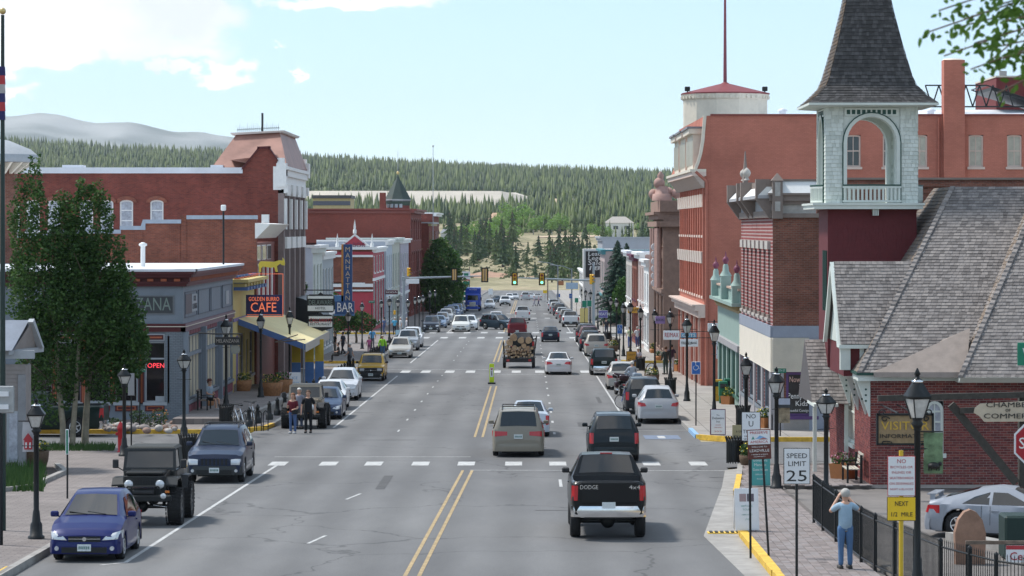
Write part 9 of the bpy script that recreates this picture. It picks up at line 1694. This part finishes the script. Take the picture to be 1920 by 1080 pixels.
for(z0,z1,w2,m_,nm)in((34,68,26,INK,'board'),(4,30,24,INK,'lower_board')):
 g=MB();v=[(-w2,z0+3),(-w2+4,z0),(0,z0-(6 if z0<10 else 0)),(w2-4,z0),(w2,z0+3),(w2,z1-4),(w2-5,z1),(5,z1),(0,z1+4),(-5,z1),(-w2+5,z1),(-w2,z1-4)];n=len(v);vs=[(a*k,0,b*k)for a,b in v];g.add(vs+[(a,.12,c)for a,b,c in vs],[tuple(range(n)),tuple(range(2*n-1,n-1,-1))]+[(i,n+i,n+(i+1)%n,(i+1)%n)for i in range(n)],m_);b_=g.build(nm,t);g=MB();g.box(((-w2+2)*k,-.02,(z0+3)*k),((w2-2)*k,-.005,(z0+13)*k),INKW);g.box(((-w2+2)*k,-.02,(z1-8)*k),((w2-2)*k,-.005,(z1-3)*k),INKW);g.build('panel',b_);text('DELAWARE' if z0>10 else 'CALLAWAYS',.4,frame((0,-.02,(z0+z1)/2*k+.05),TOCAM),plain('sage_letter',(.2,.25,.22))if z0>10 else INKR,b_,wid=2*w2*k*.85);text('HOTEL' if z0>10 else 'RESTAURANT',.2,frame((0,-.03,(z0+8)*k),TOCAM),INK,b_)
Y=128.;k=Y/F;t=root('hanging_sign','dark hanging shop sign with oval plate on an iron bracket','sign',P(427,660,Y));g=MB();g.tube([(-27*k,.02,34*k),(27*k,.02,34*k)],.03,BLACK);g.tube([(-27*k,0.02,34*k),(-62*k,1.2,34*k)],.03,BLACK);g.build('bracket',t);g=MB();g.box((-24*k,0,13*k),(23*k,.08,28*k),INK);b_=g.build('board',t);text('MELANZANA',.22,frame((0,-.02,20.5*k),TOCAM),plain('sign_taupe',(.3,.27,.24),.6),b_,wid=43*k);g=MB();g.lathe((14*k,.03,5*k),[(9*k,0),(9*k,.04)],flat((.2,.2,.17)),16,'y');g.build('oval_plate',t)
def hang(label,px0,py0,px1,py1,Y,m_,txt='',tm=INKW,sz=.25,cat='sign',lines=()):
 k=Y/F;t=root('hanging_sign',label,cat,P((px0+px1)/2,py1,Y));w_,h=(px1-px0)*k,(py1-py0)*k;g=MB();g.rbox((0,0,h/2),(w_,.1,h),m_,.02);b=g.build('board',t);g=MB();sg=1 if px0>CX else-1;g.cyl((-w_/2*1.0,0,h+.08),(w_/2+1.0*sg,0,h+.08),.02,BLACK,n=5);g.build('arm',t)
 if txt:text(txt,sz,frame((0,-.06,h/2),TOCAM),tm,b,wid=w_*.85)
hang('white and blue estate agent sign on the right',1244,620,1274,637,165,SIGNW,'RE/MAX',INKR,.35);hang('colourful blue shop sign right of the estate agent sign',1277,624,1306,634,166,flat((.12,.3,.45)),'GIFTS',INKW);hang('white phone number sign below the coloured sign',1275,636,1309,650,164,SIGNW,'FOR LEASE 486-4162',INK,.2);hang('purple shield shaped shop sign',1229,593,1247,607,176,flat((.28,.2,.42)),'BOOKS',INK,.2);hang('orange shop sign above the lamps',1177,576,1199,587,240,plain('orange_board',(.5,.25,.03)),'CAFE',INK,.3);hang('white blue notice on the salmon wall',1327,606,1356,622,160,SIGNW);hang('white wall notice over the green shop',1343,632,1356,673,160,flat((.5,.53,.6)),'P',INK)
for i in range(6):Yd=222;g=MB();g.lathe((0,0,0),[(.24,0),(.26,.03),(.26,.12),(.24,.15)],SIGNW,14,'y');o=g.build('round_sign',None,loc=P(1227,463+i*13.6,Yd));tag(o,'white round lodge disc hanging in a vertical row on the right','sign','round white discs in a vertical row');
t=root('sign_bracket','thin black vertical bracket holding the round discs','bracket',P(1232,540,222));g=MB();g.cyl((0,0,0),(0,0,70*222/F),.03,BLACK);[g.cyl((0,0,(63-i*13.6+12)*222/F),(-.2,0,(63-i*13.6+12)*222/F),.015,BLACK)for i in range(5)];g.build('bar',t)
for px,py,wd,hh,Y,c,s_,lb in((1096,570,9,13,325,SIGNG,'','first green road sign by the signal pole'),(1105,569,9,12,322,SIGNG,'','second green road sign by the signal pole'),(1081,563,7,9,380,SIGNG,'','green road sign left of the pair'),(1070,555,6,9,420,DB,'H','blue hospital sign with a white H'),(1047,554,7,7,520,DB,'','small round blue sign far away'),(1022,547,8,6,560,plain('sign_yellow',0),'','yellow warning diamond far away'),(920,547,8,11,640,SIGNW,'','white round sign far away in the field edge'),(1131,589,17,14,300,flat((.14,.12,.32)),'THEATRE','purple over blue poster sign on the right pavement')):
 q=(X_(px,Y),Y,gz(Y)+.1);signpost('road_sign',lb,'sign',q[0],q[1],q[2],Z_(py-hh/2,Y),wd*Y/F,hh*Y/F,c,SIGNW,[(s_,hh*Y/F*.5,0,0,INKW)]if s_ else[])
for i,(px,py,c,lb)in enumerate(((1346,752,(.55,.32,.03),'yellow newspaper box beside the green one'),(1356,756,(.02,.18,.1),'green newspaper box by the green shop'),(1366,750,(.02,.16,.09),'second green newspaper box farther back'))):
 q=G(px,py,.15);t=root('newspaper_box',lb,'newspaper box',q);g=MB();g.rbox((0,0,.72),(.45,.4,.75),flat(c,.4),.03);g.build('case',t);g=MB();g.box((-.17,-.21,.75),(.17,-.2,.98),WGLASS);g.build('window',t);g=MB();g.box((-.2,-.15,0),(.2,.15,.36),flat(c,.5));g.build('stand',t)
GALV=plain('galvanised',(.30,.34,.37),.45,.5,.1,3);SIGY=plain('signal_yellow',(.70,.38,.02),.45,0,.05)
def signal(px,py0,py1,Y,kind,label):
 h=(py1-py0)*Y/F;t=root('traffic_signal',label,'traffic signal',P(px,py1,Y),0 if kind!='side' else .9);w_=h*.34;g=MB();g.rbox((0,0,h/2),(w_,w_*.8,h),SIGY if kind!='front' else SIGY,.03);g.build('housing',t)
 if kind!='side':g=MB();g.box((-w_*.85,.04 if kind=='front' else-.04,-.1*h),(w_*.85,.07 if kind=='front' else-.01,1.1*h),BLACK);g.build('backplate',t)
 if kind=='back':g=MB();g.box((-w_*.42,-w_*.45,0),(w_*.42,-.04,h),plain('signal_back',(.5,.33,.16),.5));g.box((-.02,-w_*.5,0),(.02,-w_*.44,h),BLACK);g.build('rear_door',t)
 if kind in('front','side'):
  for i,c in enumerate(((.25,.02,.02),(.3,.16,.02),(.05,.9,.5))):
   zz=h*(.83-.33*i);g=MB();lit=i==2 and kind=='front';m_=plain('green_lit',(.15,.95,.65),.3,0,0,emit=1.6)if lit else flat(tuple(q*.3 for q in c)if i==2 else c,.3)
   g.lathe((0,-w_*.41,zz),[(w_*.36,-.03),(w_*.34,0)],m_,12,'y');g.build('lamp',t);g=MB();n=8;r_=w_*.42
   vs=[(r_*cos(pi*q/n),y_,zz+r_*sin(pi*q/n))for y_ in(-w_*.4,-w_*.95)for q in range(n+1)];g.add(vs,[(q,q+1,n+2+q,n+1+q)for q in range(n)],SIGY if kind=='side' else BLACK);g.build('visor',t)
def mast(label,px,Yp,arm,pxe,pye,drop):
 t=root('signal_pole',label,'signal pole',(X_(px,Yp),Yp,gz(Yp)+.1));o=t.location;g=MB();top=P(px,arm-(10 if px<CX else 30),Yp)-o;g.cyl((0,0,0),(0,0,top.z),.17,GALV,.12,10);g.build('pole',t);g=MB();e=P(pxe,pye,Yp)-o;st_=P(px,arm+3,Yp)-o;g.cyl((0,0,st_.z),e,.12,GALV,.05,8);g.build('mast_arm',t);g=MB();g.rbox((0,0,st_.z),(.4,.4,.45),GALV,.04);g.build('joint',t)
 for dx,dz in drop:g=MB();q=P(dx,dz,Yp)-o;g.rbox(q,(.22,.25,.4),SIGY,.03);g.build('pedestrian_signal',t)
mast('grey signal pole with long arm reaching right over the left lanes',757,283,519,914,517,[(740,586)]);mast('grey signal pole with arm reaching left over the right lanes',1113,321,523,962,520.5,[])
signal(766,502,518,282.6,'side','yellow signal head seen from the side on the left pole');signal(852,505,525,282.6,'back','back of the left signal head in front of the big tree');signal(909,504,527,282.6,'back','back of the signal head at the tip of the left arm');signal(965,513,533,320.6,'front','signal head showing green left of the middle');signal(1016,513,533,320.6,'front','signal head showing green right of the middle');signal(1109,514,533,320.6,'side','yellow signal head seen from the side on the right pole')
hang('white notice board on the left signal arm',761,523,786,532,282,SIGNW);hang('dark hanging sign left of the signal pole',722,544,746,552,290,flat((.08,.03,.04)),'SODA',INKW,.2);hang('billboard with white clouds far down on the right',1061,530,1084,542,420,flat((.45,.6,.75)));hang('orange road sign far down on the right',1046,527,1057,535,470,flat((.5,.22,.1)))
t=root('petrol_sign','tall white and green petrol station sign far down on the left','sign',(X_(874,520),520,gz(520)));g=MB();[g.cyl((x,0,0),(x,0,Z_(512,520)-gz(520)),.08,LTF)for x in(-.45,.45)];g.build('post',t);g=MB();z=Z_(509,520)-gz(520);g.box((-.7,-.1,z-1.4),(.7,.1,z),SIGNW);g.box((-.4,-.12,z-1.0),(.4,-.1,z-.3),SIGNG);g.box((-.6,-.12,z-1.6),(.6,.1,z-1.4),INKR);[g.box((-.6,-.1,z-2.4-i*.9),(.6,.1,z-1.8-i*.9),SIGNG)for i in range(4)];g.build('board',t)
for px,Y,py,lb in((880,560,500,'bare utility pole left of the field'),(1027,600,505,'utility pole in the middle distance on the right'),(1046,470,497,'tall street light pole far right of the field'),(1072,440,503,'street light pole beside the wall sign')):
 t=root('utility_pole',lb,'pole',(X_(px,Y),Y,gz(Y)));h=Z_(py,Y)-gz(Y);g=MB();g.cyl((0,0,0),(0,0,h),.13,WOOD if px<1040 else GALV,.09);g.build('pole',t)
 if px>1040:g=MB();g.tube([(0,0,h-.2),(-1.2,0,h+.3),(-2.6,0,h+.5)],.05,GALV);g.rbox((-2.9,0,h+.5),(.7,.25,.12),LTF,.03);g.build('lamp_arm',t)
g=MB();g.cyl((0,0,0),(0,0,Z_(275,430)-gz(430)),.07,LTF,.04);g.ball((0,0,Z_(274,430)-gz(430)),.16,LTF,6);tag(g.build('radio_mast',None,loc=(X_(812,430),430,gz(430))),'slim tall flagpole rising past the brick civic building','flagpole')
Y=76.;t=root('flagpole','dark green flagpole with gold ball and furled flag at the left edge','flagpole',(X_(5,Y),Y,gz(Y)+.15));h=Z_(28,Y)-t.location.z;g=MB();g.cyl((0,0,0),(0,0,h),.085,plain('dark_green_pole',(.012,.03,.026),.4),.045,12);g.build('pole',t);g=MB();g.ball((0,0,h+.1),.09,plain('gilt',(.5,.4,.2)),8);g.build('ball',t);g=MB();z1,z0=Z_(125,Y)-t.location.z,Z_(225,Y)-t.location.z
for i in range(6):a=z0+(z1-z0)*i/6;g.hexa([(-.14,-.07,a),(.07+.02*(i%2),-.09,a),(.07,.03,a),(-.14,.05,a),(-.14,-.07,a+(z1-z0)/6),(.06,-.09,a+(z1-z0)/6),(.06,.03,a+(z1-z0)/6),(-.14,.05,a+(z1-z0)/6)],[flat((.02,.02,.10)),INKR,flat((.03,.03,.12)),flat((.4,.38,.38)),INKR,flat((.02,.02,.1))][i])
g.build('flag',t)
t=root('plaza_sign_back','grey back of a large board with two white brackets at the left edge','sign',P(8,774,72));k=72/F;g=MB();g.rbox((0,0,25*k),(38*k,.05,52*k),flat((.36,.37,.37),.5,.3),.03);b_=g.build('board',t);g=MB();[g.box((-20*k,-.1,z*k),(9*k,-.02,(z+9)*k),SIGNW)for z in(7,31)];g.build('bracket',t);g=MB();g.cyl((-.1,.05,gz(72)-t.location.z),(-.1,.05,0),.06,BLACK);g.build('post',t)
person('man in a pale blue shirt and jeans raising a camera by the iron fence',G(1585,1067,.15),.15,1.78,'camera',(.30,.42,.52),(.08,.16,.30),'grey',sleeve=.5,lvl=2,extra=lambda t,k,Z,V:[(lambda g:(g.rbox(V(.01,.33,1.60),(.13,.05,.08),DKPL,.01),g.build('camera',t)))(MB())])
person('woman in a maroon top and jeans talking in front of the tan off road car',G(549,813),2.9,1.66,'hand',(.12,.01,.02),(.08,.13,.26),'red',(.55,.55,.55),lvl=2,female=True,longhair=True,extra=lambda t,k,Z,V:[(lambda g:(g.rbox(V(-.14,.12,.98),(.26,.12,.2),BLACK,.03),g.build('handbag',t)))(MB())])
person('man in black t shirt and black trousers standing at the tan off road car',G(578,812),3.1,1.76,'stand',(.008,.009,.012),(.01,.011,.015),'brown',(.02,.02,.02),lvl=2)
person('grey haired person standing behind the woman in maroon',G(561,804),3.0,1.72,'stand',(.2,.2,.24),(.08,.1,.16),'white')
pb=G(398,768,.4);pb.x=-14.65;person('seated man in grey shirt and dark shorts on the bench',pb,-pi/2-.5,1.76,'sit',(.28,.34,.40),(.012,.012,.015),'brown',(.5,.5,.5),shorts=True,hat=(.10,.03,.02))
PL_=[(656,693,1.1,'walk',(.12,.14,.16),(.02,.022,.03),'white','man in braces and dark trousers walking past the yellow suv',{}),(717,672,3.1,'stand',(.35,.75,.05),(.08,.16,.28),'white','person in a bright yellow green jacket with jeans',dict(sleeve=.9)),(698,655,0,'stand',(.10,.35,.62),(.12,.12,.14),'brown','person in a bright blue shirt walking away',{}),(692,662,0,'stand',(.65,.16,.34),(.3,.1,.2),'brown','child in a pink coat beside the blue shirt',dict(h=1.25)),(643,665,1,'walk',(.02,.025,.04),(.02,.02,.03),'dark','person in dark navy clothes by the far lamps',{}),(628,665,2,'stand',(.02,.02,.02),(.2,.18,.16),'dark','woman with long dark hair outside the hotel',dict(longhair=True,female=True)),(634,678,1.6,'sit',(.02,.02,.02),(.02,.02,.02),'dark','person in black sitting on a motorcycle seat by the kerb',{}),(740,628,0,'stand',(.10,.42,.62),(.02,.02,.03),'white','person in a turquoise shirt at the far left corner',{}),(751,628,2,'stand',(.6,.6,.6),(.5,.5,.5),'white','person in white at the far left corner',{}),(763,628,2,'stand',(.62,.6,.62),(.4,.42,.5),'grey','second person in white farther right',{}),(720,628,1,'walk',(.1,.14,.26),(.08,.1,.2),'dark','person in blue jeans by the red shopfront',{}),(528,700,1.5,'stand',(.01,.01,.01),(.012,.012,.012),'dark','person in black under the yellow awning',dict(sleeve=.9)),(1197,690,2.6,'sit',(.5,.45,.48),(.1,.1,.12),'white','seated older man in white cap beside a bin',dict(hat=(.7,.68,.62))),(1248,702,.5,'stand',(.03,.045,.04),(.03,.06,.05),'brown','person in dark green with brown hair by the lamp',dict(sleeve=.9)),(1259,697,0,'stand',(.05,.03,.05),(.5,.5,.52),'dark','man in dark top and pale trousers by the lamp',{}),(1181,652,.2,'stand',(.55,.6,.4),(.08,.12,.3),'brown','person in pale top and jeans on the right pavement',{}),(1195,652,.1,'walk',(.6,.58,.6),(.06,.08,.2),'grey','person in white top and jeans on the right pavement',{}),(1201,650,.1,'walk',(.4,.03,.05),(.02,.02,.04),'dark','person in red top on the right pavement',{}),(1137,630,0,'walk',(.03,.03,.04),(.05,.06,.1),'dark','dark dressed walker near the signal pole',{}),(1002,574,1.4,'walk',(.45,.4,.5),(.4,.38,.45),'grey','left one of two tiny walkers crossing the far street',{}),(1010,574,1.4,'walk',(.45,.3,.4),(.03,.03,.1),'grey','right one of two tiny walkers crossing the far street',{})]
for px,py,rz,po,sh,pa,ha,lb,kw in PL_:kw=dict(kw);h=kw.pop('h',1.74);up=.4 if 430<px<560 else(0 if px in(1002,1010,717)else .15);q=G(px,py,up);person(lb,q,rz,h,po,sh,pa,ha,**kw)
q=G(1183,736);person('rider in white helmet and grey jacket on the silver motorcycle',q+Vector((.05,-.35,.12)),.2,1.74,'ride',(.36,.38,.42),(.05,.06,.1),'white',sleeve=.9)
